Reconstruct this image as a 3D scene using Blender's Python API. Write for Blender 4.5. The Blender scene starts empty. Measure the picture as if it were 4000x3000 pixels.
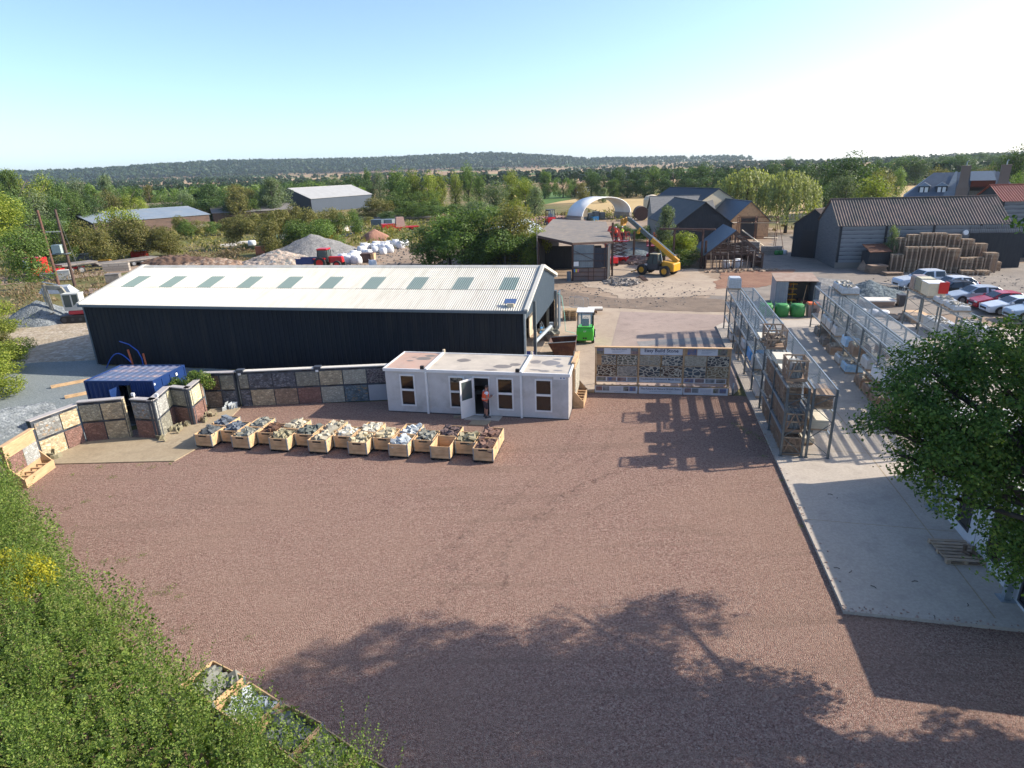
import bpy, math, random
import numpy as np
from mathutils import Vector, Matrix, noise
random.seed(7); rng = np.random.default_rng(7)
R_ = math.radians
scene = bpy.context.scene
# ---------------------------------------------------------------- camera
HC = 12.436; PITCH = R_(19.078); ROLL = R_(-1.836); FPX = 2430.6
Fv = Vector((0, math.cos(PITCH), -math.sin(PITCH)))
_U = Vector((0, math.sin(PITCH), math.cos(PITCH))); _R = Vector((1, 0, 0))
Rv = _R*math.cos(ROLL) + _U*math.sin(ROLL); Uv = -_R*math.sin(ROLL) + _U*math.cos(ROLL)
cd = bpy.data.cameras.new('camera'); cam = bpy.data.objects.new('camera', cd)
scene.collection.objects.link(cam); scene.camera = cam
cd.sensor_width = 36; cd.lens = FPX/4000*36; cd.clip_start = .1; cd.clip_end = 20000
cam.matrix_world = Matrix(((Rv.x, Uv.x, -Fv.x, 0), (Rv.y, Uv.y, -Fv.y, 0), (Rv.z, Uv.z, -Fv.z, HC), (0, 0, 0, 1)))
# ---------------------------------------------------------------- light
SUN_AZ = 83.0; SUN_EL = 30.6            # azimuth clockwise from +Y
w = bpy.data.worlds.new('World'); scene.world = w; w.use_nodes = True
nt = w.node_tree; nt.nodes.clear()
wo = nt.nodes.new('ShaderNodeOutputWorld'); bg = nt.nodes.new('ShaderNodeBackground'); sky = nt.nodes.new('ShaderNodeTexSky')
sky.sky_type = 'NISHITA'; sky.sun_disc = False; sky.sun_elevation = R_(SUN_EL); sky.sun_rotation = R_(SUN_AZ)
sky.altitude = 60; sky.air_density = .68; sky.dust_density = 1.15; sky.ozone_density = 2.7
bg.inputs[1].default_value = .12
nt.links.new(sky.outputs[0], bg.inputs[0]); nt.links.new(bg.outputs[0], wo.inputs[0])
sl = bpy.data.lights.new('sun', 'SUN'); sl.energy = 3.2; sl.angle = R_(.53); sl.color = (1, .91, .78)
so = bpy.data.objects.new('sun', sl); scene.collection.objects.link(so)
_sd = Vector((math.sin(R_(SUN_AZ))*math.cos(R_(SUN_EL)), math.cos(R_(SUN_AZ))*math.cos(R_(SUN_EL)), math.sin(R_(SUN_EL))))
so.rotation_euler = _sd.to_track_quat('Z', 'Y').to_euler()
scene.view_settings.view_transform = 'Standard'; scene.view_settings.look = 'None'
scene.view_settings.exposure = 1.38; scene.view_settings.gamma = 1
# ---------------------------------------------------------------- helpers
COL = scene.collection
def ray(px, py): return Fv + Rv*((px-2000)/FPX) - Uv*((py-1500)/FPX)
def G(px, py, z=0):
    d = ray(px, py); t = (z-HC)/d.z; return Vector((d.x*t, d.y*t, z))
def AY(px, py, D):
    d = ray(px, py); k = D/math.hypot(d.x, d.y); return Vector((d.x*k, d.y*k, HC+d.z*k))
CR = dict(A1=(0,550,.4973),A2=(900,550,.5425),A3=(2000,600,.4521),A4=(2900,550,.4973),B1=(0,1000,.5426),C7=(0,950,.27125),
          C8=(3500,600,.2411),E1=(2050,750,.21097),E2=(2400,700,.31646),E3=(3450,880,.24864),E4=(1250,820,.20344),E5=(850,820,.20344),
          D3=(3400,1050,.2712),D4=(2750,1050,.2411),B5=(2700,1050,.4823),O=(0,0,1.8083),C4=(3300,1000,.3165))
def P(c, x, y): a, b, s = CR[c]; return a+x*s, b+y*s
def g(c, x, y, z=0): return G(*P(c, x, y), z)
class MB:
    def __init__(s): s.v=[]; s.f=[]; s.mi=[]; s.m=0; s.T=Matrix.Identity(4)
    def add(s, vs, fs):
        n=len(s.v); T=s.T
        s.v += [tuple(T@Vector(p)) for p in vs]; s.f += [tuple(i+n for i in f) for f in fs]; s.mi += [s.m]*len(fs); return s
    def box(s, x0,y0,z0,x1,y1,z1):
        return s.add([(x0,y0,z0),(x1,y0,z0),(x1,y1,z0),(x0,y1,z0),(x0,y0,z1),(x1,y0,z1),(x1,y1,z1),(x0,y1,z1)],
            [(0,3,2,1),(4,5,6,7),(0,1,5,4),(1,2,6,5),(2,3,7,6),(3,0,4,7)])
    def cbox(s, cx,cy,cz,sx,sy,sz): return s.box(cx-sx/2,cy-sy/2,cz-sz/2,cx+sx/2,cy+sy/2,cz+sz/2)
    def frustum(s, a, b):      # two rectangles (x0,y0,x1,y1,z)
        vs=[(a[0],a[1],a[4]),(a[2],a[1],a[4]),(a[2],a[3],a[4]),(a[0],a[3],a[4]),(b[0],b[1],b[4]),(b[2],b[1],b[4]),(b[2],b[3],b[4]),(b[0],b[3],b[4])]
        return s.add(vs,[(0,3,2,1),(4,5,6,7),(0,1,5,4),(1,2,6,5),(2,3,7,6),(3,0,4,7)])
    def bar(s, p, q, w, h=None, up=(0,0,1)):
        h=h or w; p=Vector(p); q=Vector(q); d=(q-p).normalized(); u=Vector(up)
        if abs(d.dot(u))>.98: u=Vector((0,1,0))
        a=d.cross(u).normalized()*w/2; b=a.cross(d).normalized()*h/2
        vs=[p-a-b,p+a-b,p+a+b,p-a+b,q-a-b,q+a-b,q+a+b,q-a+b]
        return s.add(vs,[(0,3,2,1),(4,5,6,7),(0,1,5,4),(1,2,6,5),(2,3,7,6),(3,0,4,7)])
    def tube(s, pts, r, n=8, cap=True):
        pts=[Vector(p) for p in pts]; rs=r if isinstance(r,(list,tuple)) else [r]*len(pts); vs=[]; u=None
        for i,p in enumerate(pts):
            d=(pts[min(i+1,len(pts)-1)]-pts[max(i-1,0)]).normalized()
            if u is None: u=d.orthogonal().normalized()
            u=(u-d*u.dot(d)); u=u.normalized() if u.length>1e-6 else d.orthogonal().normalized(); w_=d.cross(u)
            vs+=[p+(u*math.cos(2*math.pi*k/n)+w_*math.sin(2*math.pi*k/n))*rs[i] for k in range(n)]
        fs=[(i*n+k,i*n+(k+1)%n,(i+1)*n+(k+1)%n,(i+1)*n+k) for i in range(len(pts)-1) for k in range(n)]
        if cap: fs+=[tuple(range(n))[::-1],tuple((len(pts)-1)*n+k for k in range(n))]
        return s.add(vs,fs)
    def cyl(s, p, q, r, n=12): return s.tube([p,q],r,n)
    def prism(s, poly, a, b, ax='y'):      # poly in the plane normal to ax
        def P3(u,v,t): return (u,t,v) if ax=='y' else (t,u,v) if ax=='x' else (u,v,t)
        n=len(poly); vs=[P3(u,v,a) for u,v in poly]+[P3(u,v,b) for u,v in poly]
        return s.add(vs,[tuple(range(n))[::-1],tuple(range(n,2*n))]+[(i,(i+1)%n,n+(i+1)%n,n+i) for i in range(n)])
    def quad(s,*p): return s.add(p,[tuple(range(len(p)))])
    def build(s, name, m, parent=None, smooth=False, recalc=True):
        me=bpy.data.meshes.new(name); me.from_pydata(s.v,[],s.f)
        ms=m if isinstance(m,(list,tuple)) else [m]
        for k in ms: me.materials.append(k)
        if len(ms)>1: me.polygons.foreach_set('material_index', s.mi)
        if smooth: me.polygons.foreach_set('use_smooth',[True]*len(me.polygons))
        if recalc:
            import bmesh
            b=bmesh.new(); b.from_mesh(me); bmesh.ops.recalc_face_normals(b,faces=b.faces); b.to_mesh(me); b.free()
        me.update(); o=bpy.data.objects.new(name,me); COL.objects.link(o)
        if parent: o.parent=parent
        return o
def tag(o,label=None,cat=None,group=None,kind=None):
    if label: o['label']=label
    if cat: o['category']=cat
    if group: o['group']=group
    if kind: o['kind']=kind
    return o
def thing(name,label,cat,loc=(0,0,0),rz=0,group=None):
    o=bpy.data.objects.new(name,None); COL.objects.link(o); o.empty_display_size=.3
    o.location=loc; o.rotation_euler=(0,0,rz); return tag(o,label,cat,group)
_K={}
def kids(o):
    if o.name not in _K: _K[o.name]=[c for c in bpy.data.objects if c.parent==o]
    return _K[o.name]
def dup(root,loc,rz=None,label=None,group=None,scale=None):
    r=root.copy(); COL.objects.link(r); r.location=loc
    if rz is not None: r.rotation_euler=(0,0,rz)
    if label: r['label']=label
    if group: r['group']=group
    if scale: r.scale=scale
    for ch in kids(root):
        c=ch.copy(); COL.objects.link(c); c.parent=r
        for gch in kids(ch):
            d=gch.copy(); COL.objects.link(d); d.parent=c
    return r
def npmesh(name, V, Q, m, parent=None):
    me=bpy.data.meshes.new(name); V=np.asarray(V,np.float32); Q=np.asarray(Q,np.int32); k=Q.shape[1]
    me.vertices.add(len(V)); me.vertices.foreach_set('co',V.ravel()); me.loops.add(Q.size); me.loops.foreach_set('vertex_index',Q.ravel())
    me.polygons.add(len(Q)); me.polygons.foreach_set('loop_start',np.arange(0,Q.size,k,dtype=np.int32)); me.polygons.foreach_set('loop_total',np.full(len(Q),k,np.int32))
    me.materials.append(m); me.update(calc_edges=True); me.validate()
    o=bpy.data.objects.new(name,me); COL.objects.link(o)
    if parent: o.parent=parent
    return o
# ---------------------------------------------------------------- materials
def newmat(name):
    m=bpy.data.materials.new(name); m.use_nodes=True; nt=m.node_tree; nt.nodes.clear()
    out=nt.nodes.new('ShaderNodeOutputMaterial'); b=nt.nodes.new('ShaderNodeBsdfPrincipled'); nt.links.new(b.outputs[0],out.inputs[0])
    return m,nt,b,out
def N(nt,t,**k):
    n=nt.nodes.new(t)
    for a,v in k.items():
        if a=='ins':
            for i,x in v.items():
                if hasattr(x,'is_output') or isinstance(x,bpy.types.NodeSocket): nt.links.new(x,n.inputs[i])
                else: n.inputs[i].default_value=x
        else: setattr(n,a,v)
    return n
def c4(c): return (c[0],c[1],c[2],1)
def ramp(nt,fac,stops):
    r=N(nt,'ShaderNodeValToRGB'); nt.links.new(fac,r.inputs[0]); e=r.color_ramp.elements
    while len(e)<len(stops): e.new(.5)
    for i,(p,c) in enumerate(stops): e[i].position=p; e[i].color=c4(c)
    return r.outputs[0]
def mixc(nt,f,a,b,mode='MIX'):
    n=N(nt,'ShaderNodeMix',data_type='RGBA',blend_type=mode)
    for i,x in ((0,f),(6,a),(7,b)):
        if isinstance(x,bpy.types.NodeSocket): nt.links.new(x,n.inputs[i])
        elif i==0: n.inputs[0].default_value=x
        else: n.inputs[i].default_value=c4(x)
    return n.outputs[2]
def coord(nt,kind='Object',scale=(1,1,1)):
    t=N(nt,'ShaderNodeTexCoord'); mp=N(nt,'ShaderNodeMapping'); mp.inputs[3].default_value=scale
    nt.links.new(t.outputs[kind],mp.inputs[0]); return mp.outputs[0]
def nz(nt,vec,scale,detail=4,rough=.6,dist=0):
    n=N(nt,'ShaderNodeTexNoise',ins={2:scale,3:detail,4:rough,8:dist}); nt.links.new(vec,n.inputs[0]); return n.outputs[0]
def bump(nt,b,h,strength=.3,dist=.02):
    bp=N(nt,'ShaderNodeBump',ins={0:strength,1:dist}); nt.links.new(h,bp.inputs['Height']); nt.links.new(bp.outputs[0],b.inputs['Normal']); return bp
def pm(name,c,c2=None,scale=3,rough=.7,metal=0,bs=0,bscale=20,dirt=None,dscale=.7,stretch=(1,1,1),spec=None):
    m,nt,b,out=newmat(name); v=coord(nt,'Object',stretch); c2=c2 or tuple(x*.8 for x in c)
    f=nz(nt,v,scale,5); col=mixc(nt,ramp(nt,f,[(.35,(0,0,0)),(.65,(1,1,1))]),c,c2)
    if dirt:
        d=nz(nt,v,dscale,6,.65); col=mixc(nt,ramp(nt,d,[(.48,(0,0,0)),(.7,(.8,.8,.8))]),col,dirt)
    nt.links.new(col,b.inputs['Base Color']); b.inputs['Roughness'].default_value=rough; b.inputs['Metallic'].default_value=metal
    if spec is not None: b.inputs['Specular IOR Level'].default_value=spec
    if bs: bump(nt,b,nz(nt,v,bscale,4),bs)
    return m
def foliage(name,cols,trans=.35,bscale=.4):
    m,nt,b,out=newmat(name)
    geo=N(nt,'ShaderNodeNewGeometry'); v=coord(nt,'Object'); f=nz(nt,v,bscale,3)
    mt=N(nt,'ShaderNodeMath',operation='MULTIPLY_ADD',ins={1:.75}); nt.links.new(geo.outputs['Random Per Island'],mt.inputs[0])
    m2=N(nt,'ShaderNodeMath',operation='MULTIPLY_ADD',ins={1:1.1,2:-.42}); nt.links.new(f,m2.inputs[0]); nt.links.new(m2.outputs[0],mt.inputs[2])
    oi=N(nt,'ShaderNodeObjectInfo'); n=len(cols)
    col=ramp(nt,mt.outputs[0],[(i/(n-1)*.9+.05,c) for i,c in enumerate(cols)])
    hv=N(nt,'ShaderNodeHueSaturation'); nt.links.new(col,hv.inputs['Color'])
    q=N(nt,'ShaderNodeMath',operation='MULTIPLY_ADD',ins={1:.45,2:.78}); nt.links.new(oi.outputs['Random'],q.inputs[0]); nt.links.new(q.outputs[0],hv.inputs['Value'])
    col=hv.outputs[0]
    nt.links.new(col,b.inputs['Base Color']); b.inputs['Roughness'].default_value=.55; b.inputs['Specular IOR Level'].default_value=.25
    tr=N(nt,'ShaderNodeBsdfTranslucent'); c2=mixc(nt,1.0,col,(1.5,1.6,.55),'MULTIPLY'); nt.links.new(c2,tr.inputs[0])
    mx=N(nt,'ShaderNodeMixShader',ins={0:trans}); nt.links.new(b.outputs[0],mx.inputs[1]); nt.links.new(tr.outputs[0],mx.inputs[2]); nt.links.new(mx.outputs[0],out.inputs[0])
    return m
def swz(nt,scale=1,kind='Object'):   # object x,z -> texture x,y
    t=N(nt,'ShaderNodeTexCoord'); s=N(nt,'ShaderNodeSeparateXYZ'); c=N(nt,'ShaderNodeCombineXYZ')
    nt.links.new(t.outputs[kind],s.inputs[0]); nt.links.new(s.outputs[0],c.inputs[0]); nt.links.new(s.outputs[2],c.inputs[1]); nt.links.new(s.outputs[1],c.inputs[2]); return c.outputs[0]
def stonemat(name,cols,mortar,kind='rubble',scale=5,mw=.06,bs=.6):
    m,nt,b,out=newmat(name); v=swz(nt)
    dn=N(nt,'ShaderNodeTexNoise',ins={2:3.0,3:2}); nt.links.new(v,dn.inputs[0])
    vm=N(nt,'ShaderNodeVectorMath',operation='MULTIPLY_ADD'); nt.links.new(dn.outputs[1],vm.inputs[0]); vm.inputs[1].default_value=(.1,.1,.0); nt.links.new(v,vm.inputs[2])
    if kind=='rubble':
        mp=N(nt,'ShaderNodeMapping'); mp.inputs[3].default_value=(scale,scale*1.7,0.0001); nt.links.new(vm.outputs[0],mp.inputs[0])
        v1=N(nt,'ShaderNodeTexVoronoi',ins={2:1,8:.85}); nt.links.new(mp.outputs[0],v1.inputs['Vector'])
        v2=N(nt,'ShaderNodeTexVoronoi',feature='DISTANCE_TO_EDGE',ins={2:1,8:.85}); nt.links.new(mp.outputs[0],v2.inputs['Vector'])
        sp=N(nt,'ShaderNodeSeparateColor'); nt.links.new(v1.outputs['Color'],sp.inputs[0]); rnd=sp.outputs[0]; edge=v2.outputs[0]
        mask=ramp(nt,edge,[(mw*.6,(1,1,1)),(mw*1.4,(0,0,0))])
    else:
        br=N(nt,'ShaderNodeTexBrick',ins={'Scale':1.0,'Mortar Size':mw*.1,'Mortar Smooth':.1,'Bias':0,'Brick Width':1.9/scale,'Row Height':.55/scale}); br.offset=.37; br.squash=.6; br.squash_frequency=3
        br.inputs[1].default_value=(0,0,0,1); br.inputs[2].default_value=(1,1,1,1); br.inputs[3].default_value=(.5,.5,.5,1)
        nt.links.new(vm.outputs[0],br.inputs[0]); rnd=br.outputs[0]; mask=br.outputs[1]
    col=ramp(nt,rnd,[(i/(len(cols)-1)*.9+.05,c) for i,c in enumerate(cols)])
    n2=nz(nt,v,14,5); col=mixc(nt,ramp(nt,n2,[(.3,(.55,.55,.55)),(.7,(0,0,0))]),col,(.08,.07,.06))
    col=mixc(nt,mask,col,mortar); nt.links.new(col,b.inputs['Base Color']); b.inputs['Roughness'].default_value=.85
    inv=N(nt,'ShaderNodeMath',operation='SUBTRACT',ins={0:1.0}); nt.links.new(mask,inv.inputs[1])
    ad=N(nt,'ShaderNodeMath',operation='MULTIPLY_ADD',ins={1:.5}); nt.links.new(n2,ad.inputs[0]); nt.links.new(inv.outputs[0],ad.inputs[2]); bump(nt,b,ad.outputs[0],bs,.03)
    return m
# ================================================================ materials
def flat(name,c,rough=.6,metal=0,spec=None): return pm(name,c,tuple(x*.88 for x in c),4,rough,metal,spec=spec)
M_white=pm('white_panel',(.50,.49,.47),(.56,.55,.53),2,.55,dirt=(.36,.35,.32),dscale=.9)
M_whitetrim=pm('white_trim',(.72,.72,.70),(.66,.66,.64),3,.45)
M_roofc=pm('cabin_roof_coat',(.50,.44,.36),(.43,.38,.31),1.5,.8,dirt=(.33,.29,.25),dscale=.8)
M_roofpink=pm('cabin_roof_red_dust',(.46,.30,.23),(.42,.31,.25),1.2,.8,dirt=(.33,.2,.15),dscale=.9)
M_stain=pm('puddle_stain',(.24,.21,.19),(.2,.18,.16),5,.35)
M_clad=pm('dark_cladding',(.010,.013,.020),(.0065,.009,.014),2,.6,0,spec=.25,dirt=(.022,.022,.022),dscale=.8,stretch=(2.5,2.5,.25))
M_gable=pm('slate_blue_cladding',(.075,.105,.13),(.065,.092,.118),2,.45)
M_trimgrey=pm('grey_trim',(.10,.13,.15),(.085,.11,.13),4,.45)
M_galv=pm('galvanised_steel',(.36,.40,.41),(.27,.31,.33),6,.42,.55)
M_steel=pm('grey_steel',(.16,.19,.20),(.12,.14,.15),6,.45,.5)
M_black=flat('black_plastic',(.012,.012,.014),.5); M_rubber=pm('rubber',(.02,.02,.021),(.035,.032,.03),9,.85)
M_rust=pm('rust',(.12,.045,.022),(.07,.028,.018),5,.85,0,.3,30,dirt=(.2,.09,.04),dscale=2)
M_oldrust=pm('old_brown_steel',(.10,.05,.035),(.06,.035,.028),5,.8,0,.2)
def wood(name,c,c2,sc=8): return pm(name,c,c2,sc,.75,0,.25,30,stretch=(.25,1,1),dirt=tuple(x*.6 for x in c2),dscale=2.2)
M_newwood=wood('pale_new_timber',(.66,.44,.24),(.52,.33,.17))
M_newwood2=wood('orange_new_timber',(.52,.34,.19),(.42,.27,.14))
M_inwood=wood('crate_inside_timber',(.50,.27,.11),(.40,.2,.08))
M_pallet=wood('pallet_timber',(.42,.31,.21),(.32,.23,.155)); M_palnew=wood('pallet_timber_new',(.62,.46,.27),(.5,.35,.19))
M_palold=wood('pallet_timber_weathered',(.33,.225,.15),(.24,.16,.11)); M_greywood=wood('grey_weathered_timber',(.25,.22,.19),(.16,.14,.12))
M_brownwood=wood('dark_brown_timber',(.13,.08,.055),(.085,.052,.038))
M_red=flat('red_paint',(.55,.012,.015),.3); M_orange=flat('orange_paint',(.75,.16,.02),.4); M_yellow=pm('yellow_paint',(.62,.32,.015),(.52,.26,.015),3,.35,dirt=(.35,.2,.05),dscale=2)
M_green=pm('bright_green_paint',(.055,.52,.03),(.05,.46,.03),2,.3); M_blue=pm('container_blue',(.010,.035,.135),(.009,.03,.11),1.5,.4,dirt=(.02,.05,.17),dscale=1.5)
M_cream=flat('cream',(.62,.52,.36),.6); M_grille=flat('dark_grey',(.05,.05,.055),.5)
def corrug_roof(name,c,c2,dirt): return pm(name,c,c2,1.2,.85,0,.15,25,dirt=dirt,dscale=.5)
M_wroof=pm('white_fibre_cement',(.50,.485,.43),(.46,.445,.39),.6,.8,0,.05,30,dirt=(.37,.35,.29),dscale=1.1,stretch=(2.4,.22,1))
def glassmat(name,c=(.02,.025,.03),rough=.05):
    m,nt,b,out=newmat(name); b.inputs['Base Color'].default_value=c4(c); b.inputs['Roughness'].default_value=rough; b.inputs['Specular IOR Level'].default_value=.7; return m
M_glass=glassmat('dark_window_glass',(.015,.012,.011)); M_carglass=glassmat('car_glass',(.02,.03,.035)); M_cabglass=glassmat('machine_cab_glass',(.06,.085,.085),.08)
def clearglass(name):
    m,nt,b,out=newmat(name); g_=N(nt,'ShaderNodeBsdfGlossy',ins={1:.05}); t=N(nt,'ShaderNodeBsdfTransparent'); t.inputs[0].default_value=(.8,.86,.85,1)
    mx=N(nt,'ShaderNodeMixShader',ins={0:.12}); nt.links.new(t.outputs[0],mx.inputs[1]); nt.links.new(g_.outputs[0],mx.inputs[2]); nt.links.new(mx.outputs[0],out.inputs[0]); return m
M_clear=clearglass('clear_glass')
def rooflight(name):
    m,nt,b,out=newmat(name); b.inputs['Base Color'].default_value=(.22,.30,.28,1); b.inputs['Roughness'].default_value=.35
    t=N(nt,'ShaderNodeBsdfTransparent'); t.inputs[0].default_value=(.6,.75,.7,1); mx=N(nt,'ShaderNodeMixShader',ins={0:.35}); nt.links.new(b.outputs[0],mx.inputs[1]); nt.links.new(t.outputs[0],mx.inputs[2]); nt.links.new(mx.outputs[0],out.inputs[0]); return m
M_rlight=rooflight('translucent_rooflight')
M_skin=flat('skin',(.42,.20,.13),.55); M_hair=flat('cropped_hair',(.06,.04,.03),.8)
M_bagw=pm('white_woven_bag',(.72,.72,.72),(.6,.61,.62),4,.7,0,.5,6); M_bagg=pm('green_woven_bag',(.05,.26,.06),(.035,.2,.045),4,.55,0,.5,6)
M_shrink=pm('shrink_wrap',(.50,.50,.49),(.38,.37,.35),7,.3,0,.6,8); M_paleslab=pm('pale_stone_slab',(.62,.57,.45),(.55,.5,.4),4,.8)
# ground -----------------------------------------------------------
def gravelmat(name,cols,scale=38,big=None,bs=.5,pale=None,tracks=False):
    m,nt,b,out=newmat(name); v=coord(nt)
    v1=N(nt,'ShaderNodeTexVoronoi',ins={2:scale}); nt.links.new(v,v1.inputs['Vector']); sp=N(nt,'ShaderNodeSeparateColor'); nt.links.new(v1.outputs['Color'],sp.inputs[0])
    col=ramp(nt,sp.outputs[0],[(i/(len(cols)-1)*.94+.03,c) for i,c in enumerate(cols)])
    n1=nz(nt,v,scale*.28,3,.7); col=mixc(nt,ramp(nt,n1,[(.35,(.45,.45,.45)),(.6,(0,0,0))]),col,tuple(x*.45 for x in cols[0]))
    if big:
        n2=nz(nt,v,.16,5,.6,.4); col=mixc(nt,ramp(nt,n2,[(.42,(0,0,0)),(.68,(.55,.55,.55))]),col,big)
    if pale:
        n3=nz(nt,v,.9,6,.7); col=mixc(nt,ramp(nt,n3,[(.55,(0,0,0)),(.75,(.5,.5,.5))]),col,pale)
    if tracks:
        mp=N(nt,'ShaderNodeMapping'); mp.inputs[2].default_value=(0,0,R_(32)); mp.inputs[3].default_value=(.12,1.4,1); nt.links.new(v,mp.inputs[0])
        n4=nz(nt,mp.outputs[0],1.0,3,.6,.6); col=mixc(nt,ramp(nt,n4,[(.54,(0,0,0)),(.66,(.32,.32,.32))]),col,(.20,.135,.10))
    nt.links.new(col,b.inputs['Base Color']); b.inputs['Roughness'].default_value=.95; b.inputs['Specular IOR Level'].default_value=.15
    h=N(nt,'ShaderNodeMath',operation='MULTIPLY_ADD',ins={1:-1.0}); nt.links.new(v1.outputs['Distance'],h.inputs[0])
    n5=nz(nt,v,scale*.12,3,.6); nt.links.new(n5,h.inputs[2]); bump(nt,b,h.outputs[0],bs,.05); return m
M_pink=gravelmat('pink_gravel',[(.165,.088,.068),(.315,.183,.142),(.415,.27,.208),(.26,.15,.118),(.48,.36,.275),(.34,.228,.18)],36,(.32,.21,.155),.8,(.35,.24,.185),True)
M_greyg=gravelmat('blue_grey_gravel',[(.16,.19,.19),(.24,.27,.27),(.2,.23,.235),(.29,.31,.30)],26,(.25,.27,.26),.4)
M_stony=gravelmat('pale_stony_ground',[(.30,.24,.17),(.48,.41,.32),(.36,.29,.22),(.56,.5,.42)],5,(.33,.27,.18),.7,(.25,.22,.12))
def dirt(name,a,b_,c_,sc=.25,bs=.3):
    m,nt,b,out=newmat(name); v=coord(nt); col=mixc(nt,ramp(nt,nz(nt,v,sc,7,.62,.6),[(.38,(0,0,0)),(.62,(1,1,1))]),a,b_)
    col=mixc(nt,ramp(nt,nz(nt,v,sc*3.1,8,.7,.3),[(.5,(0,0,0)),(.68,(.75,.75,.75))]),col,c_)
    col=mixc(nt,ramp(nt,nz(nt,v,9,4,.7),[(.4,(.3,.3,.3)),(.6,(0,0,0))]),col,tuple(x*.55 for x in a))
    nt.links.new(col,b.inputs['Base Color']); b.inputs['Roughness'].default_value=.93; b.inputs['Specular IOR Level'].default_value=.2; bump(nt,b,nz(nt,v,6,6,.7),bs,.08); return m
M_dirt=dirt('brown_dirt',(.27,.195,.135),(.36,.275,.20),(.19,.145,.105))
M_worn=dirt('worn_brown_grit',(.185,.14,.105),(.25,.19,.14),(.13,.105,.085),.3,.5)
M_dirtg=dirt('grey_stony_track',(.22,.19,.16),(.29,.25,.205),(.15,.13,.115),.22)
M_redearth=dirt('red_earth',(.23,.12,.08),(.29,.17,.11),(.15,.09,.065),.5)
M_conc=dirt('sandy_concrete',(.43,.345,.255),(.36,.285,.215),(.27,.21,.16),.3,.12)
M_concp=dirt('pink_concrete',(.36,.28,.235),(.30,.235,.20),(.225,.17,.145),.3,.1)
M_slab=dirt('pale_concrete_slab',(.47,.41,.34),(.42,.37,.31),(.345,.30,.255),.35,.08)
M_pad=dirt('sandy_pad',(.33,.26,.17),(.38,.31,.21),(.27,.21,.14),.5,.1)
M_wetc=dirt('wet_concrete',(.22,.22,.215),(.27,.25,.235),(.19,.19,.19),.4,.03)
M_grass=dirt('rough_grass',(.10,.125,.035),(.19,.17,.075),(.26,.21,.11),.06,.5)
M_stub=dirt('wheat_stubble',(.50,.36,.17),(.45,.32,.15),(.55,.41,.21),.03,.1)
M_greenf=dirt('green_pasture',(.075,.15,.03),(.10,.17,.04),(.13,.18,.05),.05,.3)
M_road=dirt('asphalt_road',(.13,.125,.12),(.15,.145,.14),(.11,.105,.1),.3,.1)
M_wood_far=foliage('far_woodland_leaves',[(.020,.042,.016),(.026,.052,.018),(.034,.062,.021)],.2,.02)

# ================================================================ setting
def sheet(name,pts,z,m,kind='structure',rag=None):
    q=[]; n=len(pts)
    for i in range(n):
        a=Vector((*pts[i][:2],0)); b=Vector((*pts[(i+1)%n][:2],0)); L=(b-a).length; k=max(1,int(L/(.6 if rag else 1e9))); nr=Vector(((b-a).y,-(b-a).x,0))/max(L,.01)
        k=min(k,120)
        for j in range(k):
            c=a.lerp(b,j/k); 
            if rag: c=c+nr*(noise.noise(c*.45)*rag+noise.noise(c*1.9+Vector((7,0,0)))*rag*.5)
            q.append((c.x,c.y,z))
    mb=MB(); mb.quad(*q); o=mb.build(name,m,recalc=False)
    if o.data.polygons[0].normal.z<0: o.data.flip_normals()
    return tag(o,kind=kind)
# ridge height above plain as a function of azimuth column px
RID=[(-900,40),(-200,38),(230,37),(500,38),(800,51),(1000,57),(1200,55),(1500,53),(1750,57),(1950,60),(2150,43),(2300,26),(2600,21),(2850,16),(2920,6),(3100,2),(3600,2),(4600,4)]
def ridge(px):
    for (a,b),(c,d) in zip(RID,RID[1:]):
        if a<=px<=c: return b+(d-b)*(px-a)/(c-a)
    return 8
def sstep(a,b,x): t=min(max((x-a)/(b-a),0),1); return t*t*(3-2*t)
def terr(x,y):
    d=math.hypot(x,y)
    if d<330 or y<60: return 0.
    px=2000+FPX*x/max(y,1)*.97; r=ridge(max(min(px,4500),-800))
    base=sstep(700,2200,d)*(12 if r>35 else 6)+noise.noise(Vector((x*.003,y*.003,1)))*3*sstep(500,1500,d)
    hs=sstep(2250,3000,d)
    return base*(1-hs)+hs*(r/2735*3000+1.5)
mb=MB(); rings=[0,30,60,100,150,220,330,450,600,780,950,1150,1400,1700,2000,2300,2500,2700,2900,3000,3200,3600,4400]; K=180
vs=[];fs=[]
for d in rings:
    for k in range(K):
        a=2*math.pi*k/K; x=d*math.sin(a); y=d*math.cos(a); vs.append((x,y,terr(x,y)-(0.02 if d<400 else 0)))
for i in range(len(rings)-1):
    for k in range(K): fs.append((i*K+k,(i+1)*K+k,(i+1)*K+(k+1)%K,i*K+(k+1)%K))
mb.add(vs,fs)
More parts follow.
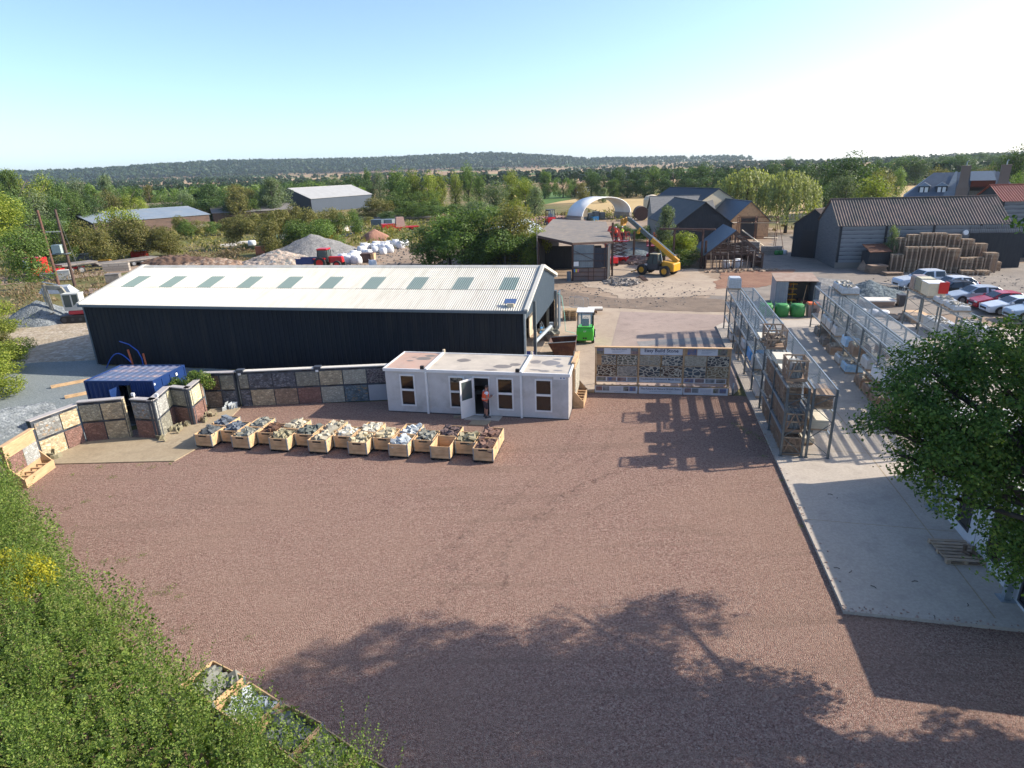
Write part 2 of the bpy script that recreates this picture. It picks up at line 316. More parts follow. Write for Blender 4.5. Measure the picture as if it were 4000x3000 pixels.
def groundmat():
    m,nt,b,out=newmat('open_country_ground'); v=coord(nt)
    near=mixc(nt,ramp(nt,nz(nt,v,.05,7,.65,.5),[(.4,(0,0,0)),(.62,(1,1,1))]),(.12,.13,.045),(.25,.19,.10))
    near=mixc(nt,ramp(nt,nz(nt,v,.9,6,.7),[(.45,(0,0,0)),(.7,(.8,.8,.8))]),near,(.09,.085,.04))
    mp=N(nt,'ShaderNodeMapping'); mp.inputs[3].default_value=(.0042,.0062,0); nt.links.new(v,mp.inputs[0])
    vo=N(nt,'ShaderNodeTexVoronoi',ins={2:1.0}); nt.links.new(mp.outputs[0],vo.inputs['Vector']); sp=N(nt,'ShaderNodeSeparateColor'); nt.links.new(vo.outputs['Color'],sp.inputs[0])
    far=ramp(nt,sp.outputs[1],[(0,(.36,.25,.14)),(.3,(.42,.30,.17)),(.36,(.08,.12,.035)),(.6,(.12,.15,.05)),(.62,(.30,.19,.12)),(1,(.40,.29,.17))]); 
    vo.feature='F1'; far_n=far.node; far_n.color_ramp.interpolation='CONSTANT'
    cx=N(nt,'ShaderNodeVectorMath',operation='LENGTH'); nt.links.new(v,cx.inputs[0]); mr=N(nt,'ShaderNodeMapRange',ins={1:300.,2:480.}); nt.links.new(cx.outputs['Value'],mr.inputs[0])
    col=mixc(nt,mr.outputs[0],near,far); sz=N(nt,'ShaderNodeSeparateXYZ'); nt.links.new(v,sz.inputs[0]); mz=N(nt,'ShaderNodeMapRange',ins={1:19.,2:27.}); nt.links.new(sz.outputs[2],mz.inputs[0]); col=mixc(nt,mz.outputs[0],col,(.022,.045,.016)); nt.links.new(col,b.inputs['Base Color']); b.inputs['Roughness'].default_value=.95; b.inputs['Specular IOR Level'].default_value=.1
    bump(nt,b,nz(nt,v,1.2,6,.7),.4,.3); return m
gr=mb.build('ground',groundmat(),smooth=True,recalc=False); tag(gr,kind='structure')
# local frame of the yard
YAW=R_(-12.0); E=Vector((math.cos(YAW),math.sin(YAW),0)); NN=Vector((-math.sin(YAW),math.cos(YAW),0))
sheet('dirt_yard',[(3,50),(-2,64),(2,80),(6,118),(12,160),(40,175),(52,120),(70,112),(84,92),(80,70),(60,50),(30,44)],.0,M_dirt,rag=.8)
sheet('track',[(18,58),(24,66),(34,84),(40,96),(47,112),(52,112),(49,92),(60,74),(75,72),(72,60),(45,48),(28,52)],.015,M_dirtg,rag=.9)
sheet('red_earth_patch',[(21,63.5),(24,71),(26,75),(34,74.5),(32,68),(27,64.5)],.045,M_redearth,rag=.7)
sheet('worn_track',[(2.5,58.3),(5.2,58.0),(10,56.3),(14.5,54.6),(20.5,53.0),(22,58),(17,60.5),(10,61.0),(6,66),(2,67)],.022,M_worn,rag=.6)
sheet('barn_yard_concrete',[(11.5,60.5),(8,69.5),(14,88),(20,88),(23,77),(24,66),(22,61)],.03,M_conc,rag=1.1)
sheet('concrete_yard',[(.2,33.95),(1.5,59),(4.5,58.2),(10.2,56.2),(14.2,54.5),(18.6,53.3),(27,51),(28,45),(16,47),(13.3,34.0),(12.4,32.75),(4.7,34.05),(3.0,33.95)],.02,M_conc)
sheet('pink_yard_concrete',[(6.1,34.0),(7.35,43.84),(9.94,54.8),(18.4,52.2),(15,40),(13.0,33.6)],.028,M_concp)
sheet('wet_patch',[(9.3,43.2),(10.5,43.5),(15.2,43.3),(15.4,41.2),(15.6,44.8),(14,45.2),(9.3,44.6)],.036,M_wetc,rag=.2)
sheet('gravel_yard',[(-27,-4),(-27,20),(-23.4,27.5),(-21.5,29.3),(-17,33.0),(-15.8,33.6),(3.0,33.75),(4.7,33.85),(12.9,32.6),(15,30),(16,24),(18,-4)],.012,M_pink,rag=.10)
sheet('grey_gravel',[(-27,23),(-24,27),(-20.9,30.5),(-18.2,33.9),(0,34.6),(1.6,36.4),(-29.6,43.1),(-29,44.5),(-37,44),(-44,40),(-44,26)],.006,M_greyg,rag=.35)
sheet('stony_ground',[(-52,40),(-37.5,42.6),(-29.5,43.2),(-27,56),(-34,64),(-52,62)],.0,M_stony,rag=1.2)
sheet('lorry_track',[(-95,72),(-95,79),(-66,93),(-50,102),(-46,98),(-62,84)],.01,M_dirt,rag=1)
sheet('trodden_ground',[(-44,86),(-42,98),(-36,118),(-18,110),(-6,118),(2,100),(-2,84)],.01,M_dirt,rag=1.5)
sheet('stubble_field',[(6,224),(14,231),(24,226),(27,178),(60,150),(150,120),(260,140),(300,330),(110,300),(48,285),(28,262)],.03,M_stub)
sheet('green_bank',[(5,226),(14,231),(26,262),(29,285),(27,350),(4,330)],.06,M_greenf)
sheet('garden_lawn',[(44.8,92.5),(49.5,108),(54,120),(70,110),(64,92),(50,88)],.06,M_greenf,rag=.3)
sheet('green_field',[(150,330),(215,300),(240,350),(160,400)],.08,M_greenf)
sheet('service_road',[(-60,182),(-36,176),(-22,182),(-20,190),(-34,192),(-60,190)],.05,M_road)
def track_mat():
    m,nt,b,out=newmat('tyre_tread_marks'); v=coord(nt,'UV'); t=N(nt,'ShaderNodeTexWave',wave_type='BANDS',bands_direction='X',ins={1:9.0,2:3.0,3:2.0}); nt.links.new(v,t.inputs[0]); v2=coord(nt)
    vo=N(nt,'ShaderNodeTexVoronoi',ins={2:34}); nt.links.new(v2,vo.inputs['Vector']); sp=N(nt,'ShaderNodeSeparateColor'); nt.links.new(vo.outputs['Color'],sp.inputs[0])
    col=mixc(nt,t.outputs[0],ramp(nt,sp.outputs[0],[(0,(.15,.085,.07)),(.5,(.30,.19,.15)),(1,(.40,.28,.21))]),(.13,.085,.07),'MULTIPLY'); col=mixc(nt,.55,ramp(nt,sp.outputs[0],[(0,(.16,.09,.075)),(1,(.36,.25,.19))]),col)
    nt.links.new(col,b.inputs['Base Color']); b.inputs['Roughness'].default_value=.95; bump(nt,b,t.outputs[0],.6,.05)
    n_=nz(nt,v2,3.5,5,.7); mk=ramp(nt,n_,[(.46,(0,0,0)),(.70,(.26,.26,.26))]); tr=N(nt,'ShaderNodeBsdfTransparent'); mx=N(nt,'ShaderNodeMixShader'); nt.links.new(mk,mx.inputs[0]); nt.links.new(tr.outputs[0],mx.inputs[1]); nt.links.new(b.outputs[0],mx.inputs[2]); nt.links.new(mx.outputs[0],out.inputs[0]); return m
M_track=track_mat()
def tyre_track(pts,w_=.34,z=.018,off=0):
    P_=[G(x*1.8083,y*1.8083) for x,y in pts]; fine=[]
    for i in range(len(P_)-1):
        for j in range(10):
            t=j/10; p0=P_[max(i-1,0)];p1=P_[i];p2=P_[i+1];p3=P_[min(i+2,len(P_)-1)]; fine.append(.5*((2*p1)+(-p0+p2)*t+(2*p0-5*p1+4*p2-p3)*t*t+(-p0+3*p1-3*p2+p3)*t**3))
    vs=[];uv=[];L=0
    for i,p in enumerate(fine):
        d=(fine[min(i+1,len(fine)-1)]-fine[max(i-1,0)]).normalized(); n_=Vector((d.y,-d.x,0)); c=p+n_*off
        if i: L+=(fine[i]-fine[i-1]).length
        vs+=[(c.x-n_.x*w_/2,c.y-n_.y*w_/2,z),(c.x+n_.x*w_/2,c.y+n_.y*w_/2,z)]; uv+=[(L,0),(L,w_)]
    mb=MB(); mb.add(vs,[(2*i,2*i+1,2*i+3,2*i+2) for i in range(len(fine)-1)]); o=mb.build('tyre_track',M_track,recalc=False); ul=o.data.uv_layers.new(name='UVMap')
    for l in o.data.loops: ul.data[l.index].uv=uv[l.vertex_index]
    if o.data.polygons[0].normal.z<0: o.data.flip_normals()
    tag(o,kind='structure')
_z=.016
for pts in ([(900,1290),(1040,1180),(1130,1110),(1230,1040),(1330,985),(1480,930)],[(1035,1250),(1120,1170),(1215,1105),(1330,1050),(1470,1010)],[(1040,1330),(1030,1250),(1060,1150),(1180,1060),(1260,980),(1300,900)]):
    for off in (-.85,.85): _z+=.0005; tyre_track(pts,.32,_z,off)
# raised slab under the racks
mb=MB(); poly=[(9.35,14.7),(13.85,13.72),(30,10.4),(38,44),(29,49.5),(17.3,49.2),(16.4,48.2)]
mb.prism(poly,0,.12,'z'); mb.build('concrete_slab',M_slab); tag(bpy.data.objects['concrete_slab'],kind='structure')
mb=MB(); mb.prism([(-21.75,26.5),(-15.84,26.4),(-15.3,28.2),(-15.5,33.3),(-17.2,33.3),(-17.0,31),(-18.3,31.1),(-18,29.2),(-19.7,29.4),(-21.6,29.0),(-22.4,27)],0,.06,'z'); o=mb.build('concrete_pad',M_pad); tag(o,kind='structure')
SL=.12
# ================================================================ long dark shed
def corrugated(L,pitch,amp,n,z0,u0,u1):  # along x, ribs; returns rows function
    pass
SO=Vector((-29.863,43.283,0)); SYAW=R_(-12.2); SLn=31.45; SW=12.9; SHE=4.40; SHR=6.0
def build_shed():
    t=thing('long_shed','long dark navy clad shed with a white corrugated roof and a row of ten rooflights','shed',SO,SYAW)
    # front wall: box profile
    def ribbed(x0,x1,z0,z1,y,pitch=.333,d=.035,face=-1):
        vs=[];fs=[];x=x0;xs=[]
        while x<x1-1e-6:
            for dx,dd in ((0,0),(.70,0),(.78,1),(.92,1)):
                if x+dx*pitch<x1: xs.append((x+dx*pitch,dd))
            x+=pitch
        xs.append((x1,0))
        for a,dd in xs: vs+=[(a,y+face*d*dd,z0),(a,y+face*d*dd,z1)]
        fs=[(2*i,2*i+2,2*i+3,2*i+1) for i in range(len(xs)-1)]
        return vs,fs
    mb=MB(); mb.add(*ribbed(0,SLn,.0,SHE-.05,0)); mb.build('front_wall',M_clad,t,recalc=False)
    mb=MB(); mb.add(*ribbed(0,SLn,.0,SHE-.05,SW,face=1)); mb.build('back_wall',M_clad,t,recalc=False)
    def gab(x,zl,y0,y1,face):   # gable cladding as ribbed strips, bottom at zl
        vs=[];fs=[];y=y0;k=0
        pts=[]
        while y<y1-1e-6:
            for dy,dd in ((0,0),(.7,0),(.78,1),(.92,1)):
                if y+dy*.333<y1: pts.append((y+dy*.333,dd))
            y+=.333
        pts.append((y1,0))
        for yy,dd in pts:
            zt=SHE+(SHR-SHE)*(1-abs(yy-SW/2)/(SW/2))-.03; vs+=[(x+face*.035*dd,yy,zl),(x+face*.035*dd,yy,zt)]
        return vs,[(2*i,2*i+2,2*i+3,2*i+1) for i in range(len(pts)-1)]
    mb=MB(); mb.add(*gab(0,0,0,SW,-1)); mb.build('end_wall',M_clad,t,recalc=False)
    mb=MB(); mb.add(*gab(SLn,3.75,0,2.75,1)); mb.add(*gab(SLn,2.5,2.75,SW,1)); mb.build('gable_cladding',M_gable,t,recalc=False)
    # roof with real corrugation and rooflights
    pitch=.1466; n=int((SLn+.3)/pitch); seg=6; half=SW/2+.18
    cols=[(-.15+pitch*i/seg) for i in range(n*seg+1)]
    lights=[ (3.15*k+.9,3.15*k+2.0) for k in range(10)]
    drop=(SHR-SHE)/(SW/2); us=[0,.43,.72,1.0]
    roof=MB(); rl=MB()
    for side in (0,1):
        for r in range(3):
            for i in range(len(cols)-1):
                isl=side==0 and r==1 and any(a<=cols[i]<b for a,b in lights)
                tgt=rl if isl else roof; q=[]
                for (cc,uu) in ((cols[i],us[r]),(cols[i+1],us[r]),(cols[i+1],us[r+1]),(cols[i],us[r+1])):
                    a=math.cos(2*math.pi*(cc+.15)/pitch)*.027
                    y=-.18+half*uu; z=SHR-drop*(SW/2-y)+.05+a+(.018 if r%2 else 0)
                    if side: y=SW-y
                    q.append((cc,y,z))
                tgt.add(q,[(0,1,2,3)] if not side else [(3,2,1,0)])
    roof.build('roof',M_wroof,t,smooth=False,recalc=False); 
    # split rooflights into ten
    for k,(a,b) in enumerate(lights):
        m1=MB()
        for f in rl.f:
            x=sum(rl.v[i][0] for i in f)/4
            if a-.1<=x<b+.1: m1.add([rl.v[i] for i in f],[(0,1,2,3)])
        m1.build('rooflight',M_rlight,t,recalc=False)
    mb=MB(); mb.prism([(SW/2-.28,SHR-.0),(SW/2,SHR+.14),(SW/2+.28,SHR-.0),(SW/2,SHR+.04)],-.18,SLn+.2,'x'); mb.build('ridge_cap',M_wroof,t)
    mb=MB()
    for x in (-.16,SLn+.14):
        for s in (0,1):
            y0=-.22 if s==0 else SW+.22
            mb.bar((x,y0,SHE+.02),(x,SW/2,SHR+.10),.22,.20)
        mb.build('verge_trim',M_wroof,t); mb=MB()
    mb=MB(); mb.box(-.2,-.27,SHE-.16,SLn+.2,-.07,SHE-.0); mb.build('gutter',M_trimgrey,t)
    mb=MB(); mb.box(-.2,SW+.07,SHE-.16,SLn+.2,SW+.27,SHE-.0); mb.build('gutter',M_whitetrim,t)
    mb=MB(); mb.box(-.045,-.045,0,.06,-.0,SHE-.1); mb.build('corner_trim',M_trimgrey,t)
    mb=MB(); mb.box(SLn-.05,-.05,0,SLn+.06,.10,SHE-.1); mb.build('corner_trim',M_galv,t)
    for y in (2.8,SW-.15):
        mb=MB(); mb.box(SLn+.05,y-.12,0,SLn+.23,y+.12,SHE+.0 if y<4 else 3.2); mb.build('post',M_steel,t)
    # interior: floor, frames, purlins
    mb=MB(); mb.box(.2,.2,.0,SLn-.1,SW-.2,.05); mb.build('floor',M_conc,t)
    for k in range(6):
        x=.4+k*(SLn-1.0)/5; mb=MB(); mb.box(x,.06,0,x+.2,.3,SHE-.2); mb.box(x,SW-.3,0,x+.2,SW-.06,SHE-.2)
        mb.bar((x+.1,.2,SHE-.28),(x+.1,SW/2,SHR-.3),.15,.25); mb.bar((x+.1,SW-.2,SHE-.28),(x+.1,SW/2,SHR-.3),.15,.25); mb.build('portal_frame',M_steel,t)
    # sliding door sheet and extension at back corner
    mb=MB(); mb.box(SLn+.26,SW+.02,0,SLn+.34,SW+1.2,3.0); mb.build('side_panel',M_gable,t)
    mb=MB(); mb.box(SLn-1.6,SW-3.1,.06,SLn-1.5,SW-.8,2.4); mb.build('board',pm('pale_board',(.55,.46,.33),(.5,.42,.3),2,.7,dirt=(.3,.24,.17)),t)
    mb=MB(); mb.box(SLn-4.1,.1,.06,SLn-4.0,SW-.2,4.3); mb.build('inner_partition',M_clad,t)
    # solar floodlight panel on the eave corner
    mb=MB(); mb.T=Matrix.Translation((SLn-.95,.55,SHE+.42))@Matrix.Rotation(R_(28),4,'X'); mb.box(-.35,-.22,0,.35,.22,.03)
    mb.build('solar_panel',flat('solar_panel_blue',(.10,.16,.30),.15),t)
    mb=MB(); mb.box(SLn-1.1,.25,SHE+.1,SLn-.7,.55,SHE+.35); mb.bar((SLn-.95,.5,SHE+.1),(SLn-.95,.5,SHE+.42),.05); mb.build('bracket',M_cream,t)
    return t
build_shed()
def shedp(x,y,z=0): return SO+Vector((math.cos(SYAW)*x-math.sin(SYAW)*y, math.sin(SYAW)*x+math.cos(SYAW)*y, z))
# ================================================================ white cabin
CO=Vector((-6.831,31.994,0)); CYAW=R_(-11.97)
def cabp(x,y,z=0): return CO+Vector((math.cos(CYAW)*x-math.sin(CYAW)*y, math.sin(CYAW)*x+math.cos(CYAW)*y, z))
def build_cabin():
    L,W,H=9.93,3.1,2.5
    t=thing('site_cabin','white portable office cabin with a flat roof, four windows and an open door','cabin',CO,CYAW)
    wins=[(.80,1.66),(3.56,4.42),(6.16,7.05),(8.18,9.08)]; door=(4.88,5.78); zb,zt=.40,2.19
    mb=MB(); xs=[0]; segs=[]
    ops=sorted([(a,b,zb,zt) for a,b in wins]+[(door[0],door[1],.08,zt)])
    x=0
    for a,b,z0,z1 in ops:
        mb.box(x,0,.06,a,.08,H-.12); mb.box(a,0,.06,b,.08,z0) if z0>.1 else None; mb.box(a,0,z1,b,.08,H-.12); x=b
    mb.box(x,0,.06,L,.08,H-.12); mb.build('front_wall',M_white,t)
    mb=MB(); mb.box(0,W-.08,.06,L,W,H-.12); mb.build('back_wall',M_white,t)
    mb=MB(); mb.box(0,.082,.06,.08,W-.082,H-.12); mb.build('end_wall',M_white,t)
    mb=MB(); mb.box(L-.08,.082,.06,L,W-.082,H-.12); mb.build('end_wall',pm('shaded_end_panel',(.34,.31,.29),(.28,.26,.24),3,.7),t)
    mb=MB(); mb.box(.09,.09,.06,L-.09,W-.09,.10); mb.build('floor',flat('vinyl_floor',(.12,.11,.10),.5),t)
    mb=MB(); mb.box(-.02,-.02,0,L+.02,W+.02,.058); mb.build('base_rail',M_grille,t)
    mb=MB(); mb.box(-.08,-.08,H-.13,L+.08,-.002,H+.03); mb.box(-.08,W+.002,H-.13,L+.08,W+.08,H+.03); mb.box(-.08,0,H-.13,-.002,W,H+.03); mb.box(L+.002,0,H-.13,L+.08,W,H+.03); mb.build('fascia',M_whitetrim,t)
    mb=MB(); mb.box(2.33,0,H-.11,L,W,H-.01); mb.build('roof',M_roofc,t)
    mb=MB(); mb.box(0,0,H-.11,2.327,W,H-.01); mb.build('roof',M_roofpink,t)
    for x in (2.33,7.47):
        mb=MB(); mb.box(x-.07,-.06,H-.0,x+.07,W+.06,H+.075); mb.build('roof_joint_capping',M_whitetrim,t)
        mb=MB(); mb.box(x-.05,-.085-.03,0.02,x+.05,-.003,H-.135); mb.build('downpipe',M_whitetrim,t)
        mb=MB(); mb.box(x-.26,-.16,H+.06,x-.06,-.02,H+.23); mb.box(x-.2,-.06,H-.02,x-.12,.04,H+.08); mb.build('floodlight',M_black,t)
        mb=MB(); mb.box(x-.02,W-.02,H+.05,x+.1,W+.1,H+.22); mb.build('junction_box',M_cream,t)
    def winmk(a,b,z0,z1,name='window'):
        f=MB(); y0,y1=-.035,.05; w_=.075
        f.box(a,y0,z0,a+w_,y1,z1); f.box(b-w_,y0,z0,b,y1,z1); f.box(a+w_,y0,z0,b-w_,y1,z0+w_); f.box(a+w_,y0,z1-w_,b-w_,y1,z1)
        zm=z0+(z1-z0)*.485; f.box(a+w_,y0,zm,b-w_,y1,zm+.11)
        o=f.build('window',M_whitetrim,t)
        p=MB(); p.box(a+w_,.01,z0+w_,b-w_,.025,zm); p.build('pane',M_glass,o); p=MB(); p.box(a+w_,.01,zm+.11,b-w_,.025,z1-w_); p.build('pane',M_glass,o)
    for a,b in wins: winmk(a,b,zb,zt)
    f=MB(); a,b=door; f.box(a,-.035,.06,a+.06,.05,zt+.02); f.box(b-.06,-.035,.06,b,.05,zt+.02); f.box(a+.06,-.035,zt-.05,b-.06,.05,zt+.02); f.box(a+.06,-.05,.03,b-.06,.05,.085); f.build('door_frame',M_whitetrim,t)
    # open door leaf, hinged on the left side of the opening, swung out
    ang=R_(-105-30); hx=a+.03; dm=Matrix.Translation((hx,-.05,0))@Matrix.Rotation(R_(-128),4,'Z')
    d=MB(); d.T=dm; Wd=.86; z0,z1=.07,2.15; zz=1.05
    d.box(0,-.05,z0,.09,0,z1); d.box(Wd-.09,-.05,z0,Wd,0,z1); d.box(.09,-.05,z1-.10,Wd-.09,0,z1); d.box(.09,-.05,z0,Wd-.09,0,z0+.1); d.box(.09,-.05,zz-.09,Wd-.09,0,zz); d.box(.09,-.04,z0+.1,Wd-.09,-.01,zz-.09)
    do=d.build('door',M_whitetrim,t); p=MB(); p.T=dm; p.box(.09,-.03,zz,Wd-.09,-.02,z1-.10); p.build('pane',M_cabglass,do)
    p=MB(); p.T=dm; p.box(Wd-.06,-.09,1.0,Wd-.02,-.05,1.12); p.box(Wd-.16,-.11,1.05,Wd-.02,-.09,1.08); p.build('handle',M_galv,do)
    p=MB(); p.T=dm; p.box(Wd-.22,-.056,1.08,Wd-.12,-.032,1.35); p.build('notice',flat('yellow_notice',(.7,.6,.05),.6),do)
    # name plate
    mb=MB(); mb.box(9.15,-.012,2.2,9.78,-.001,2.36); s=mb.build('sign_plate',M_whitetrim,t)
    for x in (9.50,9.66): mb=MB(); mb.box(x,-.018,2.25,x+.07,-.012,2.32); mb.build('emblem',flat('sign_blue',(.02,.12,.35),.5),s)
    # seam battens
    for x in (3.45,4.6,6.02,7.15,8.05,9.2):
        mb=MB(); mb.box(x-.012,-.006,.07,x+.012,-.0005,H-.13); mb.build('panel_seam',M_white,t)
    # stains on the roof as thin irregular films
    for (cx,cy,rx,ry) in ((1.55,2.0,.45,.28),(1.75,2.55,.32,.2),(.9,1.5,.2,.1),(.9,2.2,.15,.08),(3.9,1.9,.38,.3),(6.3,1.0,.5,.3),(5.8,.35,.35,.13),(7.9,2.0,.33,.32),(8.75,1.9,.5,.45),(9.0,2.6,.25,.14),(9.3,1.4,.2,.25),(9.3,.6,.25,.1),(8.6,.45,.3,.14),(8.1,.6,.3,.1),(6.9,1.4,.3,.25)):
        mb=MB(); n=18; mb.quad(*[(cx+rx*math.cos(2*math.pi*i/n)*(1+.35*noise.noise(Vector((cx*3,i*.7,0)))),cy+ry*math.sin(2*math.pi*i/n)*(1+.35*noise.noise(Vector((cy*3,i*.6,2)))),H-.006) for i in range(n)]); mb.build('roof_stain',M_stain,t,recalc=False)
    # interior table and screen seen through the doorway
    mb=MB(); mb.box(4.2,1.9,.72,6.6,2.6,.76)
    for x in (4.25,6.5):
        for y in (1.95,2.52): mb.box(x,y,.1,x+.05,y+.05,.72)
    mb.build('desk',M_greywood,t)
build_cabin()
# heater / printer seen in third window
# paving by the cabin door
for i,(q,lab) in enumerate([(((-2.59,30.37),(-.76,30.03),(-.55,30.65),(-2.35,31.05)),'grey concrete paving slab right under the cabin doorway'),
     (((-2.32,29.61),(-1.32,29.46),(-1.15,30.05),(-2.12,30.22)),'sandy paving slab lying in the gravel in front of the doorway slab')]):
    mb=MB(); mb.prism([(p[0],p[1]) for p in q],.012,.055 if i==0 else .07,'z'); tag(mb.build('paving_slab',M_pad if i else M_slab),lab,'paving slab')
mb=MB(); mb.box(-3.15,30.62,0,-2.75,30.8,.14); tag(mb.build('stone_block',stonemat('step_stone',[(.35,.28,.18),(.4,.33,.22)],(.3,.25,.18))),'small tan stone block on the gravel left of the open cabin door','stone block')
# ================================================================ sample stone walls
def sc(c,k): return tuple(x*k for x in c)
def sm(name,base,var=.3,mortar=None,kind='brick',scale=4.6,mw=.7,accent=None):
    base=sc(base,1.25)
    var=min(.6,var*1.4); cols=[sc(base,1-var),sc(base,1.),sc(base,1+var*.7)]+([accent] if accent else [])
    if kind=='brick' and 'chimney' not in name and 'block' not in name and 'masonry' not in name: return stonemat(name,cols,mortar or sc(base,.6),'rubble',5.4,.085)
    return stonemat(name,cols,mortar or sc(base,.55),kind,scale,mw)
S=dict(
 cream=sm('cream_buff_stone',(.52,.43,.27),accent=(.45,.30,.14)), buff=sm('buff_stone',(.42,.34,.22)), red=sm('red_sandstone',(.215,.115,.09),.18),
 grey=sm('grey_stone',(.26,.26,.24),.35,accent=(.33,.22,.12)), dgrey=sm('dark_grey_slate_stone',(.10,.105,.12),.45,accent=(.22,.22,.23)), rust=sm('rust_brown_stone',(.14,.085,.05),.4,accent=(.24,.12,.05)),
 tan=sm('tan_brown_stone',(.30,.21,.14),.3), olive=sm('olive_grey_stone',(.24,.23,.18),.25), pale=sm('pale_coursed_stone',(.40,.37,.29),.15), blue=sm('blue_grey_stone',(.12,.16,.18),.35,accent=(.3,.22,.13)),
 purple=sm('purple_slate_stone',(.075,.055,.065),.3,mortar=(.2,.18,.17)), lgrey=sm('light_grey_stone',(.36,.36,.33),.25), yell=sm('pale_yellow_stone',(.60,.54,.34),.18))
M_cop=pm('grey_coping',(.40,.37,.34),(.34,.31,.29),3,.7); M_copl=pm('white_coping',(.62,.58,.50),(.56,.52,.45),3,.7); M_fr=pm('charcoal_frame_paint',(.045,.055,.07),(.038,.045,.058),3,.6)
def disp_wall(label,o,e,h,cols,coping=None,t=.28,h2=None,z0=.03,group='stone sample walls',ret=None):
    o=Vector((o[0],o[1],0)); e=Vector((e[0],e[1],0)); d=e-o; L=d.length; rz=math.atan2(d.y,d.x)
    r=thing('sample_wall',label,'wall',o,rz,group)
    mb=MB(); mb.box(0,0,0,L,t,h-.05); mb.build('core',M_fr,r)
    mb=MB(); mb.box(-.03,-.05,h-.048,L+.03,t+.03,h); mb.build('coping',coping or M_cop,r)
    mid=h*.5-.02
    for x0,x1,top,bot in cols:
        for z_0,z_1,k in ((mid+.06,h-.19,top),(z0,mid-.06,bot)):
            if k is None: continue
            m=MB(); m.box(x0+.02,-.035,z_0,x1-.02,-.001,z_1); m.build('stone_panel',S[k] if isinstance(k,str) else k,r)
            if x1-x0>.5:
                m=MB(); xc=(x0+x1)/2; m.box(xc-.26,-.012,z_1+.035,xc+.26,-.002,z_1+.085); m.build('name_plate',M_black,r)
    if ret:
        m=MB(); m.box(L+.001,.0,.03,L+.035,t,h-.06); m.build('end_panel',S[ret],r)
    return r
disp_wall('angled sample wall at the far left of the pad with grey and cream panels',(-22.45,26.98),(-21.65,29.06),2.05,[(.1,1.3,'grey','cream'),(1.32,2.2,'cream','red')])
disp_wall('sample wall left of the blue container doorway, dark buff panels over red and buff',(-21.62,29.08),(-19.62,29.44),2.16,[(.03,1.0,'olive','red'),(1.03,2.02,'buff','buff')],ret='cream')
disp_wall('narrow sample wall right of the blue container doorway, grey panel over red panel',(-19.13,29.38),(-17.90,29.11),2.14,[(.03,1.2,'grey','red')])
disp_wall('sample wall running back beside the pad with pale grey panels, behind slate chips',(-17.86,29.12),(-18.13,31.2),2.14,[(.03,1.55,'lgrey','olive'),(1.6,2.1,'yell','red')],t=.26)
disp_wall('front face of the planter wall, shaded green grey panel over red brick panel',(-18.10,31.22),(-16.98,30.82),2.12,[(.03,1.12,'olive','red')],t=.24)
disp_wall('sunlit side of the planter wall, pale yellow panel over pink red panel',(-16.94,30.84),(-17.06,32.55),2.12,[(.03,1.35,'yell','red'),(1.4,1.66,'tan','red')],t=.24)
disp_wall('two panel sample wall behind the planter, rust brown and olive over tan and dark slate',(-17.49,33.49),(-15.66,33.48),2.1,[(.03,.95,'rust','tan'),(1.0,1.78,'olive','dgrey')])
M_plain=pm('plain_grey_panel',(.33,.34,.36),(.30,.31,.33),2,.7)
_w=[(.1,.62,'olive','dgrey'),(.64,1.95,'dgrey','buff'),(1.97,3.26,'dgrey','tan'),(3.28,4.58,'olive','red'),(4.60,5.91,'buff','pale'),(5.93,7.26,'pale','blue'),(7.28,9.1,'purple',M_plain)]
LW=disp_wall('long seven bay wall of stone samples between the planter and the white cabin',(-15.54,33.52),(-6.6,33.86),2.12,_w,coping=M_copl)
for x in (.22,4.55):
    m=MB(); m.box(x-.2,-.06,1.98,x+.2,.30,2.2); m.build('pier_cap',M_fr,LW); m=MB(); m.box(x-.1,-.075,1.9,x+.06,-.061,2.02); m.build('lamp',M_whitetrim,LW)
# planter soil box + shrub come with the vegetation
# small upright white lamps on posts
for (p,h,l) in (((-19.05,29.6),2.33,'small square lamp on the wall corner left of the tall grey sample wall'),((-17.7,29.3),2.35,'small square lamp on top of the pale grey sample wall')):
    mb=MB(); mb.box(-.02,-.02,2.1,.02,.02,h-.1); mb.box(-.07,-.09,h-.1,.07,.02,h+.05); o=mb.build('wall_lamp',M_whitetrim); o.location=(p[0],p[1],0); tag(o,l,'lamp')
# ---------------------------------------------------------------- timber boards with troughs
def timber_board(label,o,e,panelmats,h=2.6,panel_side=-1):
    o=Vector((o[0],o[1],0)); e=Vector((e[0],e[1],0)); d=e-o; L=d.length
    r=thing('timber_display',label,'display',o,math.atan2(d.y,d.x))
    mb=MB(); nb=int(h/.15)
    for i in range(nb): mb.box(0,.50,i*.15+.002,L,.56,i*.15+.146)
    mb.box(-.0,.561,0,.1,.66,h); mb.box(L-.1,.561,0,L,.66,h); mb.build('board',M_newwood2,r)
    mb=MB(); mb.box(-.04,.44,nb*.15,L+.04,.68,nb*.15+.05); mb.build('capping',M_newwood,r)
    k=len(panelmats); 
    for i,pmn in enumerate(panelmats):
        m=MB(); m.box(.06+(L-.12)/k*i+.01,.455,.62,.06+(L-.12)/k*(i+1)-.01,.498,h-.55 if h<2.3 else h-.4); m.build('stone_panel',S[pmn],r)
    mb=MB(); mb.box(0,0,0,L,.05,.42); mb.prism([(.05,0),(.5,0),(.5,.95),(.05,.42)],0,.05,'x'); mb.prism([(.05,0),(.5,0),(.5,.95),(.05,.42)],L-.05,L,'x')
    for i in range(6): mb.box(L*i/5-.04 if i else .05,.05,.36,L*i/5+.04 if i<5 else L-.05,.5,.42)
    mb.build('trough',M_newwood2,r); return r
timber_board('new timber display board with a trough standing end-on beside the white cabin',(3.85,31.5),(4.32,33.6),['pale','pale'],2.6)
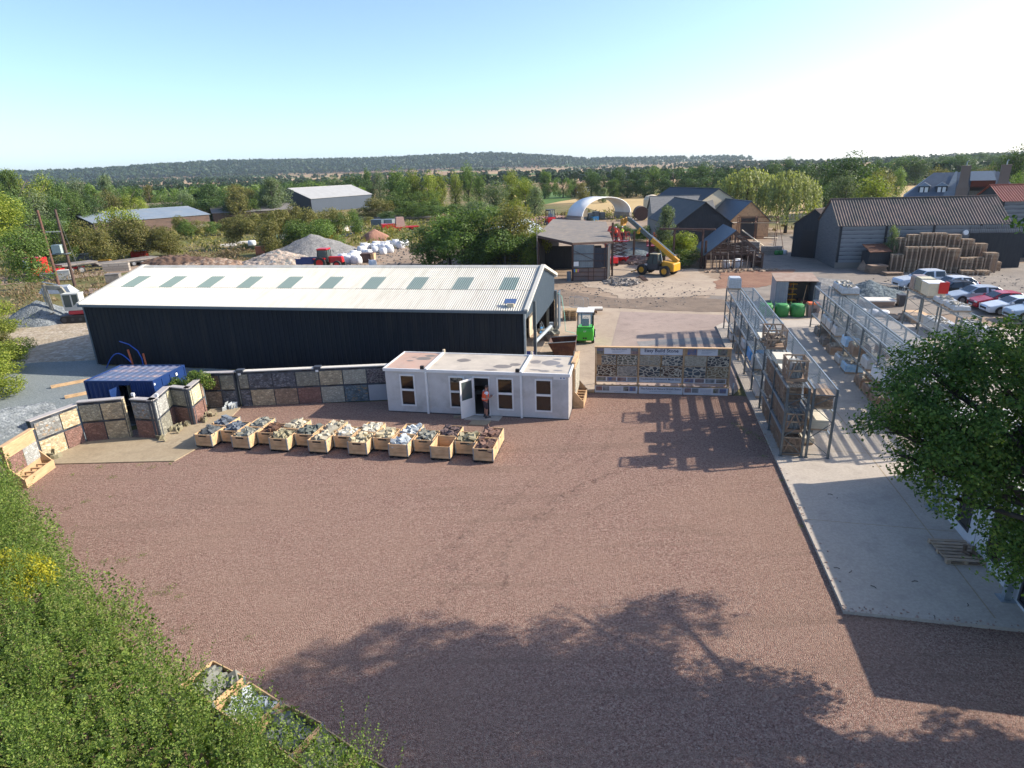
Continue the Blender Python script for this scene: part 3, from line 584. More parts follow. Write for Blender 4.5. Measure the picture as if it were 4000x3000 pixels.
bpy.data.objects['timber_display'].scale=(1,1,1)
timber_board('timber display board with pink stone panels at the far left edge behind the hedge',(-21.1,24.2),(-21.25,26.2),['red','lgrey'],1.95)
# ---------------------------------------------------------------- blue container
def build_container():
    r=thing('shipping_container','blue steel site container with rusty streaks on its roof and an open doorway','container',(-22.7,31.45,0),R_(-5.7))
    L,W,H=3.9,2.85,2.5
    def wave(a0,a1,fixed,z0,z1,ax,face,p=.28,d=.035):
        pts=[];x=a0
        while x<a1:
            for f,dd in ((0,0),(.3,0),(.45,1),(.8,1),(.95,0)):
                if x+f*p<=a1: pts.append((x+f*p,dd))
            x+=p
        pts.append((a1,0)); vs=[]
        for x,dd in pts:
            for z in (z0,z1): vs.append((x,fixed+face*d*dd,z) if ax=='x' else (fixed+face*d*dd,x,z))
        return vs,[(2*i,2*i+2,2*i+3,2*i+1) for i in range(len(pts)-1)]
    mb=MB(); mb.add(*wave(.1,1.88,.05,.1,H-.1,'x',-1)); mb.add(*wave(2.55,L-.1,.05,.1,H-.1,'x',-1)); mb.box(1.88,.03,2.25,2.55,.07,H-.1); mb.build('front_wall',M_blue,r,recalc=False)
    mb=MB(); mb.add(*wave(.1,L-.1,W-.05,.1,H-.1,'x',1)); mb.build('back_wall',M_blue,r,recalc=False)
    mb=MB(); mb.add(*wave(.1,W-.1,.05,.1,H-.1,'y',-1)); mb.build('end_wall',M_blue,r,recalc=False)
    mb=MB(); mb.box(L-.07,.1,.1,L-.03,W-.1,H-.1)
    for y in (.75,1.45,2.1): mb.box(L-.03,y-.02,.1,L,y+.02,H-.12)
    for z in (.6,1.3,2.0): mb.box(L-.03,.15,z-.02,L-.01,W-.15,z+.02)
    mb.build('end_doors',M_blue,r)
    mb=MB()
    for x in (0,L-.1):
        for y in (0,W-.1): mb.box(x,y,0,x+.1,y+.1,H)
    mb.box(.1,0,H-.1,L-.1,.09,H-.0); mb.box(.1,W-.09,H-.1,L-.1,W,H); mb.box(0,.1,H-.1,.09,W-.1,H); mb.box(L-.09,.1,H-.1,L,W-.1,H); mb.box(.1,0,0,1.88,.09,.1); mb.build('frame',M_blue,r)
    mroof=pm('container_roof_blue_dusty',(.10,.13,.20),(.07,.095,.17),1.2,.45,dirt=(.42,.30,.25),dscale=1.1,stretch=(.35,2.2,1)) 
    mb=MB(); vs=[];pts=[];x=.1
    while x<L-.1:
        for f,dd in ((0,0),(.35,0),(.5,1),(.85,1)): pts.append((x+f*.42,dd)) if x+f*.42<L-.1 else None
        x+=.42
    pts.append((L-.1,0))
    for x,dd in pts: vs+=[(x,.09,H-.05+.03*dd),(x,W-.09,H-.05+.03*dd)]
    mb.add(vs,[(2*i,2*i+2,2*i+3,2*i+1) for i in range(len(pts)-1)]); mb.build('roof',mroof,r,recalc=False)
    mb=MB(); mb.box(.1,.1,.08,L-.1,W-.1,.12); mb.build('floor',M_greywood,r)
    mb=MB(); mb.box(1.9,.6,.12,1.95,1.6,2.1); mb.build('inner_lining',M_cream,r)
    mb=MB(); mb.T=Matrix.Translation((1.9,.0,0))@Matrix.Rotation(R_(-95),4,'Z'); mb.box(0,-.04,.12,.62,0,2.2); mb.build('door',M_blue,r)
    mb=MB(); mb.box(L+.0,.02,H-.26,L+.03,.12,H-.16); mb.build('lamp',M_whitetrim,r); mb=MB(); mb.box(L,1.9,H-.36,L+.03,2.05,H-.2); mb.build('vent',M_whitetrim,r)
build_container()
# pipes behind the container
def pipe(label,pts,r,m,name='pipe'):
    mb=MB(); mb.tube(pts,r,8); return tag(mb.build(name,m,smooth=True),label,'pipe')
def arc(a,b,h,n=14): a=Vector(a); b=Vector(b); return [a.lerp(b,i/n)+Vector((0,0,h*math.sin(math.pi*i/n))) for i in range(n+1)]
M_bp=flat('blue_water_pipe',(.01,.10,.55),.4); M_op=flat('terracotta_drain_pipe',(.45,.10,.03),.5)
pipe('thin blue water pipe arching low over the ground at the dark shed wall',arc((-28.6,42.2,0),(-25.9,41.4,0),1.15),.035,M_bp)
pipe('thin blue water pipe sticking up and bending over beside the drain pipes',[(-25.6,41.6,0),(-25.55,41.55,.8),(-25.75,41.6,1.35),(-26.3,41.7,1.8),(-27.0,41.85,2.0)],.035,M_bp)
pipe('left one of two upright terracotta drain pipes by the dark shed wall',[(-26.0,41.2,0),(-26.15,41.2,1.55)],.06,M_op)
pipe('right one of two upright terracotta drain pipes by the dark shed wall',[(-25.0,41.0,0),(-25.05,41.0,1.3)],.06,M_op)
for i,(a,b) in enumerate([((-29.60,38.0),(-27.6,39.6)),((-27.3,35.9),(-25.6,37.2))]):
    mb=MB(); mb.bar((a[0],a[1],.1),(b[0],b[1],.1),.2,.16); tag(mb.build('timber_sleeper',M_newwood),['long pale timber beam lying on the grey gravel further from the container','pale timber beam lying on grey gravel right behind the stone walls'][i],'timber beam')
# ---------------------------------------------------------------- stones
def rock(seed,el=1.0,fl=.6):
    r=random.Random(seed); mb=MB(); c=[]
    for sx in (-1,1):
        for sy in (-1,1):
            for sz in (-1,1): c.append(Vector((sx*el*r.uniform(.75,1.1),sy*r.uniform(.65,1.1),sz*fl*r.uniform(.7,1.1))))
    mb.v=[tuple(p*.5) for p in c]; mb.f=[(0,1,3,2),(4,6,7,5),(0,4,5,1),(2,3,7,6),(0,2,6,4),(1,5,7,3)]; mb.mi=[0]*6; return mb
ROCKS=[rock(i,[1.3,1.0,1.7,1.1,1.4,.9][i%6],[.7,.75,.5,.6,.45,.8][i%6]) for i in range(8)]
def heap_mb(L,W,z0,h,n,size,seed,edge=.92):
    r=random.Random(seed); mb=MB()
    for i in range(n):
        x=r.uniform(-.5,.5)*edge; y=r.uniform(-.5,.5)*edge; s=size*r.uniform(.7,1.25)
        z=z0+h*max(0,(1-(2*x)**4)*(1-(2*y)**4))*r.uniform(.55,1)
        mb.T=Matrix.Translation((x*L,y*W,z))@Matrix.Rotation(r.uniform(0,6.3),4,'Z')@Matrix.Rotation(r.uniform(-.6,.6),4,'X')@Matrix.Rotation(r.uniform(-.6,.6),4,'Y')@Matrix.Scale(s,4)
        k=r.choice(ROCKS); mb.add(k.v,k.f)
    mb.T=Matrix.Identity(4); return mb
RM={}
def rm(key,c,c2=None):
    if key not in RM:
        m,nt,b,out=newmat(key+'_rock'); geo=N(nt,'ShaderNodeNewGeometry'); v=coord(nt); c2=c2 or sc(c,.6)
        col=mixc(nt,geo.outputs['Random Per Island'],c,c2); oi=N(nt,'ShaderNodeObjectInfo'); hv=N(nt,'ShaderNodeHueSaturation'); nt.links.new(col,hv.inputs['Color'])
        q=N(nt,'ShaderNodeMath',operation='MULTIPLY_ADD',ins={1:.4,2:.8}); nt.links.new(oi.outputs['Random'],q.inputs[0]); nt.links.new(q.outputs[0],hv.inputs['Value'])
        col=mixc(nt,ramp(nt,nz(nt,v,7,5,.7),[(.4,(.35,.35,.35)),(.65,(0,0,0))]),hv.outputs[0],sc(c,.4)); nt.links.new(col,b.inputs['Base Color']); b.inputs['Roughness'].default_value=.85; bump(nt,b,nz(nt,v,18,4),.4); RM[key]=m
    return RM[key]
rockobjs=[]
def stone_at(p,size,m,label,group,seed,name='loose_stone'):
    r=random.Random(seed); k=r.randrange(8)
    while len(rockobjs)<=k: rockobjs.append(None)
    if rockobjs[k] is None:
        mb=MB(); mb.v=list(ROCKS[k].v); mb.f=list(ROCKS[k].f); mb.mi=[0]*6; o=mb.build(name,m); rockobjs[k]=o.data; o.material_slots[0].link='OBJECT'
    else: o=bpy.data.objects.new(name,rockobjs[k]); COL.objects.link(o); o.material_slots[0].link='OBJECT'
    o.material_slots[0].material=m; o.location=p; o.rotation_euler=(r.uniform(-.5,.5),r.uniform(-.5,.5),r.uniform(0,6.3)); o.scale=(size,)*3
    return tag(o,label,'stone',group)
# ---------------------------------------------------------------- pallet collar crates
CW,CD,CH=.93,1.2,.72
def crate_proto(plate=True):
    r=thing('stone_crate','x','crate',(0,0,0))
    W,D,t=CW,CD,.03
    mb=MB()
    for k in range(3):
        z0=.13+k*.196; z1=z0+.19
        mb.box(0,0,z0,W,t,z1); mb.box(0,D-t,z0,W,D,z1); mb.box(0,t,z0,t,D-t,z1); mb.box(W-t,t,z0,W,D-t,z1)
    mb.build('collar',M_newwood,r)
    mb=MB(); mb.box(t+.002,t+.002,.13,W-t-.002,D-t-.002,.15)
    mb.build('floor_board',M_inwood,r)
    for x in (0,W): 
        for y in (0,D):
            mb=MB(); sx=-.006 if x==0 else .006; sy=-.006 if y==0 else .006
            mb.box(min(x+sx,x-sx*9),min(y+sy,y+sy*.1),.13,max(x+sx,x-sx*9),max(y+sy,y+sy*.1),.72); mb.box(min(x+sx,x+sx*.1),min(y,y-sy*9),.13,max(x+sx,x+sx*.1),max(y,y-sy*9),.72); mb.build('corner_bracket',M_galv,r)
    mb=MB()
    for x in (.02,W/2-.07,W-.16):
        for y in (.02,D/2-.07,D-.16): mb.box(x,y,0,x+.14,y+.14,.1)
    mb.box(0.01,0.01,.1,W-.01,D-.01,.128); mb.build('pallet_base',M_black,r)
    if plate:
        mb=MB(); mb.box(W*.28,-.012,.60,W*.72,-.001,.665); mb.build('name_plate',M_black,r)
    return r
P1=crate_proto(True); P2=crate_proto(False)
EX=Vector((math.cos(R_(-11.5)),math.sin(R_(-11.5)),0)); EY=Vector((-EX.y,EX.x,0))
sty={'dg':('dark grey',(.13,.14,.14)),'bl':('blue grey',(.17,.20,.24)),'gr':('grey green',(.30,.30,.25)),'br':('rusty brown',(.17,.085,.05)),'cr':('cream grey',(.60,.54,.40)),'dk':('dark green grey',(.15,.17,.15)),
     'ol':('olive buff',(.36,.32,.2)),'yw':('pale cream',(.80,.75,.60)),'yl':('warm yellow',(.66,.57,.37)),'wb':('bluish white',(.62,.67,.68)),'pu':('purple brown',(.16,.11,.105)),'rd':('reddish brown',(.24,.135,.10)),'em':None}
doubles=[('dg','bl'),('gr','gr'),('ol','cr'),('cr','cr'),('yl','yw'),('wb','wb'),('em','pu'),('rd','rd')]
singles=['bl','br','dk','yw','yl','gr','ol']
ordn=['first','second','third','fourth','fifth','sixth','seventh','eighth']
used=[False,False]; ncr=[0]; seeds=[100]
def place_crate(p,rz,key,label,group,plate,size=.20,nind=9,fill=.62,hh=.10,n=46,sg=None):
    proto=P1 if plate else P2; i=0 if plate else 1
    r=proto if not used[i] else None
    if r is None: r=dup(proto,p,rz,label,group)
    else:
        kids(proto); [kids(c) for c in kids(proto)]; used[i]=True; r.location=p; r.rotation_euler=(0,0,rz); r['label']=label; r['group']=group
    seeds[0]+=1; s=seeds[0]
    if sty[key]:
        nm,c=sty[key]; m=rm(key,c,sc(c,.62)); R=Matrix.Rotation(rz,4,'Z'); ctr=Vector(p)+R@Vector((CW/2,CD/2,0))
        mb=heap_mb(CW-.14,CD-.14,fill-.06,hh,n,size,s); o=mb.build('stone_heap',m); o.location=ctr; o.rotation_euler=(0,0,rz)
        tag(o,'heap of %s stones in %s'%(nm,sg),'stones',kind='stuff')
        rr=random.Random(s)
        for k in range(nind):
            x=rr.uniform(-.36,.36)*CW; y=-.36*CD+(.72*CD)*(k+.5)/nind
            stone_at(ctr+R@Vector((x,y,fill+hh*.9+rr.uniform(.01,.06))),size*rr.uniform(.8,1.3),m,'rough %s stone in %s'%(nm,sg),'stones on top in '+sg,s*50+k)
    return r
A0=Vector((-15.55,27.93,0))
for k in range(8):
    b=A0+Vector((1.957,-.375,0))*k
    f,rr_=doubles[k]
    for j,key in enumerate((f,rr_)):
        nm='empty' if key=='em' else 'filled with %s stones'%sty[key][0]
        sg='the %s crate of the %s pair from the container'%('front' if j==0 else 'rear',ordn[k])
        place_crate(b+EY*(1.24*j),R_(-11.5),key,'timber crate %s, %s'%(nm.replace('filled with','of'),sg[4:]),'stone crates in front of the cabin',j==0 and k!=5 and k!=6,sg=sg)
    if k<7:
        sg='the single crate between the %s and %s pairs'%(ordn[k],ordn[k+1])
        place_crate(b+EX*1.0+EY*.62,R_(-11.5),singles[k],'timber crate of %s stones, %s'%(sty[singles[k]][0],sg[4:]),'stone crates in front of the cabin',True,sg=sg)
# near crates beside the hedge: far edge corner pairs in the photo
near=[((-7.86,12.87),(-6.88,12.32),'gr','furthest'),((-6.72,12.17),(-5.69,11.50),'wb','second furthest'),((-5.58,11.44),(-4.53,10.86),'dk','middle'),((-4.46,10.74),(-3.53,10.11),'ol','second nearest'),((-3.42,10.03),(-2.4,9.4),'dk','nearest')]
for i,(a,b,key,od) in enumerate(near):
    a=Vector((*a,0)); b=Vector((*b,0)); d=(b-a).normalized(); rz=math.atan2(d.y,d.x)+math.pi/2   # crate depth (1.2) runs along d
    # crate x axis -> toward yard (+), origin so that far-right edge is the a-b line
    ex=Vector((math.cos(rz),math.sin(rz),0)); org=b-ex*CW
    place_crate(org,rz,key,'timber crate of big %s stones beside the hedge, %s of five'%(sty[key][0],od),'crates beside the hedge',False,size=.25,nind=15,fill=.5,hh=.08,n=34,sg='the %s crate beside the hedge'%od)
# slate chips leaning at wall feet
for i,(x,y,m_,s_) in enumerate([(-16.05,32.95,'wb',.30),(-17.75,28.95,'ol',.22),(-17.6,29.9,'ol',.2),(-17.35,30.7,'ol',.2),(-16.65,31.3,'ol',.2),(-16.6,32.1,'ol',.2),(-22.0,27.2,'ol',.22),(-17.5,30.4,'ol',.2)]):
    for k in range(7):
        nm,c=sty[m_]; rr=random.Random(i*9+k); o=stone_at((x+rr.uniform(-.3,.3),y+rr.uniform(-.25,.25),.15),s_*rr.uniform(.8,1.3),rm(m_,c),'thin %s sample slab leaning at the foot of a stone wall'%nm,'sample slabs leaning at the wall feet',i*31+k,'sample_slab')
        o.rotation_euler=(rr.uniform(-.3,.3),rr.uniform(1.1,1.4),rr.uniform(0,6)); o.scale=(s_*1.3,s_*.9,s_*.25)
# ================================================================ easy build board
def textmesh(s,size,m,parent,x,z,y,name='lettering',bold=0,align='CENTER'):
    cu=bpy.data.curves.new('t','FONT'); cu.body=s; cu.size=size; cu.align_x=align; cu.align_y='CENTER'; cu.offset=bold; cu.resolution_u=2; cu.extrude=.002
    o=bpy.data.objects.new('t',cu); COL.objects.link(o); dg=bpy.context.evaluated_depsgraph_get(); me=bpy.data.meshes.new_from_object(o.evaluated_get(dg)); bpy.data.objects.remove(o)
    me.transform(Matrix.Translation((x,y,z))@Matrix.Rotation(R_(90),4,'X')); me.materials.clear(); me.materials.append(m)
    p=bpy.data.objects.new(name,me); COL.objects.link(p); p.parent=parent; return p
M_sign=pm('sign_white',(.58,.60,.63),(.54,.56,.59),2,.4); M_ink=flat('sign_ink_blue',(.035,.05,.10),.5); M_ink2=flat('sign_ink_light',(.16,.20,.28),.5)
def photo(name,c,c2,c3): return pm(name,c,c2,5,.4,dirt=c3,dscale=4)
PH=[photo('photo_print_a',(.06,.05,.05),(.3,.28,.27),(.12,.2,.05)),photo('photo_print_b',(.1,.13,.2),(.28,.2,.18),(.02,.12,.4)),photo('photo_print_c',(.2,.1,.09),(.3,.25,.24),(.05,.05,.06)),photo('photo_print_d',(.12,.14,.16),(.3,.32,.33),(.06,.07,.08))]
def rub(n,cols,mortar,scale=4.2,mw=.075): return stonemat(n,cols,mortar,'rubble',scale,mw,.5)
mort=(.46,.42,.33)
RB=dict(a=rub('rubble_grey_brown',[(.10,.11,.12),(.16,.15,.13),(.06,.08,.09),(.2,.17,.12)],mort),b=rub('rubble_olive',[(.11,.11,.08),(.17,.16,.11),(.09,.10,.09)],mort),
  c=rub('rubble_buff',[(.34,.29,.20),(.28,.27,.22),(.40,.33,.2)],(.36,.33,.26)),d=rub('rubble_blue_black',[(.05,.07,.085),(.09,.11,.12),(.03,.045,.055)],mort),
  e=rub('rubble_cream',[(.42,.38,.28),(.36,.33,.25),(.45,.4,.3)],(.40,.37,.29)),f=rub('rubble_near_black',[(.02,.025,.035),(.05,.055,.065),(.03,.035,.05)],mort),
  g=rub('rubble_dark_brown',[(.06,.035,.025),(.09,.055,.035),(.05,.03,.025)],mort,3.8),h=rub('rubble_grey_white',[(.25,.24,.21),(.32,.30,.26),(.2,.19,.17)],(.38,.35,.29)),
  i=rub('rubble_black_blue_courses',[(.03,.04,.055),(.07,.09,.1)],mort,3.2),j=rub('rubble_chocolate',[(.05,.03,.02),(.1,.055,.035),(.07,.04,.03)],mort),
  k=rub('rubble_steel_blue',[(.05,.085,.11),(.1,.13,.15),(.04,.06,.08)],mort,3.2),l=rub('rubble_golden_brown',[(.2,.14,.075),(.27,.2,.11),(.13,.09,.05)],(.42,.38,.28)))
def build_board():
    o=Vector((4.77,33.93,0)); e=Vector((12.17,32.66,0)); d=e-o; L=d.length
    r=thing('display_board','long timber display board reading Easy Build Stone with framed rubble stone samples','display board',o,math.atan2(d.y,d.x))
    Y=.5
    for x in (0.03,2.47,4.96,L-.03):
        mb=MB(); mb.box(x-.04,Y-.05,0,x+.04,Y+.09,2.6); mb.bar((x,Y+.1,2.3),(x,Y+1.1,0.02),.06); mb.build('post',M_newwood2,r)
    mb=MB(); mb.box(-.03,Y-.09,2.605,L+.03,Y+.12,2.66); mb.build('capping',M_newwood,r)
    mb=MB(); mb.box(.08,Y+.03,.5,L-.08,Y+.07,2.6); mb.build('backing',M_newwood2,r)
    for z in (1.53,2.17,.86):
        mb=MB(); mb.box(.075,Y-.03,z,L-.075,Y+.028,z+.03); mb.build('rail',M_newwood2,r)
    def pl(name,m,x0,x1,z0,z1,y=Y-.0,t=.02,par=r): b=MB(); b.box(x0,y-t,z0,x1,y,z1); return b.build(name,m,par)
    for x0,x1,z0,z1,k in [(.36,1.19,1.57,2.16,'a'),(1.25,2.4,1.57,2.16,'b'),(2.52,3.68,1.57,2.16,'c'),(3.78,4.9,1.57,2.16,'d'),(5.02,6.2,1.57,2.16,'e'),(6.26,7.42,1.57,2.16,'f'),
        (.1,1.19,.9,1.52,'g'),(1.25,2.4,.9,1.52,'h'),(2.52,3.68,.9,1.52,'i'),(3.72,4.9,.9,1.52,'j'),(5.02,6.2,.9,1.52,'k'),(6.26,7.42,.9,1.52,'l')]:
        pl('stone_sample',RB[k],x0,x1,z0,z1,Y+.02,.07)
    # top signs
    s=pl('sign',M_sign,.5,2.0,2.215,2.58,Y+.03,.03); textmesh('Easy Build Stone',.13,M_ink,s,1.35,2.5,Y-.004)
    for k in range(3): pl('small_print',M_ink2,.95,1.7-.1*k,2.39-.05*k,2.402-.05*k,Y-.001,.003,s)
    s=pl('sign',M_sign,2.54,4.88,2.2,2.585,Y+.03,.03); textmesh('Easy Build Stone',.285,M_ink,s,3.71,2.445,Y-.004,bold=.006); textmesh('Natural Cladding Slips',.085,M_ink2,s,3.71,2.26,Y-.004)
    s=pl('sign',M_sign,5.68,6.78,2.2,2.58,Y+.03,.03); textmesh('Easy Build Stone',.11,M_ink2,s,6.3,2.5,Y-.004)
    for k in range(3): pl('small_print',M_ink2,5.9,6.5-.1*k,2.40-.05*k,2.412-.05*k,Y-.001,.003,s)
    for i,(x0,x1,z0,z1) in enumerate([(.08,.47,2.4,2.58),(.08,.47,2.22,2.39),(2.03,2.42,2.4,2.58),(2.03,2.42,2.22,2.39),(5.15,5.65,2.22,2.57),(6.8,7.3,2.22,2.57)]): pl('photo_print',PH[(i*3+1)%4],x0,x1,z0,z1,Y+.03,.02)
    # lower strip
    s=pl('sign',M_sign,2.54,4.9,.54,.85,Y+.03,.03); textmesh('Traditional Stonework Made Easy',.165,M_ink,s,3.72,.745,Y-.004,bold=.002); textmesh('For a perfect natural stone finish',.085,M_ink2,s,3.72,.60,Y-.004)
    for bx in (.08,5.02):
        s=pl('photo_strip',M_sign,bx,bx+2.34,.54,.85,Y+.03,.03)
        for k in range(4): pl('photo_print',PH[(k+int(bx))%4],bx+.05+k*.58,bx+.05+k*.58+.5,.59,.81,Y-.001,.006,s)
    # trough
    for x0,x1 in ((.03,2.45),(2.49,4.94),(4.98,L-.03)):
        mb=MB(); mb.box(x0,.03,0,x1,.08,.42); 
        for k in range(6): xx=x0+(x1-x0-.1)*k/5; mb.box(xx,.081,.38,xx+.1,.45,.43)
        mb.box(x0,.081,.37,x1,.12,.42); mb.box(x0,.40,.0,x1,.45,.37); mb.build('trough',M_newwood2,r)
    s=pl('sign',M_sign,2.52,4.95,.03,.44,.025,.03); textmesh('The Future of Natural British Stone',.155,M_ink,s,3.73,.33,-.01,bold=.002); textmesh('For full details please visit our website',.08,M_ink2,s,3.73,.18,-.01)
    for bx in (.02,4.99):
        s=pl('sign',M_sign,bx,bx+2.42,.03,.44,.025,.03)
        for k,(a,b_) in enumerate(((.06,.42),(.46,.82),(1.62,1.92),(1.96,2.32))): pl('photo_print',PH[(k+2)%4],bx+a,bx+b_,.16,.42,-.006,.005,s)
        for k in range(4): pl('small_print',M_ink2,bx+.92,bx+1.5,.36-.05*k,.37-.05*k,-.006,.003,s)
        textmesh('Easy Build Stone',.06,M_ink2,s,bx+1.3,.1,-.01)
build_board()
# bollard-like post at the right end of the board
mb=MB(); mb.cyl((12.4,32.8,.0),(12.4,32.8,.72),.045,10); tag(mb.build('bollard',M_galv,smooth=True),'short galvanised post at the right end of the display board','bollard')
# ================================================================ pallets
def pallet_proto(m,L=1.2,W=1.0,H=.145,slats=7,name='pallet',parts=True):
    r=thing(name,'x','pallet'); mb=MB()
    sw=.1; 
    for i in range(slats): y=(W-sw)*i/(slats-1); mb.box(0,y,H-.022,L,y+sw,H)
    mb.build('deck',m,r)
    mb=MB()
    for x in (0,L/2-.07,L-.14):
        for y in (0,W/2-.05,W-.1): mb.box(x,y,.022,x+.14,y+.1,H-.045)
        mb.box(x,0,H-.044,x+.14,W,H-.0225)
    mb.build('blocks',m,r)
    mb=MB()
    for y in (0,W/2-.05,W-.1): mb.box(0,y,0,L,y+.1,.0215)
    mb.build('runners',m,r); return r
PT={}
def pallet(kind,p,rz,label,group=None,scale=None):
    if kind not in PT:
        PT[kind]=pallet_proto({'std':M_pallet,'new':M_palnew,'old':M_palold}[kind]); o=PT[kind]; kids(o); [kids(c) for c in kids(o)]
        o.location=p; o.rotation_euler=(0,0,rz); tag(o,label,None,group)
        if scale: o.scale=scale
        return o
    return dup(PT[kind],p,rz,label,group,scale or (1,1,1))
pallet('std',(13.64,16.72,SL),R_(-12+78-78),'bare pallet lying on the shaded slab under the oak, beside the white wall',scale=(.95,1.25,1)).rotation_euler=(0,0,R_(-9))
# boots
M_boot=pm('boot_leather',(.13,.09,.06),(.09,.06,.04),12,.8)
for i,(x,y) in enumerate([(14.44,17.1),(14.66,17.0)]):
    mb=MB(); prof=[(0,0,.045,.05),(.0,.1,.045,.05),(.005,.2,.05,.055),(.01,.27,.055,.06)]
    mb.tube([(0,0,.0),(0,0,.12),(.0,.0,.26)],[.055,.052,.062],10); mb.tube([(0,-.02,.045),(.0,-.12,.045),(0,-.2,.035)],[.05,.052,.03],8); mb.box(-.05,-.23,-.01,.05,.06,.012)
    o=mb.build('boot',M_boot,smooth=False); o.location=(x,y,SL+.155); o.rotation_euler=(0,0,.3); tag(o,['left brown work boot of the pair standing on the bare pallet','right brown work boot of the pair standing on the bare pallet'][i],'boot')
# ================================================================ racks
M_mesh=M_galv
def deck_mesh(w,l):
    mb=MB(); n=int(l/.10)
    for i in range(n+1): y=l*i/n; mb.box(0,y-.0055,0,w,y+.0055,.008)
    for i in range(9): x=w*i/8; mb.box(x-.004,0,.009,x+.004,l,.016)
    return mb
def rack(label,o,nb,bay,rows=((0,.85),(1.04,1.93)),levels=(1.08,2.13,3.2),rz=-12.5,H=3.25,decks=None):
    r=thing('storage_rack',label,'rack',(o[0],o[1],SL),R_(rz)); first={}
    for ri,(x0,x1) in enumerate(rows):
        for k in range(nb+1):
            y=k*bay
            for x in (x0,x1):
                mb=MB(); mb.box(x-.045,y-.045,0,x+.045,y+.045,H-.06); mb.box(x-.08,y-.08,0,x+.08,y+.08,.012); mb.build('upright',M_steel,r)
            mb=MB(); zz=.25
            mb.bar((x0,y,.15),(x1,y,.15),.03); mb.bar((x0,y,H-.35),(x1,y,H-.35),.03)
            zs=[.15,.9,1.65,2.4,H-.35]
            for i in range(4): a,b=(x0,x1) if i%2 else (x1,x0); mb.bar((a,y,zs[i]),(b,y,zs[i+1]),.028)
            mb.build('frame_bracing',M_steel,r)
        for li,z in enumerate(levels):
            for k in range(nb):
                for x in (x0,x1):
                    mb=MB(); mb.box(x-.027,k*bay+.047,z-.11,x+.027,(k+1)*bay-.047,z-.001); mb.build('beam',M_galv,r)
                if decks is None or (li,k) in decks or li==2:
                    key=(round(x1-x0,2),)
                    if key not in first:
                        d=deck_mesh(x1-x0-.06,bay-.1).build('wire_deck',M_galv,r,recalc=False); d.location=(x0+.03,k*bay+.05,z); first[key]=d
                    else:
                        d=first[key].copy(); COL.objects.link(d); d.location=(x0+.03,k*bay+.05,z); d.parent=r
    return r
RZ=-12.5
RK1=rack('long double storage rack nearest the display board, loaded with timber stone crates at the front',(11.72,24.78),8,2.9)
RK2=rack('long double storage rack across the paved aisle, loaded with wrapped stone, behind the oak',(17.75,24.9),7,3.26,rows=((0,1.0),(1.2,2.2)),rz=-14.2)
RK3=rack('short storage rack with a liquid tank and a white box on top before parked cars',(27.2,36.4),3,3.1,rows=((0,1.0),),rz=-14.2,H=3.1,levels=(1.3,3.05))
def rp(rk,x,y,z=0): return rk.matrix_basis@Vector((x,y,z)) if False else Vector(rk.location)+Matrix.Rotation(rk.rotation_euler[2],4,'Z')@Vector((x,y,z))
# open timber stillage crate
def stillage(p,rz,label,w=.8,l=1.1,h=.95,contents=None,group='timber slat crates on the near rack'):
    r=thing('timber_stillage',label,'crate',p,rz,group)
    mb=MB()
    for x in (0,w-.07):
        for y in (0,l-.07): mb.box(x,y,.12,x+.07,y+.07,h)
    mb.box(0,0,0,w,.1,.1); mb.box(0,l/2-.05,0,w,l/2+.05,.1); mb.box(0,l-.1,0,w,l,.1); mb.box(.0,.0,.101,w,l,.119); mb.build('frame',M_palold,r)
    mb=MB()
    for z in (.45,h-.05):
        for y in (-.02,l): mb.box(-.0,y,z,w,y+.02,z+.07)
        for x in (-.02,w): mb.box(x,0,z,x+.02,l,z+.07)
    mb.build('rails',M_pallet,r)
    mb=MB()
    for y in (-.045,l+.021):
        mb.bar((w*.08,y+.01,.12),(w*.45,y+.01,h),.06,.02,up=(0,1,0)); mb.bar((w*.92,y+.01,.12),(w*.55,y+.01,h),.06,.02,up=(0,1,0))
    for x in (-.045,w+.021):
        for q in (.1,.3,.5,.7,.9): mb.bar((x+.01,l*q,.12),(x+.01,l*(q+(.12 if int(q*10)%4 else -.08)),h),.05,.02,up=(1,0,0))
    mb.build('braces',M_palold,r)
    if contents=='slabs':
        m=MB()
        for k in range(9): m.T=Matrix.Translation((.12+k*.06,l/2,.13))@Matrix.Rotation(.12,4,'Y'); m.box(0,-.35,0,.03,.35,.7)
        m.build('slate_slabs',rm('slab_dark',(.2,.23,.24),(.5,.52,.5)),r)
    elif contents=='stone':
        m=heap_mb(w-.15,l-.15,.35,.2,22,.28,int(p[1]*100)); 
        m.v=[(v[0]+w/2,v[1]+l/2,v[2]) for v in m.v]; m.build('stones',rm('mixed_brown',(.3,.24,.18)),r)
    elif contents=='full':
        m=MB(); m.box(.03,.03,.13,w-.03,l-.03,h-.02); m.build('stone_fill',S['tan'],r)
    return r
c=0; nmz=['ground','middle','top']
rowc=[(0,['full','slabs','stone']),(1,['stone','full','full']),(2,['stone','slabs','full'])]
lev=[.0,1.11,2.15]
for bay in range(2):
    for li,z in enumerate(lev):
        for k in range(3 if bay==0 else 2):
            y=.1+bay*2.9+k*(1.0 if bay==0 else 1.3); cont=['full','slabs','stone'][(li+k+bay)%3]
            if bay==0 and k==0 and li==2: continue
            stillage(rp(RK1,.06,y,z),R_(RZ),'timber slat crate on the near rack, %s level, %s from its front end'%(nmz[li],['first','second','third','fourth','fifth'][bay*3+k]),w=.74,l=.92,h=.86,contents=cont)
stillage(rp(RK1,.0,.55,3.28),R_(RZ),'open timber crate of upright slates on top of the near rack',w=.82,l=.9,h=.95,contents='slabs',group=None)
stillage(rp(RK1,.0,5.6,3.28),R_(RZ),'large open timber crate with light slats on top of the near rack behind pale slabs',w=.95,l=1.3,h=1.0,contents='stone',group=None)
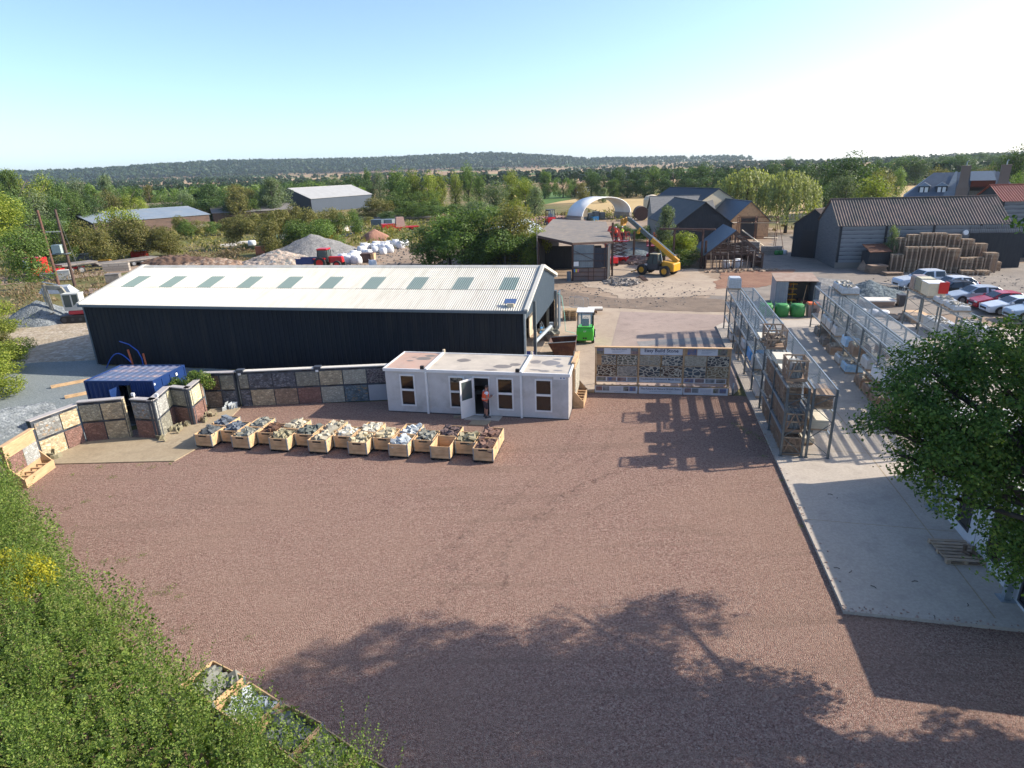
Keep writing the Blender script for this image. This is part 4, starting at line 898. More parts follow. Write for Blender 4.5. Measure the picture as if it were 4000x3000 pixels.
def slabstack(p,rz,label,w,l,n,m=None,t=.06,pal='std'):
    r=thing('slab_stack',label,'slab stack',p,rz); mb=MB(); rr=random.Random(int(p[0]*77))
    for k in range(n): dx=rr.uniform(-.03,.03); mb.box(dx,dx*.5,.10+k*t,w+dx,l+dx*.5,.10+k*t+t*.9)
    mb.build('slabs',m or M_paleslab,r); mb=MB()
    for y in (.05,l/2-.05,l-.15): mb.box(.0,y,0,w,y+.1,.099)
    mb.build('bearers',M_pallet,r); return r
slabstack(rp(RK1,.0,2.9,3.25),R_(RZ),'stack of pale cream slabs on top of the near rack between two timber crates',.85,1.2,4)
slabstack(rp(RK1,.02,1.75,3.25),R_(RZ),'low stack of yellowish slabs on top of the near rack behind the slate crate',.85,.8,2)
slabstack(rp(RK1,-.05,6.95,3.25),R_(RZ),'cream slab sheet on top of the near rack behind the big open crate',1.0,1.2,3)
slabstack(rp(RK1,1.06,.2,2.2),R_(RZ),'wide stack of cut stone blocks high on the right row of the near rack',.84,1.5,4,S['tan'],.14)
slabstack(rp(RK1,1.06,.3,1.15),R_(RZ),'stepped stack of cream slabs on the lower shelf of the near rack, right hand row',.8,1.3,4,None,.1)
slabstack(rp(RK1,.85,1.3,.02),R_(RZ),'pallet of thick yellow stone at the foot of the near rack, right hand row',.8,1.1,2,None,.12)
M_bluew=pm('blue_plastic_wrap',(.03,.22,.55),(.08,.35,.65),4,.3,0,.7,7); M_bluewp=pm('pale_blue_wrap',(.22,.42,.62),(.45,.6,.7),5,.35,0,.7,8)
def wrapped(p,rz,label,w=.9,l=1.1,h=.55,m=None,top=None,name='wrapped_pallet',group=None):
    r=thing(name,label,'pallet load',p,rz,group)
    mb=MB(); ins=.04
    for y in (0,l/2-.05,l-.1): mb.box(0,y,0,w,y+.1,.09)
    mb.box(0,0,.091,w,l,.11); mb.build('pallet_base',M_pallet,r)
    mb=MB(); n=6; vs=[]; fs=[]
    prof=[(0,.112),(.02,.112+h*.45),(.03,.112+h*.85),(.09,.112+h)]
    for ins,z in prof:
        for (x,y) in ((ins,ins),(w/2,ins-.015),(w-ins,ins),(w-ins+.015,l/2),(w-ins,l-ins),(w/2,l-ins+.015),(ins,l-ins),(ins-.015,l/2)): vs.append((x,y,z+noise.noise(Vector((x*5,y*5,p[0])))*.03))
    for i in range(3):
        for k in range(8): fs.append((i*8+k,i*8+(k+1)%8,(i+1)*8+(k+1)%8,(i+1)*8+k))
    fs.append(tuple(24+k for k in range(8))); mb.add(vs,fs); mb.build('wrapped_load',m or M_shrink,r)
    if top:
        t=heap_mb(w-.2,l-.2,h+.10,.05,26,.17,int(p[1]*13)); t.v=[(v[0]+w/2,v[1]+l/2,v[2]) for v in t.v]; t.build('stones',top,r)
    return r
wrapped(rp(RK1,-.03,22.0,3.25),R_(RZ),'shrink wrapped pallet with a white striped top at the far end of the near rack',.92,1.1,.75)
wrapped(rp(RK1,.02,10.3,1.14),R_(RZ),'pallet load in bright blue plastic on the middle of the near rack',.95,1.25,.62,M_bluew,rm('cr',sty['cr'][1]))
wrapped(rp(RK1,.02,7.3,.03),R_(RZ),'grey wrapped block of stone on the ground level of the near rack, sixth crate in',.85,1.1,.85)
wrapped(rp(RK1,.02,8.8,1.12),R_(RZ),'white wrapped load on the near rack shelf in front of the blue one',.85,1.1,.6)
rk1=rm('mix_b',(.34,.28,.22)); rk2=rm('mix_p',(.50,.46,.38))
for i,(x,y,z,lab) in enumerate([(.02,13.0,1.12,'open load of small pale stones on the near rack behind the blue load'),(.02,16.2,1.12,'load of pinkish stones on the near rack towards its far end'),(.02,19.0,.03,'dark load at the ground level near the far end of the near rack'),
      (1.06,12.0,.03,'load of grey setts on the right row of the near rack, halfway along'),(1.06,15.2,1.12,'pale bagged load high on the right row of the near rack'),(.02,16.0,.03,'stone load on the ground under the pinkish stones of the near rack')]):
    wrapped(rp(RK1,x,y,z),R_(RZ),lab,.85,1.1,.45,[M_shrink,M_greywood][i%2],rk2 if i%2 else rk1)
# rack 2 loads
for i,(x,y,z,m_,t_,lab) in enumerate([
   (-.05,18.9,3.25,M_shrink,rk2,'further of two wrapped pale stone loads on top of the far rack'),(-.05,20.4,3.25,M_shrink,rk2,'x'),
   (-.05,18.3,1.14,M_shrink,rk2,'wrapped light load on the shelf of the second rack, furthest of three'),(-.05,16.9,1.14,M_shrink,rk2,'wrapped light load on the shelf of the second rack, middle of three'),(-.05,15.3,1.14,M_shrink,rk2,'wrapped light load on the shelf of the second rack, nearest of three'),
   (-.1,19.9,.0,M_greywood,rk1,'dark open crate at the far foot of the second rack'),(-.3,17.0,.0,M_greywood,rk1,'open timber box of dark stone on the ground at the second rack'),(-.3,14.9,.0,M_palold,rk2,'open crate of small stones at the second rack, behind the blue lined one'),
   (-.3,12.6,.0,M_shrink,rk2,'grey sided crate of white stones on the ground at the second rack'),(-.3,10.9,.0,M_bluewp,rk2,'open crate with a crumpled blue plastic lining at the foot of the second rack'),
   (-.1,12.4,1.14,M_bluewp,rk2,'load with a pale blue plastic side hanging from the second rack shelf'),(-.1,10.7,1.14,M_palold,rm('cr',sty['cr'][1]),'pallet of yellow stone beside the blue draped load on the second rack'),
   (-.1,7.9,1.14,M_shrink,rk2,'white bag of broken stone on the second rack shelf beside the oak leaves'),(-.1,5.9,1.14,M_bagw,rk2,'white open bag of stone on the second rack, partly behind the oak'),(-.1,4.2,1.14,M_bagw,rk2,'white bag on the second rack shelf hidden mostly by oak leaves'),
   (-.2,8.2,.0,M_palold,rk2,'pallet of walling stone on the ground at the second rack below the broken stone bag'),(-.2,6.7,.0,M_palold,rk2,'pallet of flat walling stone on the ground at the second rack, mid way'),(-.2,5.2,.0,M_palold,rk2,'pallet of rough stone on the ground at the second rack near the leaves'),(-.2,3.5,.0,M_palold,rk1,'pallet of greyish stone on the ground at the near end of the second rack'),(-.2,1.9,.0,M_palold,rk2,'pallet of pale stone at the near end of the second rack under the oak'),
   (1.3,15.5,1.14,M_shrink,rk2,'wrapped load on the right row of the second rack'),(1.3,10.5,1.14,M_palold,rk2,'pallet of pinkish stone on the right row of the second rack'),(1.3,7.0,1.14,M_bagw,rk2,'bagged stone load on the right row of the second rack')]):
    if lab=='x': lab='nearer of two wrapped pale stone loads on top of the far rack'; 
    if z>3: x=.9
    h=.42 if z<1 or z>3 else .55
    wrapped(rp(RK2,x,y,z),R_(-14.2),lab,1.15 if z>3 else 1.0,1.2,h,m_,t_)
# ================================================================ tool shed, green bags, bin
def tool_shed():
    r=thing('tool_shed','small grey corrugated metal shed with an open front full of tools','shed',(24.05,55.45,.02),R_(-11.5)); W,D,H,H2=3.35,2.3,2.15,2.45
    def rib(x0,x1,y,z0,z1,face=-1):
        pts=[];x=x0
        while x<x1:
            for f,dd in ((0,0),(.6,0),(.7,1),(.9,1)): pts.append((x+f*.2,dd)) if x+f*.2<x1 else None
            x+=.2
        pts.append((x1,0)); vs=[]
        for a,dd in pts: vs+=[(a,y+face*.025*dd,z0),(a,y+face*.025*dd,z1)]
        return vs,[(2*i,2*i+2,2*i+3,2*i+1) for i in range(len(pts)-1)]
    mg=pm('shed_sheet',(.26,.30,.34),(.22,.25,.29),2,.5,.3)
    mb=MB(); mb.add(*rib(-.05,1.0,0,0,H)); mb.build('door',mg,r,recalc=False)
    mb=MB(); mb.T=Matrix.Translation((W-.05,0,0))@Matrix.Rotation(R_(-60),4,'Z'); mb.add(*rib(0,.5,0,0,H)); mb.build('door',mg,r,recalc=False)
    mb=MB(); mb.prism([(0,0),(D,0),(D,H2),(0,H)],0,.03,'x'); mb.prism([(0,0),(D,0),(D,H2),(0,H)],W-.03,W,'x'); mb.build('side_walls',mg,r)
    mb=MB(); mb.box(.031,D-.03,0,W-.031,D,H2); mb.build('back_wall',M_grille,r)
    mb=MB(); mb.prism([(-.15,H+.02),(D+.15,H2+.06),(D+.15,H2+.1),(-.15,H+.06)],-.12,W+.12,'x'); mb.build('roof',pm('dusty_rust_roof',(.34,.25,.19),(.27,.18,.13),2,.8),r)
    mb=MB()
    for x in (1.05,1.45):
        for z in (.4,.9,1.4,1.85): mb.box(x,.3,z,x+.38,.8,z+.03)
    mb.box(1.03,.28,0,1.06,.31,2.0); mb.box(1.46,.28,0,1.49,.31,2.0); mb.build('shelf_unit',M_yellow,r)
    mb=MB(); rr=random.Random(3)
    for k in range(26): x=rr.uniform(1.1,3.0); y=rr.uniform(.5,1.9); z=rr.choice([.0,.43,.93,1.43]) if x<1.8 else 0; s=rr.uniform(.08,.2); mb.box(x,y,z,x+s,y+s,z+s*1.6)
    mb.build('stored_tools',rm('tools',(.12,.11,.10),(.4,.12,.08)),r)
    mb=MB(); mb.bar((2.4,.3,.05),(2.65,.5,1.75),.035); mb.build('broom_handle',M_newwood,r)
tool_shed()
def bulkbag(p,rz,label,m,s=1.0,group=None,name='bulk_bag',parts=True,h=.95):
    r=thing(name,label,'bag',p,rz,group); mb=MB(); n=16; rows=[(.0,.40),(.12,.49),(.45,.52),(.75,.50),(.92,.45),(1.0,.40)]; vs=[];fs=[]; rr=random.Random(int(p[0]*31+p[1]*7))
    for z,q in rows:
        for k in range(n):
            a=2*math.pi*k/n; c_,s_=math.cos(a),math.sin(a); e_=(abs(c_)**3.2+abs(s_)**3.2)**(-1/3.2)
            w_=q*(1+.07*noise.noise(Vector((c_*2+p[0],s_*2,z*3)))); vs.append((c_*e_*w_,s_*e_*w_,z*h))
    for i in range(len(rows)-1):
        for k in range(n): fs.append((i*n+k,i*n+(k+1)%n,(i+1)*n+(k+1)%n,(i+1)*n+k))
    c0=len(vs); vs.append((0,0,h*.93)); top=(len(rows)-1)*n
    for k in range(n): fs.append((top+k,top+(k+1)%n,c0))
    mb.add(vs,fs); mb.build('bag_body',m,r,smooth=True)
    if parts:
        mb=MB()
        for sx in (-1,1):
            for sy in (-1,1): mb.tube([(sx*.42,sy*.2,h*.9),(sx*.42,sy*.38,h*1.12),(sx*.2,sy*.42,h*.92)],.018,5)
        mb.build('lifting_loops',m,r)
    r.scale=(s,s,s); return r
for i,(x,y) in enumerate([(21.65,51.5),(22.85,51.2),(24.05,50.95)]): bulkbag((x,y,SL*.2),R_(-10+i*4),['shiny green bulk bag furthest left, partly behind the near rack','shiny green bulk bag in the middle of three by the tool shed','shiny green bulk bag next to the orange lidded bin'][i],M_bagg,1.08,'green bulk bags by the tool shed')
r=thing('storage_bin','grey box bin with a bright orange lid between green bulk bag and second rack','bin',(24.7,50.4,.03),R_(-10)); mb=MB(); mb.frustum((.05,.05,.85,.75,0),(0,0,.9,.8,1.05)); mb.build('body',pm('bin_grey',(.22,.18,.17),(.19,.16,.15),3,.6),r)
mb=MB(); mb.frustum((-.03,-.03,.93,.83,1.052),(.04,.04,.86,.76,1.18)); mb.build('lid',M_orange,r); mb=MB(); mb.box(.25,-.02,.35,.65,.03,.75); mb.build('panel',M_grille,r)
# ================================================================ vegetation
FOL=dict(dark=foliage('leaves_dark_green',[(0.027,0.053,0.018),(0.048,0.090,0.025),(0.077,0.131,0.037),(0.112,0.169,0.050)],.25,.5),
 mid=foliage('leaves_mid_green',[(0.048,0.084,0.022),(0.084,0.138,0.031),(0.132,0.198,0.046),(0.192,0.252,0.072)],.3,.5),
 yel=foliage('leaves_yellow_green',[(0.088,0.121,0.020),(0.154,0.198,0.031),(0.242,0.275,0.044),(0.330,0.319,0.077)],.35,.5),
 gry=foliage('leaves_grey_green',[(.07,.105,.048),(.115,.16,.078),(.17,.215,.11),(.22,.25,.14)],.3,.5),
 olive=foliage('leaves_olive_brown',[(0.069,0.075,0.023),(0.132,0.138,0.039),(0.201,0.184,0.057),(0.276,0.213,0.086)],.3,.5),
 willow=foliage('leaves_weeping_willow',[(.12,.145,.05),(.20,.225,.08),(.30,.31,.12),(.40,.39,.17)],.35,.4),
 hedge=foliage('hedge_leaves',[(0.034,0.055,0.012),(0.065,0.114,0.019),(0.124,0.195,0.034),(0.221,0.293,0.058),(0.195,0.182,0.072)],.32,2.2),
 hedgey=foliage('yellow_hedge_leaves',[(.22,.22,.02),(.38,.36,.03),(.5,.45,.06)],.4,1.6),
 oak=foliage('oak_leaves',[(0.023,0.053,0.012),(0.047,0.097,0.019),(0.084,0.152,0.029),(0.158,0.221,0.047)],.35,1.2),
 red=foliage('red_shrub_leaves',[(.10,.02,.015),(.2,.04,.03)],.3,.5), dry=foliage('dry_brown_scrub',[(.11,.07,.04),(.19,.13,.07),(.26,.19,.11),(.10,.11,.04)],.2,.3))
M_bark=pm('bark',(.10,.08,.06),(.06,.05,.04),6,.9,0,.5,12); M_barkd=pm('dark_bark',(.04,.033,.026),(.06,.05,.04),6,.9,0,.5,12)
def cards(P_,Nn,size,r,asp=(.7,1.0),up=0.0):
    n=len(P_); a=r.normal(size=(n,3)); a/=np.linalg.norm(a,axis=1)[:,None]
    nn=Nn*.9+a*.75; nn/=np.linalg.norm(nn,axis=1)[:,None]+1e-9
    t=r.normal(size=(n,3)); t[:,2]+=up; t-=nn*(t*nn).sum(1)[:,None]; t/=np.linalg.norm(t,axis=1)[:,None]+1e-9; b=np.cross(nn,t)
    s=size*r.uniform(.6,1.3,n)[:,None]; t=t*s*asp[1]; b=b*s*asp[0]
    V=np.empty((n*4,3)); V[0::4]=P_-t*.5; V[1::4]=P_+b*.5; V[2::4]=P_+t*.6; V[3::4]=P_-b*.5
    return V,np.arange(n*4).reshape(n,4)
def lobes_pts(lobes,n,r,inner=.45):
    w=np.array([l[3]**2*(l[4] if len(l)>4 else 1) for l in lobes]); w/=w.sum(); idx=r.choice(len(lobes),n,p=w)
    C_=np.array([l[:3] for l in lobes])[idx]; Rr=np.array([l[3] for l in lobes])[idx]
    d=r.normal(size=(n,3)); d/=np.linalg.norm(d,axis=1)[:,None]; rad=(inner+(1-inner)*r.random(n)**.6)
    sq=np.array([l[4] if len(l)>4 else 1 for l in lobes])[idx]
    cl=np.array([noise.noise(Vector(x*3.1)) for x in (d[:2000])]) if n<2000 else None
    Pp=C_+d*(Rr*rad)[:,None]*np.stack([np.ones(n),np.ones(n),np.ones(n)],1)
    return Pp,d
def crown_mesh(seed,shape,n=9500,leaf=.027):
    r=np.random.default_rng(seed); L=[]
    if shape=='round':
        for k in range(16): a=r.uniform(0,6.28); q=r.uniform(0,.27); z=r.uniform(.2,.8); L.append((q*math.cos(a),q*math.sin(a),z,r.uniform(.13,.22)))
        L.append((0,0,.55,.30)); L.append((0,0,.8,.2)); L.append((0,0,.28,.3)); L.append((.1,0,.1,.24)); L.append((-.1,0.05,.1,.24))
    elif shape=='tall':
        for k in range(18): z=r.uniform(.12,.9); q=(1-abs(z-.45)*1.3)*.25*r.random(); a=r.uniform(0,6.28); L.append((q*math.cos(a),q*math.sin(a),z,r.uniform(.10,.17)))
        L.append((0,0,.5,.27)); L.append((0,0,.85,.12)); L.append((0,0,.15,.24)); L.append((0.06,0,.3,.26))
    elif shape=='bush':
        for k in range(18): a=r.uniform(0,6.28); q=r.uniform(0,.34); z=r.uniform(.1,.75)*(1-q); L.append((q*math.cos(a),q*math.sin(a),z+.08,r.uniform(.12,.22)))
    elif shape=='row':
        for k in range(22): L.append((r.uniform(-.4,.4),r.uniform(-.25,.25),r.uniform(.1,.78),r.uniform(.12,.2)))
    Pp,d=lobes_pts(L,n,r); keep=np.ones(n,bool)
    f=np.array([noise.noise(Vector(p*6.0+np.array([seed,0,0]))) for p in Pp]); keep=f>-.22
    Pp=Pp[keep]; d=d[keep]; Pp[:,2]=np.clip(Pp[:,2],0,1.05)
    return cards(Pp,d,leaf,r)
def willow_mesh(seed,n=5200):
    r=np.random.default_rng(seed); Ps=[];Ns=[]
    for k in range(240):
        a=r.uniform(0,6.28); q=.5*math.sqrt(r.random()); top=.98-1.3*q*q+r.uniform(-.06,.03); bot=max(.06,top-r.uniform(.25,.7)); x=q*math.cos(a); y=q*math.sin(a); m=42
        t=np.linspace(0,1,m); px=x*(1+.12*t)+r.normal(0,.01,m); py=y*(1+.12*t)+r.normal(0,.01,m); pz=top+(bot-top)*t
        Ps.append(np.stack([px,py,pz],1)); Ns.append(np.tile([x+.01,y,.25],(m,1)))
    Pp=np.concatenate(Ps); d=np.concatenate(Ns); d/=np.linalg.norm(d,axis=1)[:,None]
    return cards(Pp,d,.036,r,(.5,1.3),3.0)
TV={}
def getcrown(shape,v):
    k=(shape,v)
    if k not in TV:
        V,Q=willow_mesh(v) if shape=='willow' else crown_mesh(v*7+{'round':1,'tall':2,'bush':3,'row':4}[shape],shape)
        TV[k]=npmesh('crown',V,Q,FOL['mid']); me=TV[k].data; bpy.data.objects.remove(TV[k]); TV[k]=me
    return TV[k]
def trunkmesh():
    mb=MB(); mb.tube([(0,0,-.02),(.01,0,.2),(0,.01,.45),(.02,0,.8)],[.035,.026,.02,.006],8)
    for k,(a,z) in enumerate([(0,.28),(1.9,.35),(3.7,.3),(5.1,.42),(2.8,.5)]): mb.tube([(0,0,z),(.13*math.cos(a),.13*math.sin(a),z+.16),(.25*math.cos(a),.25*math.sin(a),z+.3)],[.016,.010,.004],6)
    o=mb.build('trunk',M_bark,smooth=True); me=o.data; bpy.data.objects.remove(o); return me
TRK=trunkmesh(); tn=[0]
def tree(x,y,h,w,kind,label,group=None,shape='round',name='tree',zb=0,crown0=.12,trunk=True,cat=None,d=None):
    tn[0]+=1; rr=random.Random(tn[0]*13)
    r=thing(name,label,cat or ('shrub' if name=='shrub' else 'tree'),(x,y,zb),rr.uniform(0,6.28),group)
    me=getcrown('willow' if kind=='willow' else shape,rr.randrange(4 if kind!='willow' else 2))
    c=bpy.data.objects.new('crown',me); COL.objects.link(c); c.parent=r; c.location=(0,0,h*crown0); c.scale=(w,d or w,h*(1-crown0))
    c.material_slots[0].link='OBJECT'; c.material_slots[0].material=FOL[kind]
    if trunk:
        t=bpy.data.objects.new('trunk',TRK); COL.objects.link(t); t.parent=r; t.scale=(h*.9,h*.9,h)
        t.material_slots[0].link='OBJECT'; t.material_slots[0].material=M_bark
    return r
CN=dict(dark='dark green',mid='mid green',yel='yellow green',gry='grey green',olive='olive brown',willow='pale')
def T(crop,x,yt,wd,D,kind,where,shape='round',name='tree',zscale=1):
    p=AY(*P(crop,x,yt),D); zb=terr(p.x,p.y); h=(p.z-zb)*1.03; s=CR[crop][2]; wm=wd*s/2735*D*1.38
    nm={'round':'rounded','tall':'tall','bush':'bushy','row':'broad'}[shape]
    return tree(p.x,p.y,h,wm,kind,'%s %s %s %s'%(nm,CN[kind],'shrub' if name=='shrub' else 'tree',where),where,shape,name,zb,.03 if name=='tree' else 0.0, name=='tree')
w1='in the wood beyond the low grey sheds'
for a in [(-60,215,300,200,'mid'),(40,222,240,185,'mid'),(170,200,260,192,'yel'),(330,235,220,200,'mid'),(450,292,170,215,'dark'),(570,258,190,220,'gry'),(700,330,170,212,'mid'),(820,258,180,232,'gry'),(950,305,180,228,'mid'),(1060,350,160,232,'dark'),(1150,343,150,238,'olive'),(1250,385,170,232,'mid'),(1340,335,130,238,'mid'),(1440,380,180,232,'gry'),(1620,290,250,215,'dark'),(1700,330,170,220,'dark'),(1840,340,260,205,'olive'),(1960,380,170,215,'olive'),(2130,288,270,215,'gry')]: T('A1',*a,w1,['round','tall','row'][a[0]%3])
w2='close behind the low grey sheds'
for a in [(40,400,300,178,'mid'),(230,380,260,182,'gry'),(380,430,220,184,'dark'),(560,385,220,188,'mid'),(680,410,180,190,'dark'),(830,385,220,196,'olive'),(1000,415,200,197,'yel'),(1090,440,130,200,'yel'),(1200,470,170,208,'dark'),(1330,450,220,212,'dark'),(1470,440,190,212,'mid'),(1640,430,220,212,'dark'),(1800,440,220,208,'dark'),(1960,430,200,208,'mid')]: T('A1',*a,w2,'row' if a[0]%2 else 'round')
w3='on the scrub bank in front of the low grey sheds'
for a in [(330,560,230,128,'mid'),(440,550,220,126,'mid'),(600,590,330,126,'olive'),(720,660,230,118,'olive'),(890,420,250,130,'yel'),(900,520,300,124,'olive'),(1000,560,240,124,'olive'),(1180,600,300,126,'olive'),(1290,650,240,122,'olive'),(1400,565,150,158,'olive'),(1450,600,150,156,'mid'),(1520,590,160,158,'olive'),(1640,610,150,160,'mid'),(1760,560,200,162,'olive'),(1860,550,240,162,'olive'),(2060,500,260,164,'olive'),(2160,520,240,160,'olive')]: T('A1',*a,w3,'bush','shrub')
q_=AY(*P('A1',-10,700),80); tree(q_.x,q_.y,12.4,7.0,'yel','tall yellow green tree rising at the far edge above the red lorry',crown0=.62,trunk=False)
q_=AY(*P('A1',140,700),75); tree(q_.x,q_.y,8.9,6.9,'mid','mid green tree with a rounded crown hanging over the red lorry',crown0=.42,trunk=False)
w4='in the tall row beyond the dark warehouse'
for a in [(30,310,200,238,'olive'),(140,330,160,240,'mid'),(275,258,250,210,'gry'),(420,288,190,250,'dark'),(560,272,230,290,'mid'),(740,246,170,285,'gry'),(880,222,250,285,'dark'),(975,193,120,290,'mid'),(1060,203,140,290,'gry'),(1190,178,230,205,'mid'),(1310,205,220,198,'yel'),(1420,212,170,196,'yel'),(1500,212,140,200,'yel'),(1250,260,200,196,'mid'),(1610,203,120,215,'yel'),(1700,140,150,225,'mid'),(1790,215,120,215,'mid'),(1900,280,260,180,'gry'),(2020,212,200,192,'yel'),(2120,265,200,172,'yel'),(2190,300,160,165,'gry')]: T('A2',*a,w4,['round','tall'][a[0]%2])
w5='in the dense thicket behind the middle clump of trees'
for a in [(1040,388,270,185,'olive'),(1180,330,210,192,'mid'),(1290,420,260,184,'mid'),(1450,440,260,178,'mid'),(1380,330,200,190,'mid'),(1600,430,300,165,'mid'),(1760,400,270,165,'gry'),(1900,420,240,150,'mid'),(2060,400,240,145,'yel'),(980,540,130,170,'olive'),(1120,500,160,172,'dark')]: T('A2',*a,w5,'bush' if a[0]%3 else 'row','shrub')
w6='in the bramble bank below the dark warehouse'
for a in [(30,505,200,128,'olive'),(150,470,190,126,'olive'),(330,440,250,126,'olive'),(430,425,200,130,'olive'),(520,450,220,124,'olive'),(700,425,240,130,'olive'),(640,520,260,116,'mid'),(480,540,300,114,'mid'),(760,470,160,130,'mid'),(250,540,220,112,'olive'),(880,470,150,138,'mid')]: T('A2',*a,w6,'bush','shrub')
for (x,y,h,w,k,l) in [(-11.0,88.5,6.8,7.0,'mid','lower green tree at the far left of the middle clump behind the long shed'),(-8.0,86.5,7.9,9.0,'mid','rounded green tree on the left of the middle clump behind the long shed'),(-3.2,85.5,8.6,8.5,'mid','broad green tree in the centre of the middle clump behind the long shed'),(1.0,83.5,9.4,8.0,'olive','tallest olive green tree of the middle clump beside the old barn'),(3.6,80.5,6.2,4.2,'yel','low yellowish tree at the right edge of the middle clump beside the old barn'),(-5.5,82.5,6.5,8,'mid','low green bush in front of the middle clump behind the long shed'),(-.3,81.2,6.5,7,'mid','green bush under the tallest olive tree of the middle clump')]:
    tree(x,y,h,w*1.3,k,l,None,'round' if h>7 else 'bush',crown0=.0)
w7='in the long dark tree line beyond the stubble field'
for a in [(-20,160,200,250,'yel'),(90,190,200,240,'mid'),(280,133,190,275,'mid'),(440,180,160,275,'mid'),(540,215,150,285,'mid'),(610,250,180,235,'olive'),(690,150,170,285,'dark'),(800,112,220,278,'dark'),(930,118,210,275,'dark'),(790,290,150,232,'gry'),(1080,130,200,275,'dark'),(1230,102,190,275,'mid'),(1400,88,240,272,'dark'),(1560,118,200,270,'dark'),(1680,72,250,262,'dark'),(1800,130,170,262,'dark'),(1150,200,240,262,'dark'),(1330,190,240,262,'dark'),(1000,220,220,262,'dark'),(1500,200,220,258,'dark'),(1640,190,240,255,'dark'),(1780,200,200,250,'dark'),(880,210,200,265,'mid'),(1900,130,200,260,'dark')]: T('A3',*a,w7,['round','tall','row'][a[0]%3])
tree(*AY(*P('A4',60,190),136).xy,AY(*P('A4',60,190),136).z*.97,13,'willow','pale weeping willow behind the timber clad barn',shape='willow'); tree(*AY(*P('A4',390,222),125).xy,AY(*P('A4',390,222),125).z,10.5,'willow','pale weeping willow with a clear dark trunk beside the garden lawn',shape='willow')
w8='in the mixed trees behind the black weatherboarded barn'
for a in [(250,155,220,255,'dark'),(370,122,110,420,'dark'),(520,158,200,245,'dark'),(660,150,190,240,'dark'),(640,260,230,185,'dark'),(900,78,380,170,'dark'),(760,200,220,172,'dark'),(1010,170,240,178,'mid'),(840,235,240,155,'gry'),(1050,275,360,150,'yel'),(1120,215,220,172,'olive'),(700,330,200,160,'dark'),(560,430,150,170,'dark'),(1290,105,260,340,'dark'),(1390,140,180,340,'dark'),(1240,200,130,240,'mid'),(1540,190,120,230,'olive'),(1600,215,100,230,'olive'),(1080,125,100,380,'dark'),(1190,150,110,380,'mid')]: T('A4',*a,w8,['round','row'][a[0]%2])
w9='on the rising ground beyond the slate roofed house'
for a in [(1720,95,220,430,'dark'),(1630,150,160,430,'mid'),(1850,180,220,330,'dark'),(1480,125,160,600,'dark'),(1580,110,160,620,'dark'),(1900,85,130,700,'dark'),(1990,95,150,650,'dark'),(2060,110,170,430,'dark'),(1960,190,180,260,'olive'),(2130,50,230,200,'dark'),(2220,25,230,185,'dark'),(2190,240,190,165,'mid'),(2060,170,160,230,'dark')]: T('A4',*a,w9,'round')
tree(21.0,84.5,7.6,5.2,'gry','slender grey green ash tree in front of the slate roofed barn',shape='tall'); tree(22.6,81.5,5.6,6.5,'yel','yellow green tree growing against the ruined timber barn',shape='bush',crown0=.12); tree(22.2,79.5,2.8,5.2,'mid','low green scrub between the rusty portal columns',shape='bush',name='shrub',crown0=0,trunk=False)
tree(44.2,72.6,5.2,3.0,'gry','young birch standing between the black barn and the pallet stacks',shape='tall'); tree(52.7,71.5,2.4,1.9,'red','small red leaved bush beside the pallet stacks',shape='bush',name='shrub',crown0=0,trunk=False)
tree(19.5,112,3.2,7,'mid','green bramble mound beside the slate roofed barn',shape='bush',name='shrub',crown0=0,trunk=False); tree(23.5,108,3.4,6,'mid','nettle covered mound left of the slate roofed barn wall',shape='bush',name='shrub',crown0=0,trunk=False)
# bushes along the left edge of the yard
for i,(x,y,h,w,k) in enumerate([(-46,53,4.2,7,'yel'),(-41.5,48.5,3.2,5.6,'yel'),(-38.6,45.5,2.8,5.0,'olive'),(-36.0,42.2,2.9,5.2,'yel'),(-34.0,39.0,2.8,5.0,'yel'),(-32.2,36.0,2.7,4.6,'yel'),(-31.0,33.2,2.5,4.4,'mid'),(-29.8,30.3,2.5,4.2,'mid'),(-28.4,27.6,2.4,4.0,'mid'),(-26.8,25.2,2.3,3.6,'mid')]):
    tree(x,y,h,w,k,'%s bramble bush in the row at the edge of the grey gravel'%['yellow green','mid green'][k=='mid'],'bushes along the edge of the grey gravel','bush','shrub',crown0=0,trunk=False)
# distant woodland as a mass
def farwood(name,label,gen,n,hs,seed,m):
    r=np.random.default_rng(seed); Vs=[];Ns=[];S_=[]
    pts=gen(r,n); Pp=[];Nn=[];sz=[]
    for x,y in pts:
        z=terr(x,y); h=hs*r.uniform(.75,1.2); d=math.hypot(x,y); k=int(np.clip(26000/d,10,60))
        dd=r.normal(size=(k,3)); dd/=np.linalg.norm(dd,axis=1)[:,None]; dd[:,2]=np.abs(dd[:,2])*1.0-.15
        Pp.append(np.array([x,y,z+h*.42])+dd*np.array([h*.42,h*.42,h*.55])); Nn.append(dd)
        sz.append(np.full(k,h*.34*(1 if k>30 else 1.5)))
    Pp=np.concatenate(Pp); Nn=np.concatenate(Nn); sz=np.concatenate(sz)
    V,Q=cards(Pp,Nn,1.0,r); n4=len(Pp); ctr=np.repeat(Pp,4,0); V=ctr+(V-ctr)*np.repeat(sz,4)[:,None]
    return tag(npmesh(name,V,Q,m),label,'woodland',kind='stuff')
def polar(px,d): a=math.atan((px-2000)/FPX/.97); return d*math.sin(a),d*math.cos(a)
def g_ridge(r,n):
    o=[]
    while len(o)<n:
        px=r.uniform(-500,4500); d=r.uniform(2350,3250)
        if ridge(px)>12 and r.random()<min(1,(ridge(px)-8)/40): o.append(polar(px,d))
    return o
farwood('hill_forest','dense dark forest covering the long ridge on the horizon',g_ridge,9000,19,1,M_wood_far)
